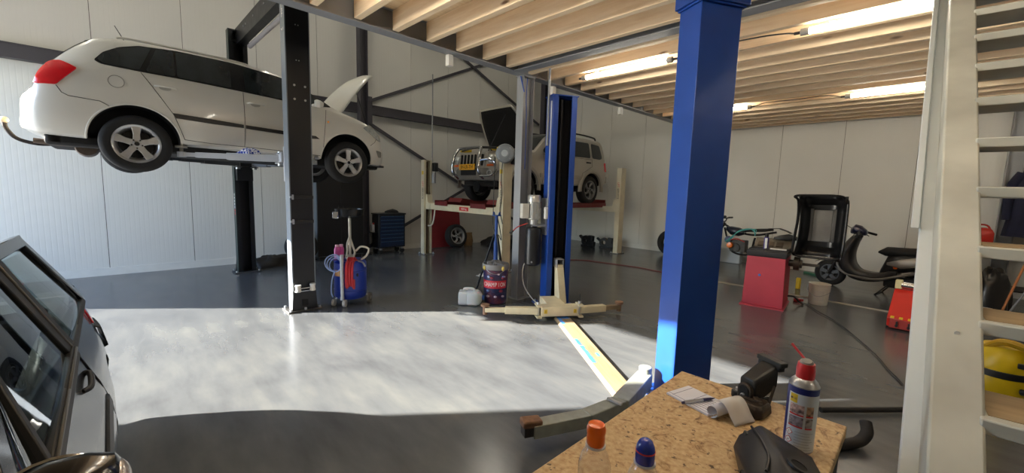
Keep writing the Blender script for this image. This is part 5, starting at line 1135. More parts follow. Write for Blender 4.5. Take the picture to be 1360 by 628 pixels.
# red wheel balancer
def balancer():
    t = thing('wheel_balancer', 'red wheel balancing machine with black top tray and raised black wheel guard', 'wheel balancer', (-1.61, 7.05, 0), math.radians(6))
    RB = mat('balancer_red', 'b23b4b', .42, .05, .08, 4)
    mb = MB(); mb.prism([(-.27, 0), (.25, 0), (.23, .72), (-.25, .72)], .66, T((0, .35, .02)) @ RX(PI/2)); mb.build('cabinet', RB, t, bevel=.006)
    mb = MB(); mb.bx(-.29, -.36, 0, .27, .36, .02); mb.build('foot_flange', RB, t)
    mb = MB(); mb.cyl((-.07, -.312, .47), (-.07, -.318, .47), .018, n=16); mb.build('badge', mat('blue_badge', '5a76c9', .4), t)
    mb = MB(); mb.loft([[(x, y, z) for x, y in ((-.26, -.33), (.25, -.33), (.25, .36), (-.26, .36))] if i else [(x, y, z) for x, y in ((-.25, -.31), (.235, -.31), (.235, .34), (-.25, .34))] for i, z in enumerate((.735, .80, .83))]); mb.build('top_tray', mat('tray_black', '29282a', .5, 0, .15, 9), t, bevel=.012)
    mb = MB()
    for x0, x1, y0, y1 in ((-.24, -.05, -.28, -.05), (-.02, .22, -.28, -.05), (-.24, .22, 0, .15)): mb.bx(x0, y0, .83, x1, y0+.012, .85); mb.bx(x0, y1, .83, x1, y1+.012, .85); mb.bx(x0, y0, .83, x0+.012, y1, .85); mb.bx(x1, y0, .83, x1+.012, y1, .85)
    mb.build('tray_dividers', mat('tray_black', '29282a'), t)
    mb = MB(); mb.prism([(.10, .83), (.36, .83), (.36, .96), (.30, .97)], .48, T((-.24, 0, 0)) @ Matrix(((0, 0, 1, 0), (1, 0, 0, 0), (0, 1, 0, 0), (0, 0, 0, 1)))); mb.build('weight_rack', mat('worn_rack', '6d6558', .7, .1, .3, 9), t, bevel=.01)
    for x in (-.15, -.03, .09):
        mb = MB(); mb.bar((x, .13, .862), (x, .32, .962), .09, .012); mb.build('weight_pocket', mat('pocket_brown', '574a3b', .8, 0, .3, 12), t)
    mb = MB(); mb.cyl((.24, .05, .65), (.30, .05, .65), .05, n=22); mb.cyl((.30, .05, .65), (.37, .05, .65), .10, n=28); mb.cyl((.37, .05, .65), (.40, .05, .65), .06, n=20); mb.cyl((.40, .05, .65), (.60, .05, .65), .02, n=14); mb.build('shaft_flange', mat('shaft_steel', '4f4a45', .35, .7, .2, 12), t)
    mb = MB(); mb.tube([(.22, .33, .60), (.30, .36, .62), (.36, .36, .8), (.38, .34, 1.0)], .022, 10, 5); mb.build('guard_arm', BLACKM, t)
    # raised guard: shallow tub of curved sheet, open side to the room
    G = mat('guard_black', '121214', .3, .05, .15, 6)
    mb = MB(); rows = []
    for i in range(15):
        v = i/14; z = .78+.86*v; dep = .10+.22*math.sin(PI*min(1, v*1.02))**.5*.8
        lip = -.16*max(0, (v-.86)/.14)-.12*max(0, (.14-v)/.14)
        row = []
        for j in range(15):
            u = -1+2*j/14; x = .56+.27*u+ (.0 if u > 0 else .03*math.sin(PI*v)); y = .30-.26*abs(u)**5+lip
            row.append((x, y, z))
        rows.append(row)
    mb.grid(rows); gd = mb.build('wheel_guard', G, t, solid=.012)
    mb = MB(); P = [(.27, .02, .82), (.27, .04, 1.0), (.29, .05, 1.3), (.28, .0, 1.56), (.24, -.06, 1.63), (.40, -.04, 1.645), (.72, -.04, 1.645), (.81, .0, 1.60), (.835, .03, 1.5), (.835, .03, 1.0), (.82, .0, .82), (.77, -.04, .78), (.5, -.04, .775), (.33, -.02, .78)]
    mb.tube(P, .018, 8, 5, closed=True); mb.build('guard_rim', G, gd)
    mb = MB(); mb.bx(.37, .27, .98, .46, .285, 1.46); mb.bx(.68, .27, .98, .77, .285, 1.46); mb.build('guard_rib', mat('guard_grey', '5a5856', .3, .1, .2, 6), gd, bevel=.01)
    mb = MB(); mb.bx(.46, .275, .98, .68, .29, 1.44); mb.build('guard_panel', mat('guard_gloss', '8a8884', .15, .3, .2, 4), gd, bevel=.02)
    mb = MB(); mb.tube([(.25, .2, .12), (.33, .22, .12), (.40, .3, .04), (.45, .26, .012)], .012, 8, 5); mb.build('mains_lead', BLACKP, t)
    return t
balancer()
t = thing('spray_can', 'blue and white spray can standing on the red balancing machine', 'spray can', (-1.66, 6.98, .832)); mb = MB(); mb.lathe([(0, 0), (.032, 0), (.033, .005), (.033, .17), (.022, .185), (0, .185)], 20); b_ = mb.build('can_body', mat('can_violet', '4a3f8c', .35, 0, .1, 10), t)
mb = MB(); mb.lathe([(.0335, .01), (.0345, .01), (.0345, .165), (.0335, .165)], 10, a0=-1.9, a1=-.9); mb.build('white_stripe', WHITEINK, b_)
mb = MB(); mb.lathe([(0, .18), (.025, .18), (.025, .225), (0, .23)], 16); mb.build('can_cap', BLACKP, t)
gun('impact_gun', 'black air tool lying on the worn rack of the balancing machine', 'tool', (-1.48, 7.35, .965), .15)
mb = MB(); mb.bx(-.10, -.02, 0, .10, .02, .018); solo('weight_strip', mb, WHITEP, 'white strip lying at the front of the black balancer tray', 'strip', loc=(-1.47, 6.85, .852), rz=.1, bevel=.003)
mb = MB(); mb.bx(-.035, -.03, 0, .035, .03, .20); solo('yellow_can', mb, YELLOWP, 'small yellow can on the floor behind the balancing machine', 'can', loc=(-1.5, 8.65, 0), bevel=.015)
mb = MB(); mb.tube([(-1.75, 10.6, .02), (-1.6, 10.5, .02), (-1.45, 10.45, .02)], .03, 8, 4); solo('green_hose', mb, mat('green_hose', '2f6a50', .5), 'short green hose on the floor under the scooter front wheel', 'hose')
t = thing('white_bucket', 'white plastic bucket on the floor between balancing machine and scooter', 'bucket', (-1.06, 7.68, 0)); mb = MB(); mb.lathe([(0, 0), (.115, 0), (.12, .01), (.135, .30), (.142, .305), (.142, .32), (.13, .32), (.112, .02), (0, .02)], 32); bk = mb.build('bucket_body', mat('bucket_white', 'e4e2d8', .5, 0, .08, 6), t)
mb = MB(); mb.lathe([(.124, .07), (.126, .07), (.1325, .22), (.1305, .22)], 14, a0=-1.9, a1=-.9); mb.build('bucket_label', WHITEP, bk)
mb = MB(); mb.tube([(-.14, 0, .29), (-.13, -.09, .20), (0, -.15, .14), (.13, -.09, .2), (.14, 0, .29)], .004, 6, 5); mb.build('wire_handle', ZINC, t)
mb = MB(); mb.tube([(-1.28, 7.45, .03), (-1.22, 7.5, .012), (-1.13, 7.42, .012), (-.98, 7.12, .012), (-.71, 6.7, .012), (-.42, 6.05, .012), (-.22, 5.53, .012), (-.12, 5.19, .012), (-.02, 4.9, .012), (.1, 4.4, .012)], .0055, 7, 6)
solo('power_cable', mb, BLACKP, 'long black power cable snaking over the floor from the balancing machine', 'cable')
mb = MB(); mb.box((0, 0, .025), (.10, .06, .05)); mb.cyl((.05, 0, .03), (.08, 0, .03), .018, n=12); solo('red_plug', mb, REDP, 'small red cable plug on the floor beside the white bucket', 'plug', loc=(-1.30, 7.56, 0), rz=.4, bevel=.01)
mb = MB(); mb.tube([(-6.6, 7.2, .01), (-5.9, 7.58, .01), (-5.57, 7.88, .01), (-5.13, 7.99, .01), (-4.6, 8.08, .01), (-4.26, 8.12, .01), (-3.8, 8.06, .01), (-3.0, 8.06, .01)], .010, 6, 6); solo('red_air_hose', mb, mat('dark_red_hose', '6f2a26', .5, 0, .1, 8), 'thin red air hose along the floor in front of the back wall', 'hose')
mb = MB(); mb.tube([(-2.9, 8.03, .006), (-2.25, 8.08, .006), (-1.2, 8.03, .006), (-.3, 8.0, .006), (.6, 7.98, .006)], .008, 6, 6); mb.tube([(-2.9, 7.96, .006), (-2.25, 8.01, .006), (-1.2, 7.98, .006), (-.3, 7.95, .006), (.6, 7.93, .006)], .006, 6, 6)
solo('pale_twin_cable', mb, mat('pale_cable', 'a59c8d', .6), 'pale twin cable lying straight across the floor behind the white bucket', 'cable')
mb = MB(); mb.tube([(-.42, 3.72, .03), (-.26, 3.9, .03), (0, 4.2, .03), (.4, 4.7, .03)], .02, 10, 5); solo('black_hose', mb, RUBBER, 'thick black hose crossing the floor beyond the workbench corner', 'hose')
mb = MB(); mb.tube([(-.5, 2.9, .04), (-.35, 3.12, .04), (-.25, 3.26, .04), (-.17, 3.38, .045), (-.14, 3.45, .09), (-.155, 3.5, .14)], .034, 12, 6); solo('exhaust_hose', mb, mat('dusty_black_rubber', '2b2724', .8, 0, .2, 12), 'fat black hose end curling up from the floor beside the stair foot', 'hose')
# red ramp-like jack right of the scooter
def red_jack():
    t = thing('trolley_jack', 'bright red sloping jack housing with yellow dots beside the white stair', 'jack', (-.08, 7.0, 0), math.radians(-4))
    RR = mat('bright_red', 'c2271b', .4, 0, .06, 6)
    mb = MB(); mb.prism([(-.06, .14), (.30, .46), (.46, .46), (.46, .05), (-.02, .02)], .30, T((-.16, 0, 0)) @ Matrix(((0, 0, 1, 0), (1, 0, 0, 0), (0, 1, 0, 0), (0, 0, 0, 1)))); mb.build('housing', RR, t, bevel=.012)
    mb = MB(); mb.bx(-.13, -.075, .02, .13, -.03, .13); mb.build('front_plate', mat('dull_red', '9a2a22', .5), t, bevel=.004)
    for x in (-.11, -.03, .05, .12):
        mb = MB(); mb.box(None, (.035, .035, .006), M=T((x, -.052, .152)) @ RX(math.radians(42))); mb.build('yellow_dot', YELLOWP, t, bevel=.004)
    for x in (-.06, .05):
        mb = MB(); mb.cyl((x, -.10, .06), (x, -.07, .06), .016, n=8); mb.bx(x-.008, -.10, .04, x+.008, -.07, .11); mb.build('black_catch', BLACKP, t)
    mb = MB(); mb.cyl((-.10, .33, .515), (.22, .33, .50), .045, n=20); mb.build('silver_cylinder', CHROME, t)
    mb = MB(); mb.bx(-.16, .29, .465, -.09, .37, .58); mb.build('cream_block', mat('cream_block', 'd8cf9b', .5), t, bevel=.01)
    for y in (.08, .38):
        mb = MB(); mb.cyl((-.17, y, .04), (.17, y, .04), .04, n=18); mb.build('roller', RUBBER, t)
red_jack()
# scooter
def scooter():
    t = thing('scooter', 'dark scooter with black seat and silver flank parked by the back wall', 'scooter', (-1.19, 9.6, 0), math.radians(-10)); DG = mat('scooter_charcoal', '232326', .35, .05, .12, 6); SV = mat('scooter_silver', 'a9a6a0', .3, .5, .1, 5, coat=.3); NB = mat('scooter_navy', '1a1d3c', .3, .1, .1, 5, coat=.4)
    free_wheel(t, (0, 0, .24), .24, .15, .10, name='front_wheel'); free_wheel(t, (1.25, .0, .24), .24, .15, .11, name='rear_wheel')
    def tubeloft(secs, nm, m, par=t, n=16, bev=0):
        mb = MB(); mb.loft([[(x+dx*s_*h, w*c, z+h*s_*dz) for c, s_ in [(math.cos(2*PI*i/n), math.sin(2*PI*i/n)) for i in range(n)]] for x, z, w, h, dx, dz in secs]); return mb.build(nm, m, par, sharp=50)
    mb = MB(); n = 12; mb.grid([[(.30*math.cos(a), y, .24+.285*math.sin(a)-.15*y*y*8) for y in (-.075, -.04, 0, .04, .075)] for a in [.35+2.1*i/n for i in range(n+1)]]); mb.build('front_mudguard', SV, t, solid=.012)
    mb = MB(); mb.cyl((0, -.08, .24), (.14, -.08, .62), .022, n=10); mb.build('fork_leg', DG, t)
    mb = MB(); mb.cyl((0, .08, .24), (.14, .08, .62), .022, n=10); mb.build('fork_leg', DG, t)
    mb = MB(); secs = []
    for x, z, w, d_ in ((.24, .33, .16, .10), (.22, .50, .21, .12), (.25, .70, .22, .10), (.32, .90, .18, .07), (.37, 1.0, .08, .05)):
        secs.append([(x+d_*.9*(math.cos(a) if True else 0)+.10*(abs(math.sin(a))**2)*0, w*math.sin(a), z) for a in [2*PI*i/18 for i in range(18)]])
    mb.loft(secs); mb.build('leg_shield', DG, t, sharp=60)
    tubeloft([(.15, .70, .06, .10, 0, 1), (.24, .83, .09, .06, 0, 1), (.32, .93, .08, .04, 0, 1)], 'front_panel', NB)
    tubeloft([(.24, 1.05, .05, .05, 0, 1), (.30, 1.08, .12, .09, 0, 1), (.38, 1.06, .12, .09, 0, 1), (.46, 1.03, .06, .05, 0, 1)], 'headset', NB)
    mb = MB(); mb.tube([(.46, -.34, 1.0), (.40, -.2, 1.04), (.38, 0, 1.05), (.40, .2, 1.04), (.46, .34, 1.0)], .016, 8, 5); hb = mb.build('handlebar', DG, t)
    for s in (-1, 1):
        mb = MB(); mb.cyl((.43, s*.24, 1.02), (.50, s*.38, .985), .021, n=12); mb.build('grip', RUBBER, hb)
        mb = MB(); mb.tube([(.40, s*.22, 1.03), (.36, s*.28, 1.0), (.40, s*.38, .95)], .008, 6, 4); mb.build('brake_lever', BLACKP, hb)
    mb = MB(); mb.tube([(.28, -.14, 1.10), (.2, -.20, 1.16), (.12, -.22, 1.17)], .006, 6, 3); mb.build('mirror_stem', BLACKP, t)
    mb = MB(); mb.loft([[(x, w*y_, z+h*z_) for y_, z_ in ((-1, -.2), (-.9, 1), (.9, 1), (1, -.2), (.8, -1), (-.8, -1))] for x, z, w, h in ((.17, .36, .12, .06), (.30, .30, .17, .05), (.62, .28, .18, .05), (.80, .32, .16, .08), (.95, .40, .12, .10))]); mb.build('floorboard', DG, t, bevel=.015)
    mb = MB(); mb.tube([(.13, -.16, .46), (.20, -.18, .34), (.35, -.19, .27), (.7, -.19, .26), (.98, -.18, .36), (1.3, -.18, .50)], .022, 8, 6); mb.build('side_trim', mat('trim_grey', '6d6a66', .35, .3), t)
    path = catmull([(.34, 0, .95), (.27, 0, .80), (.235, 0, .60), (.27, 0, .42), (.40, 0, .29), (.62, 0, .27), (.80, 0, .33), (.93, 0, .46)], 5); mb = MB(); rings = []
    for i, p in enumerate(path):
        tg = (path[min(i+1, len(path)-1)]-path[max(i-1, 0)]).normalized(); nn = Vector((-tg.z, 0, tg.x)); u = i/(len(path)-1); th = .05+.035*math.sin(PI*u); hw = .10+.11*math.sin(PI*min(1, u*1.15+.05))**.6
        rings.append([p+nn*th*b+Vector((0, hw*a, 0)) for a, b in ((-1, -.5), (-.8, -1), (.8, -1), (1, -.5), (1, .5), (.8, 1), (-.8, 1), (-1, .5))])
    mb.loft(rings); mb.build('main_shell', DG, t, sharp=60)
    tubeloft([(.72, .34, .10, .10, 0, 1), (.80, .50, .15, .20, 0, 1), (.95, .57, .18, .18, 0, 1), (1.25, .63, .18, .14, 0, 1), (1.55, .70, .14, .10, 0, 1), (1.75, .75, .06, .04, 0, 1)], 'rear_body', DG)
    for s in (-1, 1):
        mb = MB(); mb.grid([[(x, s*(y+.012*math.sin(PI*k/4)), z0+(z1-z0)*k/4) for k in range(5)] for x, y, z0, z1 in ((.82, .172, .53, .57), (1.0, .192, .50, .65), (1.25, .195, .56, .72), (1.5, .16, .67, .75), (1.7, .10, .73, .77))]); mb.build('silver_flank', SV, t, solid=.012)
        mb = MB(); mb.ball((.93, s*.178, .50), .028, 14, (1, .5, 1)); mb.build('orange_reflector', ORANGEP, t)
    tubeloft([(.66, .72, .05, .02, 0, 1), (.76, .74, .12, .08, 0, 1), (.95, .745, .15, .085, 0, 1), (1.25, .76, .15, .085, 0, 1), (1.6, .80, .12, .06, 0, 1), (1.72, .80, .05, .03, 0, 1)], 'seat', RUBBER)
    mb = MB(); mb.lathe([(0, 0), (.05, .0), (.06, .05), (.06, .34), (.03, .42), (0, .42)], 18, T((1.05, -.16, .22)) @ RY(PI/2+.15)); mb.build('exhaust', BLACKM, t)
    mb = MB(); mb.bx(.78, -.10, .14, 1.25, .10, .34); mb.build('engine', BLACKM, t, bevel=.03)
    mb = MB(); mb.tube([(.85, -.12, .18), (.78, -.18, .08), (.72, -.2, .0)], .012, 8, 3); mb.tube([(.85, .12, .18), (.78, .18, .08), (.72, .2, .0)], .012, 8, 3); mb.tube([(.72, -.2, .01), (.72, .2, .01)], .012, 8); mb.build('centre_stand', BLACKM, t)
    mb = MB(); mb.bx(1.70, -.08, .45, 1.72, .08, .62); mb.build('plate_holder', BLACKP, t)
scooter()
# ------------------------------------------------------------------ clutter seen between the stair treads
t = thing('wall_column', 'dark grey steel column on the back wall seen between the upper stair treads', 'column', (.93, 10.9, 0)); mb = MB(); mb.bx(-.10, -.09, 0, -.088, .09, 3.42); mb.bx(.088, -.09, 0, .10, .09, 3.42); mb.bx(-.088, -.005, 0, .088, .005, 3.42); mb.build('column_shaft', STEEL_GREY, t); mb = MB(); mb.bx(-.14, -.12, 0, .14, .12, .015); mb.build('base_plate', STEEL_GREY, t)
def hanging_coat():
    t = thing('work_coat', 'dark navy work coat hanging by the grey column behind the stair', 'coat', (1.17, 10.55, 0)); NV = mat('navy_cloth', '171a33', .85, 0, .2, 8, bump=.2)
    mb = MB(); rows = []
    for z, w, d_ in ((2.22, .06, .05), (2.16, .16, .09), (2.0, .24, .11), (1.7, .24, .12), (1.4, .26, .13), (1.08, .29, .15)):
        rows.append([(w*math.cos(a)*(1+.06*math.sin(9*a)*(2.3-z)), d_*math.sin(a)*(1+.18*math.sin(7*a+z)*(2.4-z)), z) for a in [2*PI*i/36 for i in range(36)]])
    mb.loft(rows); mb.build('coat_body', NV, t, sharp=70)
    for s in (-1, 1):
        mb = MB(); mb.tube([(s*.18, -.02, 2.1), (s*.27, -.04, 1.9), (s*.29, -.06, 1.6), (s*.28, -.08, 1.35)], lambda q: .07-.02*q, 12, 5); mb.build('sleeve', NV, t)
    mb = MB(); mb.tube([(0, 0, 2.2), (0, 0, 2.28), (.03, .05, 2.31), (.0, .4, 2.30)], .008, 6, 3); mb.build('hook', ZINC, t)
hanging_coat()
t = thing('storage_bench', 'low dark storage bench by the back wall behind the stair', 'bench', (.85, 10.2, 0)); DKB = mat('bench_dark', '2a2522', .6, 0, .2, 6)
mb = MB(); mb.bx(-.45, -.3, .90, .5, .3, .95); mb.build('bench_top', mat('brown_board', '6b4a30', .6, 0, .2, 7), t, bevel=.005)
for x in (-.4, .45):
    for y in (-.25, .25):
        mb = MB(); mb.bx(x-.03, y-.03, 0, x+.03, y+.03, .90); mb.build('leg', DKB, t)
mb = MB(); mb.bx(-.42, -.27, .25, .47, .27, .28); mb.build('shelf', DKB, t)
t = thing('petrol_can', 'red petrol can with black spout on the dark bench behind the stair', 'petrol can', (.62, 10.2, .951)); RC = mat('can_red', 'b5281f', .4, 0, .08, 6)
mb = MB(); mb.loft([[(x*w, y*d_, z) for x, y in ((-1, -.7), (-.7, -1), (.7, -1), (1, -.7), (1, .7), (.7, 1), (-.7, 1), (-1, .7))] for z, w, d_ in ((0, .13, .08), (.02, .15, .09), (.18, .15, .09), (.24, .12, .07), (.26, .06, .04))]); mb.build('can_body', RC, t, bevel=.01)
mb = MB(); mb.tube([(-.10, 0, .22), (-.04, 0, .30), (.06, 0, .30), (.11, 0, .22)], .014, 8, 4); mb.build('handle', RC, t)
mb = MB(); mb.tube([(-.08, 0, .24), (-.14, 0, .33), (-.19, 0, .36)], .018, 8, 3); mb.build('spout', BLACKP, t)
blob_cloth('bin_bag', mat('black_bin_liner', '1c1a19', .35, 0, .3, 7), 'full black bin bag on the floor behind the stair treads', 'bag', (.78, 9.62, 0), .24, .20, .62, 31, .2, .45)
mb = MB(); mb.cyl((.88, 9.2, .02), (1.16, 9.55, 1.25), .014, n=10); bs = solo('broom_handle', mb, mat('orange_wood', 'a8693a', .5, 0, .15, 10), 'orange-brown wooden broom handle leaning behind the stair treads', 'broom')
mb = MB(); mb.cyl((.95, 9.25, .02), (1.3, 9.5, .9), .012, n=10); solo('metal_rod', mb, STEEL_GREY, 'grey metal rod leaning beside the orange-brown broom handle', 'rod')
t = thing('bowl', 'white plastic bowl on the floor at the foot of the bin bag', 'bowl', (.70, 9.0, 0)); mb = MB(); mb.lathe([(0, 0), (.07, 0), (.13, .08), (.135, .085), (.128, .085), (.065, .01), (0, .01)], 28); mb.build('bowl_shell', WHITEP, t)
def vacuum():
    t = thing('vacuum_cleaner', 'yellow vacuum cleaner with black band standing behind the lower stair treads', 'vacuum cleaner', (.53, 5.05, 0)); YV = mat('vac_yellow', 'd3b414', .35, 0, .05, 6)
    mb = MB(); mb.lathe([(0, .06), (.15, .06), (.17, .09), (.175, .24), (.17, .26), (0, .26)], 32); mb.build('tank', YV, t)
    mb = MB(); mb.lathe([(.176, .25), (.182, .255), (.182, .30), (.176, .305), (0, .305)], 32); mb.build('clip_band', BLACKP, t)
    mb = MB(); mb.lathe([(.176, .305), (.178, .32), (.165, .42), (.12, .48), (.05, .50), (0, .50)], 32); mb.build('motor_head', YV, t)
    mb = MB(); mb.tube([(-.10, -.05, .45), (-.02, -.12, .53), (.10, -.13, .50), (.17, -.12, .38)], .028, 10, 5); mb.build('carry_handle', mat('vac_ochre', 'b08a16', .4), t)
    mb = MB(); mb.bx(.06, -.19, .36, .13, -.165, .40); mb.build('switch', BLACKP, t, bevel=.006)
    mb = MB(); mb.tube([(.1, -.17, .18), (.22, -.25, .22), (.3, -.1, .28), (.25, .1, .2), (.3, .25, .08)], .024, 10, 6); mb.build('suction_hose', BLACKP, t)
    for k in range(4):
        a = PI/4+k*PI/2; mb = MB(); mb.ball((.15*math.cos(a), .15*math.sin(a), .03), .03, 12); mb.build('castor', BLACKP, t)
vacuum()
# ------------------------------------------------------------------ white stair
def stair():
    t = thing('white_stair', 'white painted open-tread stair with worn stringer at the right', 'staircase', (.119, 2.1, 1.6), math.radians(2.5)); t.location.z = 0
    WP = mat('worn_white_paint', 'cccdc3', .5, 0, .26, 3.2, bump=.15, rvar=.1); WB = mat('cool_daylight_white', 'd2d7d8', .5, 0, .06, 5, stretch=(1, 1, .3))  # left boards tinted bluish: the cooler daylight on them is in the colour
    yz = lambda z: 1.2*(z-1.6); z0, z1 = .0, 3.19
    def slab(mb, xa, xb, ya, yb, za=z0, zb=z1):
        V = [mb.v((x, yz(z)+y, z)) for z in (za, zb) for x, y in ((xa, ya), (xb, ya), (xb, yb), (xa, yb))]
        for q in ((0, 3, 2, 1), (4, 5, 6, 7), (0, 1, 5, 4), (1, 2, 6, 5), (2, 3, 7, 6), (3, 0, 4, 7)): mb.f([V[i] for i in q])
    mb = MB(); slab(mb, -.0965, 0, 0, .26); st = mb.build('stringer', WP, t, bevel=.006)
    mb = MB(); slab(mb, -.134, 0, .262, .31); mb.build('side_board', WB, t, bevel=.004)
    mb = MB(); slab(mb, -.158, -.135, .22, .29, 1.50); mb.build('handrail_board', WB, t, bevel=.003)
    mb = MB(); slab(mb, .90, .995, 0, .26); mb.build('stringer', WP, t, bevel=.006)
    mb = MB(); mb.cyl((-.05, -.004+yz(1.24), 1.24), (-.05, .02+yz(1.24), 1.24), .006, n=10); mb.build('stringer_screw', WHITEP, st)
    TW = mat('tread_wood', 'a8916c', .6, 0, .2, 5, stretch=(1, 6, 6)); AS = mat('brown_grip_strip', '8a6243', .8, 0, .2, 20)
    k = 0; z = .12
    while z < 3.1:
        y = yz(z); mb = MB(); mb.bx(-.01, y, z-.018, .91, y+.235, z+.018); tr = mb.build('tread', WP, t, bevel=.004)
        mb = MB(); mb.bx(.005, y+.035, z+.018, .895, y+.23, z+.0195); mb.build('tread_top', TW, tr)
        mb = MB(); mb.bx(.14, y+.06, z+.0195, .80, y+.20, z+.0215); mb.build('grip_strip', AS, tr); z += .19
stair()
# ------------------------------------------------------------------ workbench at the front
def chipboard(name):
    m = bpy.data.materials.new(name); m.use_nodes = True; N = m.node_tree.nodes; L = m.node_tree.links; b = N['Principled BSDF']; tc = N.new('ShaderNodeTexCoord')
    n1 = N.new('ShaderNodeTexNoise'); n1.inputs['Scale'].default_value = 70; n1.inputs['Detail'].default_value = 6; L.new(tc.outputs['Object'], n1.inputs['Vector'])
    c1 = N.new('ShaderNodeValToRGB'); e = c1.color_ramp.elements; e[0].position = .3; e[0].color = (*hx('b08d60'), 1); e[1].position = .7; e[1].color = (*hx('cfb588'), 1); L.new(n1.outputs[0], c1.inputs[0])
    n2 = N.new('ShaderNodeTexNoise'); n2.inputs['Scale'].default_value = 16; n2.inputs['Detail'].default_value = 10; n2.inputs['Roughness'].default_value = .75; n2.inputs['Distortion'].default_value = 1.2; L.new(tc.outputs['Object'], n2.inputs['Vector'])
    c2 = N.new('ShaderNodeValToRGB'); e = c2.color_ramp.elements; e[0].position = .34; e[0].color = (.12, .075, .04, 1); e[1].position = .47; e[1].color = (1, 1, 1, 1); q = e.new(.40); q.color = (.62, .52, .42, 1); L.new(n2.outputs[0], c2.inputs[0])
    mx = N.new('ShaderNodeMix'); mx.data_type = 'RGBA'; mx.blend_type = 'MULTIPLY'; mx.inputs[0].default_value = .9; L.new(c1.outputs[0], mx.inputs[6]); L.new(c2.outputs[0], mx.inputs[7]); 
    n3 = N.new('ShaderNodeTexNoise'); n3.inputs['Scale'].default_value = 55; n3.inputs['Detail'].default_value = 3; L.new(tc.outputs['Object'], n3.inputs['Vector'])
    c3 = N.new('ShaderNodeValToRGB'); e = c3.color_ramp.elements; e[0].position = .30; e[0].color = (.10, .07, .04, 1); e[1].position = .36; e[1].color = (1, 1, 1, 1); L.new(n3.outputs[0], c3.inputs[0])
    m3 = N.new('ShaderNodeMix'); m3.data_type = 'RGBA'; m3.blend_type = 'MULTIPLY'; m3.inputs[0].default_value = .9; L.new(mx.outputs[2], m3.inputs[6]); L.new(c3.outputs[0], m3.inputs[7]); L.new(m3.outputs[2], b.inputs['Base Color']); b.inputs['Roughness'].default_value = .6
    bp = N.new('ShaderNodeBump'); bp.inputs['Strength'].default_value = .25; bp.inputs['Distance'].default_value = .002; L.new(n1.outputs[0], bp.inputs['Height']); L.new(bp.outputs[0], b.inputs['Normal']); return m
t = thing('workbench', 'stained chipboard-topped workbench in the foreground', 'workbench', (-.37, 0, 0)); CB = chipboard('stained_chipboard')
mb = MB(); mb.bx(-.26, .25, .862, .258, 1.60, .90); mb.build('worktop', CB, t, bevel=.004)
DF = mat('bench_frame_black', '1c1b1a', .6, .1, .2, 9)
mb = MB(); mb.bx(.22, .28, .30, .25, 1.57, .861); mb.build('side_panel', DF, t, bevel=.003)
mb = MB(); mb.bx(-.25, 1.54, .30, .22, 1.57, .861); mb.build('end_panel', DF, t, bevel=.003)
mb = MB(); mb.bx(-.25, .28, .30, -.22, 1.54, .861); mb.build('side_panel', DF, t, bevel=.003)
for x in (-.22, .21):
    for y in (.31, 1.53):
        mb = MB(); mb.bx(x-.03, y-.03, 0, x+.03, y+.03, .86); mb.build('leg', DF, t)
mb = MB(); mb.bx(-.2, .3, .25, .2, 1.53, .28); mb.build('shelf', DF, t)
BZ = .9
# vice
def vice():
    t = thing('bench_vice', 'black iron bench vice clamped at the far right corner of the workbench', 'vice', (-.358, 1.515, BZ), math.radians(-118)); t.scale = (.76, .76, .76); IR = mat('oily_black_iron', '262626', .42, .45, .3, 22, bump=.15); IB = mat('oily_brown_iron', '3a322b', .45, .4, .3, 22, bump=.15)
    # local x points towards the viewer's left-front
    mb = MB(); mb.loft([[(x*s_, y*s_, z) for x, y in ((-.055, -.045), (-.035, -.062), (.045, -.062), (.066, -.04), (.066, .04), (.045, .062), (-.035, .062), (-.055, .045))] for z, s_ in ((0, .95), (.012, 1.05), (.04, 1.0), (.055, .82))]); mb.xf(T((.045, .045, 0)) @ RZ(.35)); mb.build('swivel_base', IB, t, bevel=.004)
    mb = MB(); mb.bar((.04, .09, .052), (.08, .02, .056), .018, .014); mb.bar((.01, .015, .052), (.05, .085, .058), .022, .018); mb.build('base_rib', IB, t, bevel=.004)
    mb = MB(); mb.cyl((.0, -.075, 0), (.0, -.075, .03), .026, n=18); mb.build('clamp_lug', IR, t, bevel=.004)
    mb = MB(); mb.cyl((.002, -.075, .03), (.002, -.075, .045), .009, n=6); mb.build('lug_bolt', ZINC, t)
    mb = MB(); mb.loft([[(x, y*w, z+h*q) for y, q in ((-1, -.9), (-1, .7), (-.7, 1), (.7, 1), (1, .7), (1, -.9))] for x, w, z, h in ((.03, .042, .085, .042), (-.02, .045, .10, .055), (-.06, .048, .125, .052), (-.085, .048, .14, .05))]); mb.build('jaw_body', IR, t, bevel=.006)
    mb = MB(); mb.bx(-.11, -.056, .165, -.078, .056, .195); mb.bx(-.118, -.062, .185, -.075, .062, .207); mb.build('jaw_plate', IR, t, bevel=.004)
    mb = MB(); n = 14; o = [(.036*math.cos(PI*i/n), .075+.030*math.sin(PI*i/n)) for i in range(n+1)]+[(-.036, .028), (.036, .028)]
    mb.prism(o, .018, lk((.028, 0, .0), (1, 0, 0))); mb.build('guide_frame', IB, t, bevel=.003)
    mb = MB(); o = [(.024*math.cos(PI*i/n), .075+.020*math.sin(PI*i/n)) for i in range(n+1)]+[(-.024, .034), (.024, .034)]; mb.prism(o, .004, lk((.0445, 0, 0), (1, 0, 0))); mb.build('guide_opening', mat('deep_black', '050505'), t)
    mb = MB(); mb.cyl((.04, .0, .05), (.055, .0, .05), .011, n=12); mb.build('spindle_end', ZINC, t)
    mb = MB(); mb.cyl((-.05, .062, .11), (.005, .085, .02), .006, n=10); mb.ball((.008, .086, .017), .010, 10); mb.build('tommy_bar', ZINC if False else IB, t)
    mb = MB(); mb.bx(-.06, -.04, 0, .03, .04, .05); mb.build('body_foot', IR, t, bevel=.006)
vice()
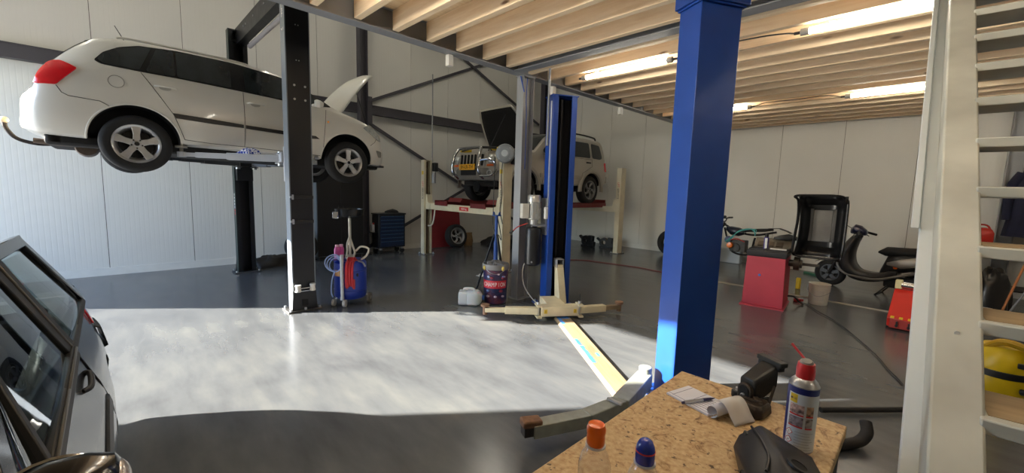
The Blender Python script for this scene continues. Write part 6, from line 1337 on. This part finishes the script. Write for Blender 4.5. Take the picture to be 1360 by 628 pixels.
# spray can with straw
def lube_can():
    t = thing('spray_can', 'tall blue and white lubricant spray can with red smart-straw cap on the workbench', 'spray can', (-.195, 1.352, BZ)); r = .0355
    BLU = mat('can_navy', '1d2a73', .3, .2, .05, 10); WHT = mat('can_white', 'cdd5dd', .3, .1, .04, 12)
    mb = MB(); mb.lathe([(0, 0), (r-.002, 0), (r, .003), (r, .185), (r+.001, .188), (r-.004, .197), (r-.012, .206), (r-.018, .209), (0, .209)], 44); body = mb.build('can_body', ZINC, t)
    mb = MB(); mb.lathe([(r, .004), (r+.0006, .004), (r+.0006, .185), (r, .185)], 44); mb.build('blue_sleeve', BLU, body)
    cd = math.atan2(-.99, .12)           # towards the camera
    def patch(a0, a1, z0, z1, m, nm, o=.0010, par=body):
        mb = MB(); mb.lathe([(r+o-.0004, z0), (r+o, z0), (r+o, z1), (r+o-.0004, z1)], max(3, int((a1-a0)*14)), a0=cd+a0, a1=cd+a1); return mb.build(nm, m, par)
    lab = patch(-.92, 1.7, .006, .168, WHT, 'white_label')
    patch(-.80, -.28, .142, .166, YELLOWP, 'yellow_badge', .0015)
    for k, (a, z, w_, m) in enumerate([(-.75, .110, .95, 'c7a9a4'), (-.75, .076, .95, '9b8f96'), (.35, .110, .5, 'b99a80'), (.35, .076, .5, 'a3a0a5')]):
        patch(a, a+w_, z, z+.028, mat('picture_%d' % k, m, .4, 0, .6, 90, col2='40343c'), 'label_picture', .0014); patch(a, a+w_, z-.003, z+.001, REDINK, 'red_picture_edge', .0017)
    for k, z in enumerate((.055, .032)):
        a = -.62; M = lk(((r+.0016)*math.cos(cd+a), (r+.0016)*math.sin(cd+a), z), (math.cos(cd+a), math.sin(cd+a), 0)) @ RZ(PI/4)
        mb = MB(); mb.box(None, (.0145, .0145, .0006), M=M); h = mb.build('hazard_diamond', REDINK, body)
        mb = MB(); mb.box(None, (.0118, .0118, .0010), M=M); mb.build('diamond_field', WHITEINK, h)
        mb = MB(); mb.text('!' if k == 0 else 'o', .009, M @ RZ(-PI/4) @ T((0, 0, .0008)), .0004); mb.build('hazard_symbol', BLACKINK, h)
    for k in range(7): patch(-.25, 1.0-.12*(k % 3), .012+.008*k, .0135+.008*k, mat('grey_print', 'a2aab2', .5), 'print_line', .0013)
    s = 'WD-40'
    for i, ch in enumerate(s):
        a = cd-.74+.42*(i+.5)/len(s); mb = MB(); mb.text(ch, .0085, lk(((r+.0019)*math.cos(a), (r+.0019)*math.sin(a), .153), (math.cos(a), math.sin(a), 0)), .0004, sx=.55); mb.build('badge_letter', BLU, body)
    mb = MB(); mb.lathe([(r-.014, .206), (.022, .209), (.0225, .232), (.020, .248), (.0, .25)], 28); cp = mb.build('red_cap', mat('cap_red', 'c2242c', .35, 0, .06, 10), t)
    M = T((0, 0, .243)) @ RZ(cd+PI/2) @ RX(math.radians(28)); mb = MB(); mb.lathe([(0, .016), (.012, .016), (.016, .012), (.016, .0), (0, .0)], 20, M @ Matrix.Diagonal((1, .8, 1, 1))); mb.build('grey_trigger', mat('trigger_grey', '8f8f8b', .5, .2), cp)
    mb = MB(); mb.cyl((-.004, .01, .252), (-.042, .018, .288), .0034, n=8); mb.build('red_straw', mat('straw_red', 'c9303a', .4), cp)
lube_can()
# black moulded cover
def cover():
    t = thing('engine_cover', 'black moulded plastic engine cover lying at the front of the workbench', 'car part', (-.23, 1.15, BZ)); PL = mat('moulded_black_plastic', '1d1e22', .4, 0, .12, 40, rvar=.06)
    P = []
    for x, y, z in COVER_PTS: P.append(Vector((x+.23, y-1.15, z)))
    bm = bmesh.new(); vs = [bm.verts.new(p) for p in P]; bmesh.ops.convex_hull(bm, input=vs); bmesh.ops.dissolve_limit(bm, angle_limit=math.radians(4), verts=bm.verts, edges=bm.edges)
    mb = MB(); mb.bm.free(); mb.bm = bm
    for f in bm.faces: f.smooth = True
    mb.build('cover_shell', PL, t, bevel=.008, seg=3, sharp=50)
    return t
COVER_PTS = [(-.314, 1.197, 0), (-.249, 1.047, 0), (-.163, .921, 0), (-.055, 1.094, 0), (-.127, 1.265, 0), (-.278, 1.295, 0), (-.27, 1.253, .075), (-.142, 1.204, .065), (-.195, 1.111, .095), (-.121, .986, .09), (-.199, .962, .065), (-.307, 1.219, .045), (-.133, 1.233, .03), (-.307, 1.167, .03)]
tc_ = cover(); PL = mat('moulded_black_plastic', '2b2c30')
HB_ = mat('deep_black', '050505')
def on_face(pts, nm, m, rad, h, inner=None):
    a, b, c = (Vector(p)-Vector((-.23, 1.15, 0)) for p in pts); n = (b-a).cross(c-a).normalized(); n = n if n.z > 0 else -n; p = (a+b+c)/3+n*.003
    mb = MB(); M = lk(p, n); mb.lathe([(rad*.72, -.004), (rad*.72, h), (rad, h*.8), (rad*1.04, -.004)], 28, M); o = mb.build(nm, m, tc_)
    mb = MB(); mb.lathe([(0, .0012), (rad*.74, .0012), (rad*.74, -.002), (0, -.002)], 28, M); mb.build('hole_shade_disc', HB_, o)  # flat black disc stands in for the shade inside the hole
on_face([(-.142, 1.204, .065), (-.195, 1.111, .095), (-.121, .986, .09)], 'bolt_bore', PL, .024, .003)
on_face([(-.307, 1.167, .03), (-.199, .962, .065), (-.249, 1.047, 0)], 'small_boss', PL, .010, .003)
mb = MB(); mb.prism([(-.012, 0), (.014, 0), (.010, .020), (-.006, .024)], .022, T((-.064, .075, .035)) @ RZ(.5) @ RX(PI/2)); mb.build('snap_lug', PL, tc_, bevel=.003)
mb = MB(); mb.tube([(-.055, .085, .068), (-.02, .02, .083), (.02, -.06, .087), (.03, -.12, .083)], .0035, 6, 5); mb.build('moulded_rib', PL, tc_)
# notepad with curled pages, pen
def notepad():
    t = thing('notepad', 'white notepad with handwriting and one page curled over on the workbench', 'notepad', (-.468, 1.405, BZ), math.radians(-8)); PP = mat('paper_white', 'dcdce4', .7, 0, .04, 8)
    mb = MB(); mb.prism([(-.11, -.055), (.05, -.075), (.075, .045), (-.095, .06)], .007); mb.build('pad_block', PP, t, bevel=.001)
    mb = MB(); mb.prism([(-.108, -.053), (.05, -.073), (.073, .043), (-.093, .058)], .0006, T((0, 0, .0072))); pg = mb.build('top_page', PP, t)
    INK = mat('pen_ink', '5a5f86', .6); r_ = random.Random(8)
    for k in range(6):
        mb = MB(); y = -.048+.013*k; x0 = -.03+.004*k; pts = []
        for q in range(22): pts.append((x0+.075*q/21, y+.0022*math.sin(q*2.1+k)+.001*r_.random(), .0081))
        mb.tube(pts, .0006, 4); mb.build('handwriting_line', INK, pg)
    for a, b in (((-.088, -.052), (-.075, .054)), ((-.032, -.06), (-.02, .05)), ((-.105, -.046), (.05, -.066))):
        mb = MB(); mb.bar((*a, .0081), (*b, .0081), .0014, .0004); mb.build('ruled_line', mat('ruled_blue', '3c4470', .6), pg)
    # curled pages: a roll along the right edge and a flap hanging down towards the viewer's right
    mb = MB(); c = Vector((.062, -.015)); n = 26; rows = []
    for i in range(n+1):
        a = -PI/2+2.35*PI*i/n; rr_ = .021-.010*i/n; rows.append([(c.x+rr_*math.cos(a), -.078, .025+rr_*math.sin(a)), (c.x+.012+rr_*math.cos(a), .0, .025+rr_*math.sin(a)), (c.x+.022+rr_*math.cos(a), .046, .025+rr_*math.sin(a))])
    mb.grid(rows); mb.build('rolled_pages', PP, t, solid=.0014)
    mb = MB(); rows = []
    for i in range(13):
        s = i/12; x = .056+.075*s; z = .047+.012*math.sin(PI*min(1, s*1.3))-.045*s*s; rows.append([(x, -.045-.02*s, z), (x+.012, .0-.02*s, z+.002), (x+.02, .045-.025*s, z)])
    mb.grid(rows); mb.build('curled_page', mat('paper_warm', 'd8d3cc', .7, 0, .05, 8), t, solid=.0012)
notepad()
t = thing('ballpoint_pen', 'silver and navy ballpoint pen lying on the notepad', 'pen', (-.478, 1.383, BZ+.0138), math.radians(62)); NV = mat('pen_navy', '1c1a4a', .3, 0, .05, 10)
mb = MB(); mb.cyl((-.062, 0, 0), (.012, 0, 0), .0055, n=18); mb.build('silver_barrel', mat('pen_silver', 'c6c7cc', .25, .5, .05, 10), t)
mb = MB(); mb.cyl((.012, 0, 0), (.045, 0, 0), .0058, .0045, n=18); mb.cyl((.045, 0, 0), (.062, 0, 0), .004, .0012, n=14); mb.build('navy_grip', NV, t)
mb = MB(); mb.cyl((-.070, 0, 0), (-.062, 0, 0), .0045, n=14); mb.build('push_button', NV, t)
mb = MB(); mb.bar((-.06, .001, .0062), (-.025, .001, .0062), .003, .0014); mb.build('pen_clip', ZINC, t)
# drinking bottles
PETM = glass('clear_bottle_plastic', (.93, .93, .95), 0, 1.33)
def bottle(loc, lab, capm, cols):
    t = thing('drinks_bottle', lab, 'bottle', loc)
    mb = MB(); mb.lathe([(.001, 0), (.030, .001), (.034, .008), (.034, .09), (.031, .10), (.034, .11), (.033, .145), (.028, .165), (.019, .182), (.0155, .187), (.0155, .193)], 36); b_ = mb.build('bottle_body', PETM, t)
    mb = MB(); mb.lathe([(.0345, .03), (.035, .03), (.035, .095), (.0345, .095)], 36); mb.build('bottle_label', cols, b_)
    mb = MB(); mb.lathe([(.0155, .186), (.0205, .186), (.0205, .189), (.0155, .189)], 30); mb.build('neck_ring', mat('clear_ring', 'cfd0d4', .2), b_)
    return t
t = bottle((-.43, .682, BZ), 'clear drinks bottle with orange sports cap at the front edge of the workbench', None, mat('violet_label', '3a2c5e', .4, 0, .2, 20))
mb = MB(); mb.lathe([(.0, .189), (.0165, .189), (.0185, .193), (.0185, .207), (.0178, .211), (.0192, .215), (.0192, .224), (.0165, .232), (.010, .235), (0, .235)], 30); mb.build('orange_cap', mat('cap_orange', 'ee6a10', .28, 0, .05, 20, coat=.3), t)
t = bottle((-.335, .707, BZ), 'clear drinks bottle with dark blue sports cap at the front edge of the workbench', None, mat('blue_label', '2b3f8a', .4, 0, .2, 20))
CBL = mat('cap_blue', '2439a0', .2, 0, .1, 20, coat=.4)
mb = MB(); mb.lathe([(.0, .189), (.0175, .189), (.0185, .193), (.018, .197), (.0188, .202), (.018, .206), (.0185, .211), (.0165, .222), (.012, .231), (.006, .235), (0, .236)], 30); mb.build('blue_cap', CBL, t)
mb = MB(); mb.lathe([(.0186, .2105), (.0189, .211), (.0184, .2135), (.018, .213)], 30); mb.build('red_ring', REDINK, t)
mb = MB(); mb.tube([(-.285, .70, BZ+.006), (-.25, .74, BZ+.006), (-.2, .75, BZ+.006)], .006, 8, 4); solo('black_strap', mb, RUBBER, 'short black strap lying on the workbench beside the blue-capped bottle', 'strap')
# ------------------------------------------------------------------ dark coupe beside the camera (its left side faces the hall)
def dark_car():
    """world layout: nose towards +x, left flank towards +y; built in world-aligned local axes from the rear-left sill"""
    t = thing('dark_car', 'black hatchback parked in the near left corner with wing mirror in front', 'car', (-3.62, -.86, 0))
    ox, oy = -3.62, -.86; PB = mat('black_car_paint', '0b0b0f', .18, 0, .08, 3, coat=.35); SEAL = mat('window_seal', '171513', .5, 0, .12, 9); TRIM = mat('black_trim', '121214', .5, 0, .1, 9)
    LG = glass('car_side_glass', (.62, .68, .66), 0, 1.5); HW = .83
    L_ = lambda x, y, z: Vector((x-ox, y-oy, z))
    # flank profile: half-width by height (from the centre line y = -.86), and plan taper by x
    prof = [(.22, .74), (.30, .79), (.45, .825), (.58, .83), (.66, .815), (.72, .80), (.80, .765), (.90, .725), (.945, .71)]
    plan = pchip([(-3.87, .72), (-3.82, .84), (-3.66, .90), (-3.40, .95), (-3.0, .985), (-2.3, 1.0), (-1.0, 1.0), (-.2, .97), (.2, .90), (.42, .78), (.50, .62)])
    def flank(x, z):
        for (z0, w0), (z1, w1) in zip(prof[:-1], prof[1:]):
            if z0 <= z <= z1: return (w0+(w1-w0)*(z-z0)/(z1-z0))*plan(x)
        return prof[0][1]*plan(x) if z < prof[0][0] else prof[-1][1]*plan(x)
    topz = pchip([(-3.87, .62), (-3.83, .70), (-3.74, .76), (-3.64, .90), (-3.3, .945), (-.95, .945), (-.6, .90), (.1, .84), (.4, .74), (.50, .62)])
    xs = [-3.87, -3.85, -3.82, -3.78, -3.74, -3.70, -3.66, -3.63, -3.58, -3.5, -3.4, -3.25]+[-3.1+.1*i for i in range(33)]+[.2, .3, .38, .44, .48, .50]
    mb = MB(); rings = []
    zs = [.22+.725*i/22 for i in range(23)]
    for x in xs:
        k = (topz(x)-.22)/.725; side = [(flank(x, z), .22+(z-.22)*k) for z in zs]; tz = topz(x); w = side[-1][0]
        half = [(0, .22)]+side+[(w*.92, tz+.008), (w*.6, tz+.02*(1 if x > -.95 else .0)), (0, tz+.03*(1 if x > -.95 else .0))]
        rings.append([L_(x, oy+y, z) for y, z in half]+[L_(x, oy-y, z) for y, z in half[-2:0:-1]])
    R = mb.grid(rings, True); mb.f(R[0]); mb.f(R[-1]); bmesh.ops.recalc_face_normals(mb.bm, faces=mb.bm.faces)
    body = mb.build('lower_body', [PB, WELL], t, sharp=45, recalc=False)
    wells = [(-2.93, .31, .36), (-.42, .31, .36)]; cut = MB()
    for x, z, r in wells:
        for s in (-1, 1): cut.cyl(L_(x, oy+s*.5, z), L_(x, oy+s*1.2, z), r, n=48)
    # cabin well so that one looks down through the glass onto seats
    cut.bx(-3.0-ox, -.62, .40, -1.15-ox, .62, 1.2); bmesh.ops.recalc_face_normals(cut.bm, faces=cut.bm.faces); cu = cut.build('cutter_tmp', WELL, t, recalc=False, sharp=None)
    md = body.modifiers.new('b', 'BOOLEAN'); md.operation = 'DIFFERENCE'; md.object = cu; md.solver = 'EXACT'
    dg = bpy.context.evaluated_depsgraph_get(); dg.update(); me = bpy.data.meshes.new_from_object(body.evaluated_get(dg)); body.modifiers.clear(); old = body.data; body.data = me; me.materials.clear(); me.materials.append(PB); me.materials.append(mat('cabin_lining', '3a3936', .8, 0, .12, 7))
    for p in me.polygons:
        c = p.center; wx = c.x+ox
        if -3.02 < wx < -1.13 and abs(c.y) < .625 and c.z > .39 and all(-3.01 < me.vertices[i].co.x+ox < -1.14 and abs(me.vertices[i].co.y) < .6205 for i in p.vertices): p.material_index = 1
        for x, z, r in wells:
            if all(math.hypot(me.vertices[i].co.x+ox-x, me.vertices[i].co.z-z) < r+.003 for i in p.vertices) and abs(c.y) < .80: p.material_index = 1
    me.set_sharp_from_angle(angle=math.radians(45)); cm = cu.data; bpy.data.objects.remove(cu); bpy.data.meshes.remove(cm); bpy.data.meshes.remove(old); me.name = 'lower_body'
    # greenhouse: glass plane leans inwards from the belt
    BY_, TH = .715, .40
    g = lambda x, z, s=1, o=0.: L_(x, oy+s*(BY_-TH*(z-.945)+o), z)
    def quad_pane(P, nm, m, s, o=0., n=6, par=t):
        mb = MB(); rows = []
        for i in range(n+1):
            u = i/n; a = (P[0][0]+(P[1][0]-P[0][0])*u, P[0][1]+(P[1][1]-P[0][1])*u); b = (P[3][0]+(P[2][0]-P[3][0])*u, P[3][1]+(P[2][1]-P[3][1])*u)
            rows.append([g(a[0]+(b[0]-a[0])*j/n, a[1]+(b[1]-a[1])*j/n, s, o+.012*math.sin(PI*j/n)) for j in range(n+1)])
        mb.grid(rows); return mb.build(nm, m, par)
    def strip(pts, w, h, nm, m, s, o=0., par=t):
        mb = MB(); P = [g(x, z, s, o) for x, z in pts]
        for a, b in zip(P[:-1], P[1:]):
            d = (b-a).normalized(); mb.bar(a-d*.006, b+d*.006, w, h, Vector((0, s, TH)))
        return mb.build(nm, m, par, bevel=.004)
    ROOFZ = 1.325
    for s in (1, -1):
        quad_pane([(-3.14, .945), (-2.72, 1.285), (-2.20, 1.30), (-2.31, .945)], 'rear_quarter_glass', LG, s)
        quad_pane([(-2.20, .945), (-2.06, 1.30), (-1.62, 1.30), (-1.36, .945)], 'door_glass', LG, s, .004)
        quad_pane([(-1.33, .945), (-1.52, 1.22), (-1.43, 1.18), (-1.02, .945)], 'front_quarter_glass', LG, s, .004)
        strip([(-3.20, .94), (-2.75, 1.31)], .05, .03, 'rear_pillar', PB, s)
        strip([(-2.31, .93), (-2.19, 1.32)], .055, .022, 'quarter_frame', SEAL, s, .002)
        strip([(-2.215, .93), (-2.06, 1.32)], .075, .028, 'door_pillar', SEAL, s, .0)
        strip([(-2.25, .93), (-2.12, 1.32)], .012, .03, 'chrome_bead', mat('dull_bead', '5d5850', .35, .5), s, .004)
        strip([(-1.345, .93), (-1.50, 1.23)], .03, .026, 'quarter_light_bar', SEAL, s, .006)
        strip([(-1.0, .93), (-1.45, 1.20), (-1.66, 1.325)], .055, .035, 'windscreen_pillar', PB, s)
        strip([(-2.75, 1.315), (-2.1, 1.33), (-1.64, 1.325)], .05, .035, 'roof_edge', PB, s)
        strip([(-3.16, .936), (-2.6, .934), (-2.22, .934)], .03, .02, 'quarter_belt_seal', SEAL, s, .006)
        strip([(-2.24, .936), (-1.8, .934), (-1.34, .934), (-1.0, .93)], .045, .02, 'door_belt_seal', SEAL, s, .012)
        strip([(-2.24, .948), (-1.8, .946), (-1.34, .946)], .010, .014, 'belt_bead', mat('dull_bead', '7c766e'), s, .022)
        # handle, mouldings, gap lines
        hy = lambda x, z, o: L_(x, oy+s*(flank(x, z)+o), z)
        mb = MB(); mb.tube([hy(-2.28, .83, -.004), hy(-2.27, .83, .012), hy(-2.2, .828, .018), hy(-2.12, .825, .016), hy(-2.09, .825, -.004)], .010, 10, 5); mb.build('door_handle', TRIM, t)
        mb = MB(); mb.tube([hy(-2.36, .93-.01*i*i/4, .001) for i in range(2)]+[hy(-2.37, z, .001) for z in (.85, .75, .65, .55, .42, .32)], .0035, 5); mb.tube([hy(-1.04, z, .001) for z in (.92, .8, .65, .5, .32)], .0035, 5); mb.build('door_gap', BLACKINK, t)
        for xa, xb in ((-2.34, -1.75), (-1.74, -1.08)):
            mb = MB(); n = 8; mb.grid([[hy(xa+(xb-xa)*i/n, z, o) for z, o in ((.655, .0), (.66, .007), (.695, .007), (.70, .0))] for i in range(n+1)]); mb.build('side_moulding', TRIM, t, solid=.004)
        mb = MB(); n = 10; mb.grid([[hy(-3.36-.03*i, z, o) for z, o in ((.60, .0), (.61, .02), (.72, .02), (.73, .0))] for i in range(n)]); mb.build('bumper_strip', TRIM, t, solid=.004)
        mb = MB(); mb.grid([[hy(-3.30-.028*i, z, .006) for z in (.77, .84, .92)] for i in range(10)]); mb.build('tail_lamp', TAIL, t, solid=.01)
        mb = MB(); mb.prism([(0, 0), (.10, 0), (.02, .07)], .02, T(L_(-3.22, oy+s*.70, .95)) @ RX(PI/2)); mb.build('rear_spoiler_tip', TRIM, t, bevel=.004)
        for x, z, r in wells: wheel(t, L_(x, oy+s*.70, .30), .30, .20, .19, s, 5)
        # wing mirror
        c = Vector((-1.04, oy+s*.755, 1.02)); mb = MB(); secs = []
        for yy, hx_, hz_, dx in ((-.10, .03, .035, .02), (-.06, .055, .065, .01), (0, .065, .078, 0), (.05, .06, .072, -.005), (.085, .045, .055, -.01), (.10, .02, .025, -.015)):
            secs.append([L_(c.x+dx+hx_*math.cos(a)*(1. if math.cos(a) > 0 else .75), c.y+s*yy, c.z+hz_*math.sin(a)) for a in [2*PI*i/22 for i in range(22)]])
        mb.loft(secs); mi = mb.build('wing_mirror', PB, t)
        mb = MB(); mb.tube([L_(-1.05, oy+s*.66, .94), L_(-1.05, oy+s*.70, .99)], .03, 10); mb.build('mirror_arm', TRIM, mi)
        mb = MB(); mb.lathe([(0, .0), (.055, .0), (.058, .004), (0, .006)], 22, T(L_(-1.086, c.y, c.z)) @ RY(-PI/2) @ Matrix.Diagonal((1.1, 1.35, 1, 1))); mb.build('mirror_glass', CHROME, mi)
        mb = MB(); mb.ball(L_(c.x-.005, c.y+s*.088, c.z), .028, 14, (1.2, .7, 1.5)); mb.build('mirror_end_cap', mat('pale_mirror_cap', 'b9b3b0', .25, .6, .1, 9), mi)
    # roof, tailgate glass, windscreen
    rz_ = pchip([(-2.80, 1.30), (-2.6, 1.335), (-2.1, 1.352), (-1.75, 1.345), (-1.60, 1.315)]); mb = MB(); rows = []
    for i in range(17):
        x = -2.80+1.2*i/16; hw = BY_-TH*(1.32-.945)+.012
        rows.append([L_(x, oy+hw*(-1+2*j/18), rz_(x)-.03*abs(-1+2*j/18)**4+.02*(1-(-1+2*j/18)**2)) for j in range(19)])
    mb.grid(rows); mb.build('roof', mat('black_car_paint', ''), t, solid=.02)
    mb = MB(); mb.grid([[L_(-3.27+.47*u, oy+(.66-.10*u)*(-1+2*j/12), .955+.36*u+.01*math.sin(PI*u)) for j in range(13)] for u in [i/8 for i in range(9)]]); mb.build('tailgate_glass', LG, t)
    mb = MB(); mb.grid([[L_(-.93-.70*u, oy+(.70-.13*u)*(-1+2*j/12), .945+.375*u+.012*math.sin(PI*u)) for j in range(13)] for u in [i/8 for i in range(9)]]); mb.build('windscreen', LG, t)
    # cabin: seats, dash, steering wheel, rear bench
    CL = mat('grey_seat_cloth', '33343a', .9, 0, .2, 18)
    for y in (-.36, .36):
        mb = MB(); mb.loft([[(x-ox, y+w*q, z) for q in (-1, -.8, .8, 1)] + [(x-ox-.12, y+w*q, z-.02) for q in (1, -1)] for x, z, w in ((-1.95, .48, .24), (-2.02, .75, .25), (-2.12, 1.02, .21), (-2.14, 1.06, .15))]); mb.build('seat_back', CL, t, bevel=.02)
        mb = MB(); mb.bx(-2.0-ox, y-.25, .42, -1.45-ox, y+.25, .56); mb.build('seat_cushion', CL, t, bevel=.04)
        mb = MB(); mb.bx(-2.20-ox, y-.12, 1.06, -2.12-ox, y+.12, 1.22); mb.build('headrest', CL, t, bevel=.03)
    mb = MB(); mb.bx(-2.98-ox, -.58, .42, -2.55-ox, .58, .58); mb.bx(-2.98-ox, -.58, .55, -2.85-ox, .58, .93); mb.build('rear_bench', CL, t, bevel=.03)
    mb = MB(); mb.loft([[(-1.35-ox, y, .72), (-1.16-ox, y, .70), (-1.02-ox, y, .94), (-1.28-ox, y, .945), (-1.36-ox, y, .88)] for y in (-.6, .6)]); mb.build('dashboard', TRIM, t, bevel=.02)
    mb = MB(); M = T(L_(-1.45, oy+.34, .88)) @ RY(math.radians(-65)); mb.tube([M @ Vector((.17*math.cos(a), .17*math.sin(a), 0)) for a in [2*PI*i/28 for i in range(28)]], .013, 8, closed=True); mb.bar(M @ Vector((-.16, 0, 0)), M @ Vector((.16, 0, 0)), .04, .015); mb.build('steering_wheel', TRIM, t)
dark_car()
# ------------------------------------------------------------------ daylight, camera
w = bpy.data.worlds.new('World'); SC.world = w; w.use_nodes = True
N = w.node_tree.nodes; L = w.node_tree.links
sk = N.new('ShaderNodeTexSky'); sk.sky_type = 'NISHITA'; sk.sun_disc = False
sk.sun_elevation = math.radians(22.5); sk.sun_rotation = math.radians(218); sk.air_density = 1.; sk.dust_density = .2
bg = N['Background']; mxs = N.new('ShaderNodeMix'); mxs.data_type = 'RGBA'; mxs.blend_type = 'MULTIPLY'; mxs.inputs[0].default_value = 1.; mxs.inputs[7].default_value = (.88, .95, 1.12, 1)
L.new(sk.outputs[0], mxs.inputs[6]); L.new(mxs.outputs[2], bg.inputs[0]); bg.inputs[1].default_value = SKY_S
sun = bpy.data.lights.new('sun', 'SUN'); sun.energy = SUN_S; sun.angle = math.radians(.6); sun.color = (1., .93, .82)
so = bpy.data.objects.new('sun', sun); COL.objects.link(so)
el = math.radians(22.5); dv = Vector((.61*math.cos(el), .79*math.cos(el), -math.sin(el)))
so.rotation_euler = dv.to_track_quat('-Z', 'Y').to_euler(); so.location = (-14, -12, 9)
po = bpy.data.lights.new('door_portal', 'AREA'); po.shape = 'RECTANGLE'; po.size = DX1-DX0; po.size_y = DZ
po.cycles.is_portal = True
pb = bpy.data.objects.new('door_portal', po); COL.objects.link(pb); pb.location = ((DX0+DX1)/2, FY-.1, DZ/2)
pb.rotation_euler = Vector((0, 1, 0)).to_track_quat('-Z', 'Z').to_euler()
F, YAW, PIT, ROL = 543.76, .79209, .11332, -.029453
cy, sy = math.cos(YAW), math.sin(YAW)
fw = Vector((-sy*math.cos(PIT), cy*math.cos(PIT), -math.sin(PIT))); r0 = Vector((cy, sy, 0)); d0 = fw.cross(r0)
rr = r0*math.cos(ROL)+d0*math.sin(ROL); dd = -r0*math.sin(ROL)+d0*math.cos(ROL)
cam = bpy.data.cameras.new('camera'); cam.sensor_fit = 'HORIZONTAL'; cam.sensor_width = 36; cam.lens = F/1360*36; cam.clip_start = .02
co = bpy.data.objects.new('camera', cam); COL.objects.link(co)
M = Matrix((rr, -dd, -fw)).transposed().to_4x4(); M.translation = (0, 0, 1.6); co.matrix_world = M
SC.camera = co
vs = SC.view_settings; vs.view_transform = 'Standard'; vs.look = 'None'; vs.gamma = 1; vs.use_curve_mapping = False; vs.exposure = EXPO
SC.cycles.max_bounces = 10; SC.cycles.diffuse_bounces = 6; SC.cycles.glossy_bounces = 4; SC.cycles.transparent_max_bounces = 12
SC.cycles.sample_clamp_indirect = 3; SC.cycles.use_denoising = True; SC.cycles.caustics_reflective = True; SC.cycles.blur_glossy = 4.; SC.cycles.caustics_refractive = False
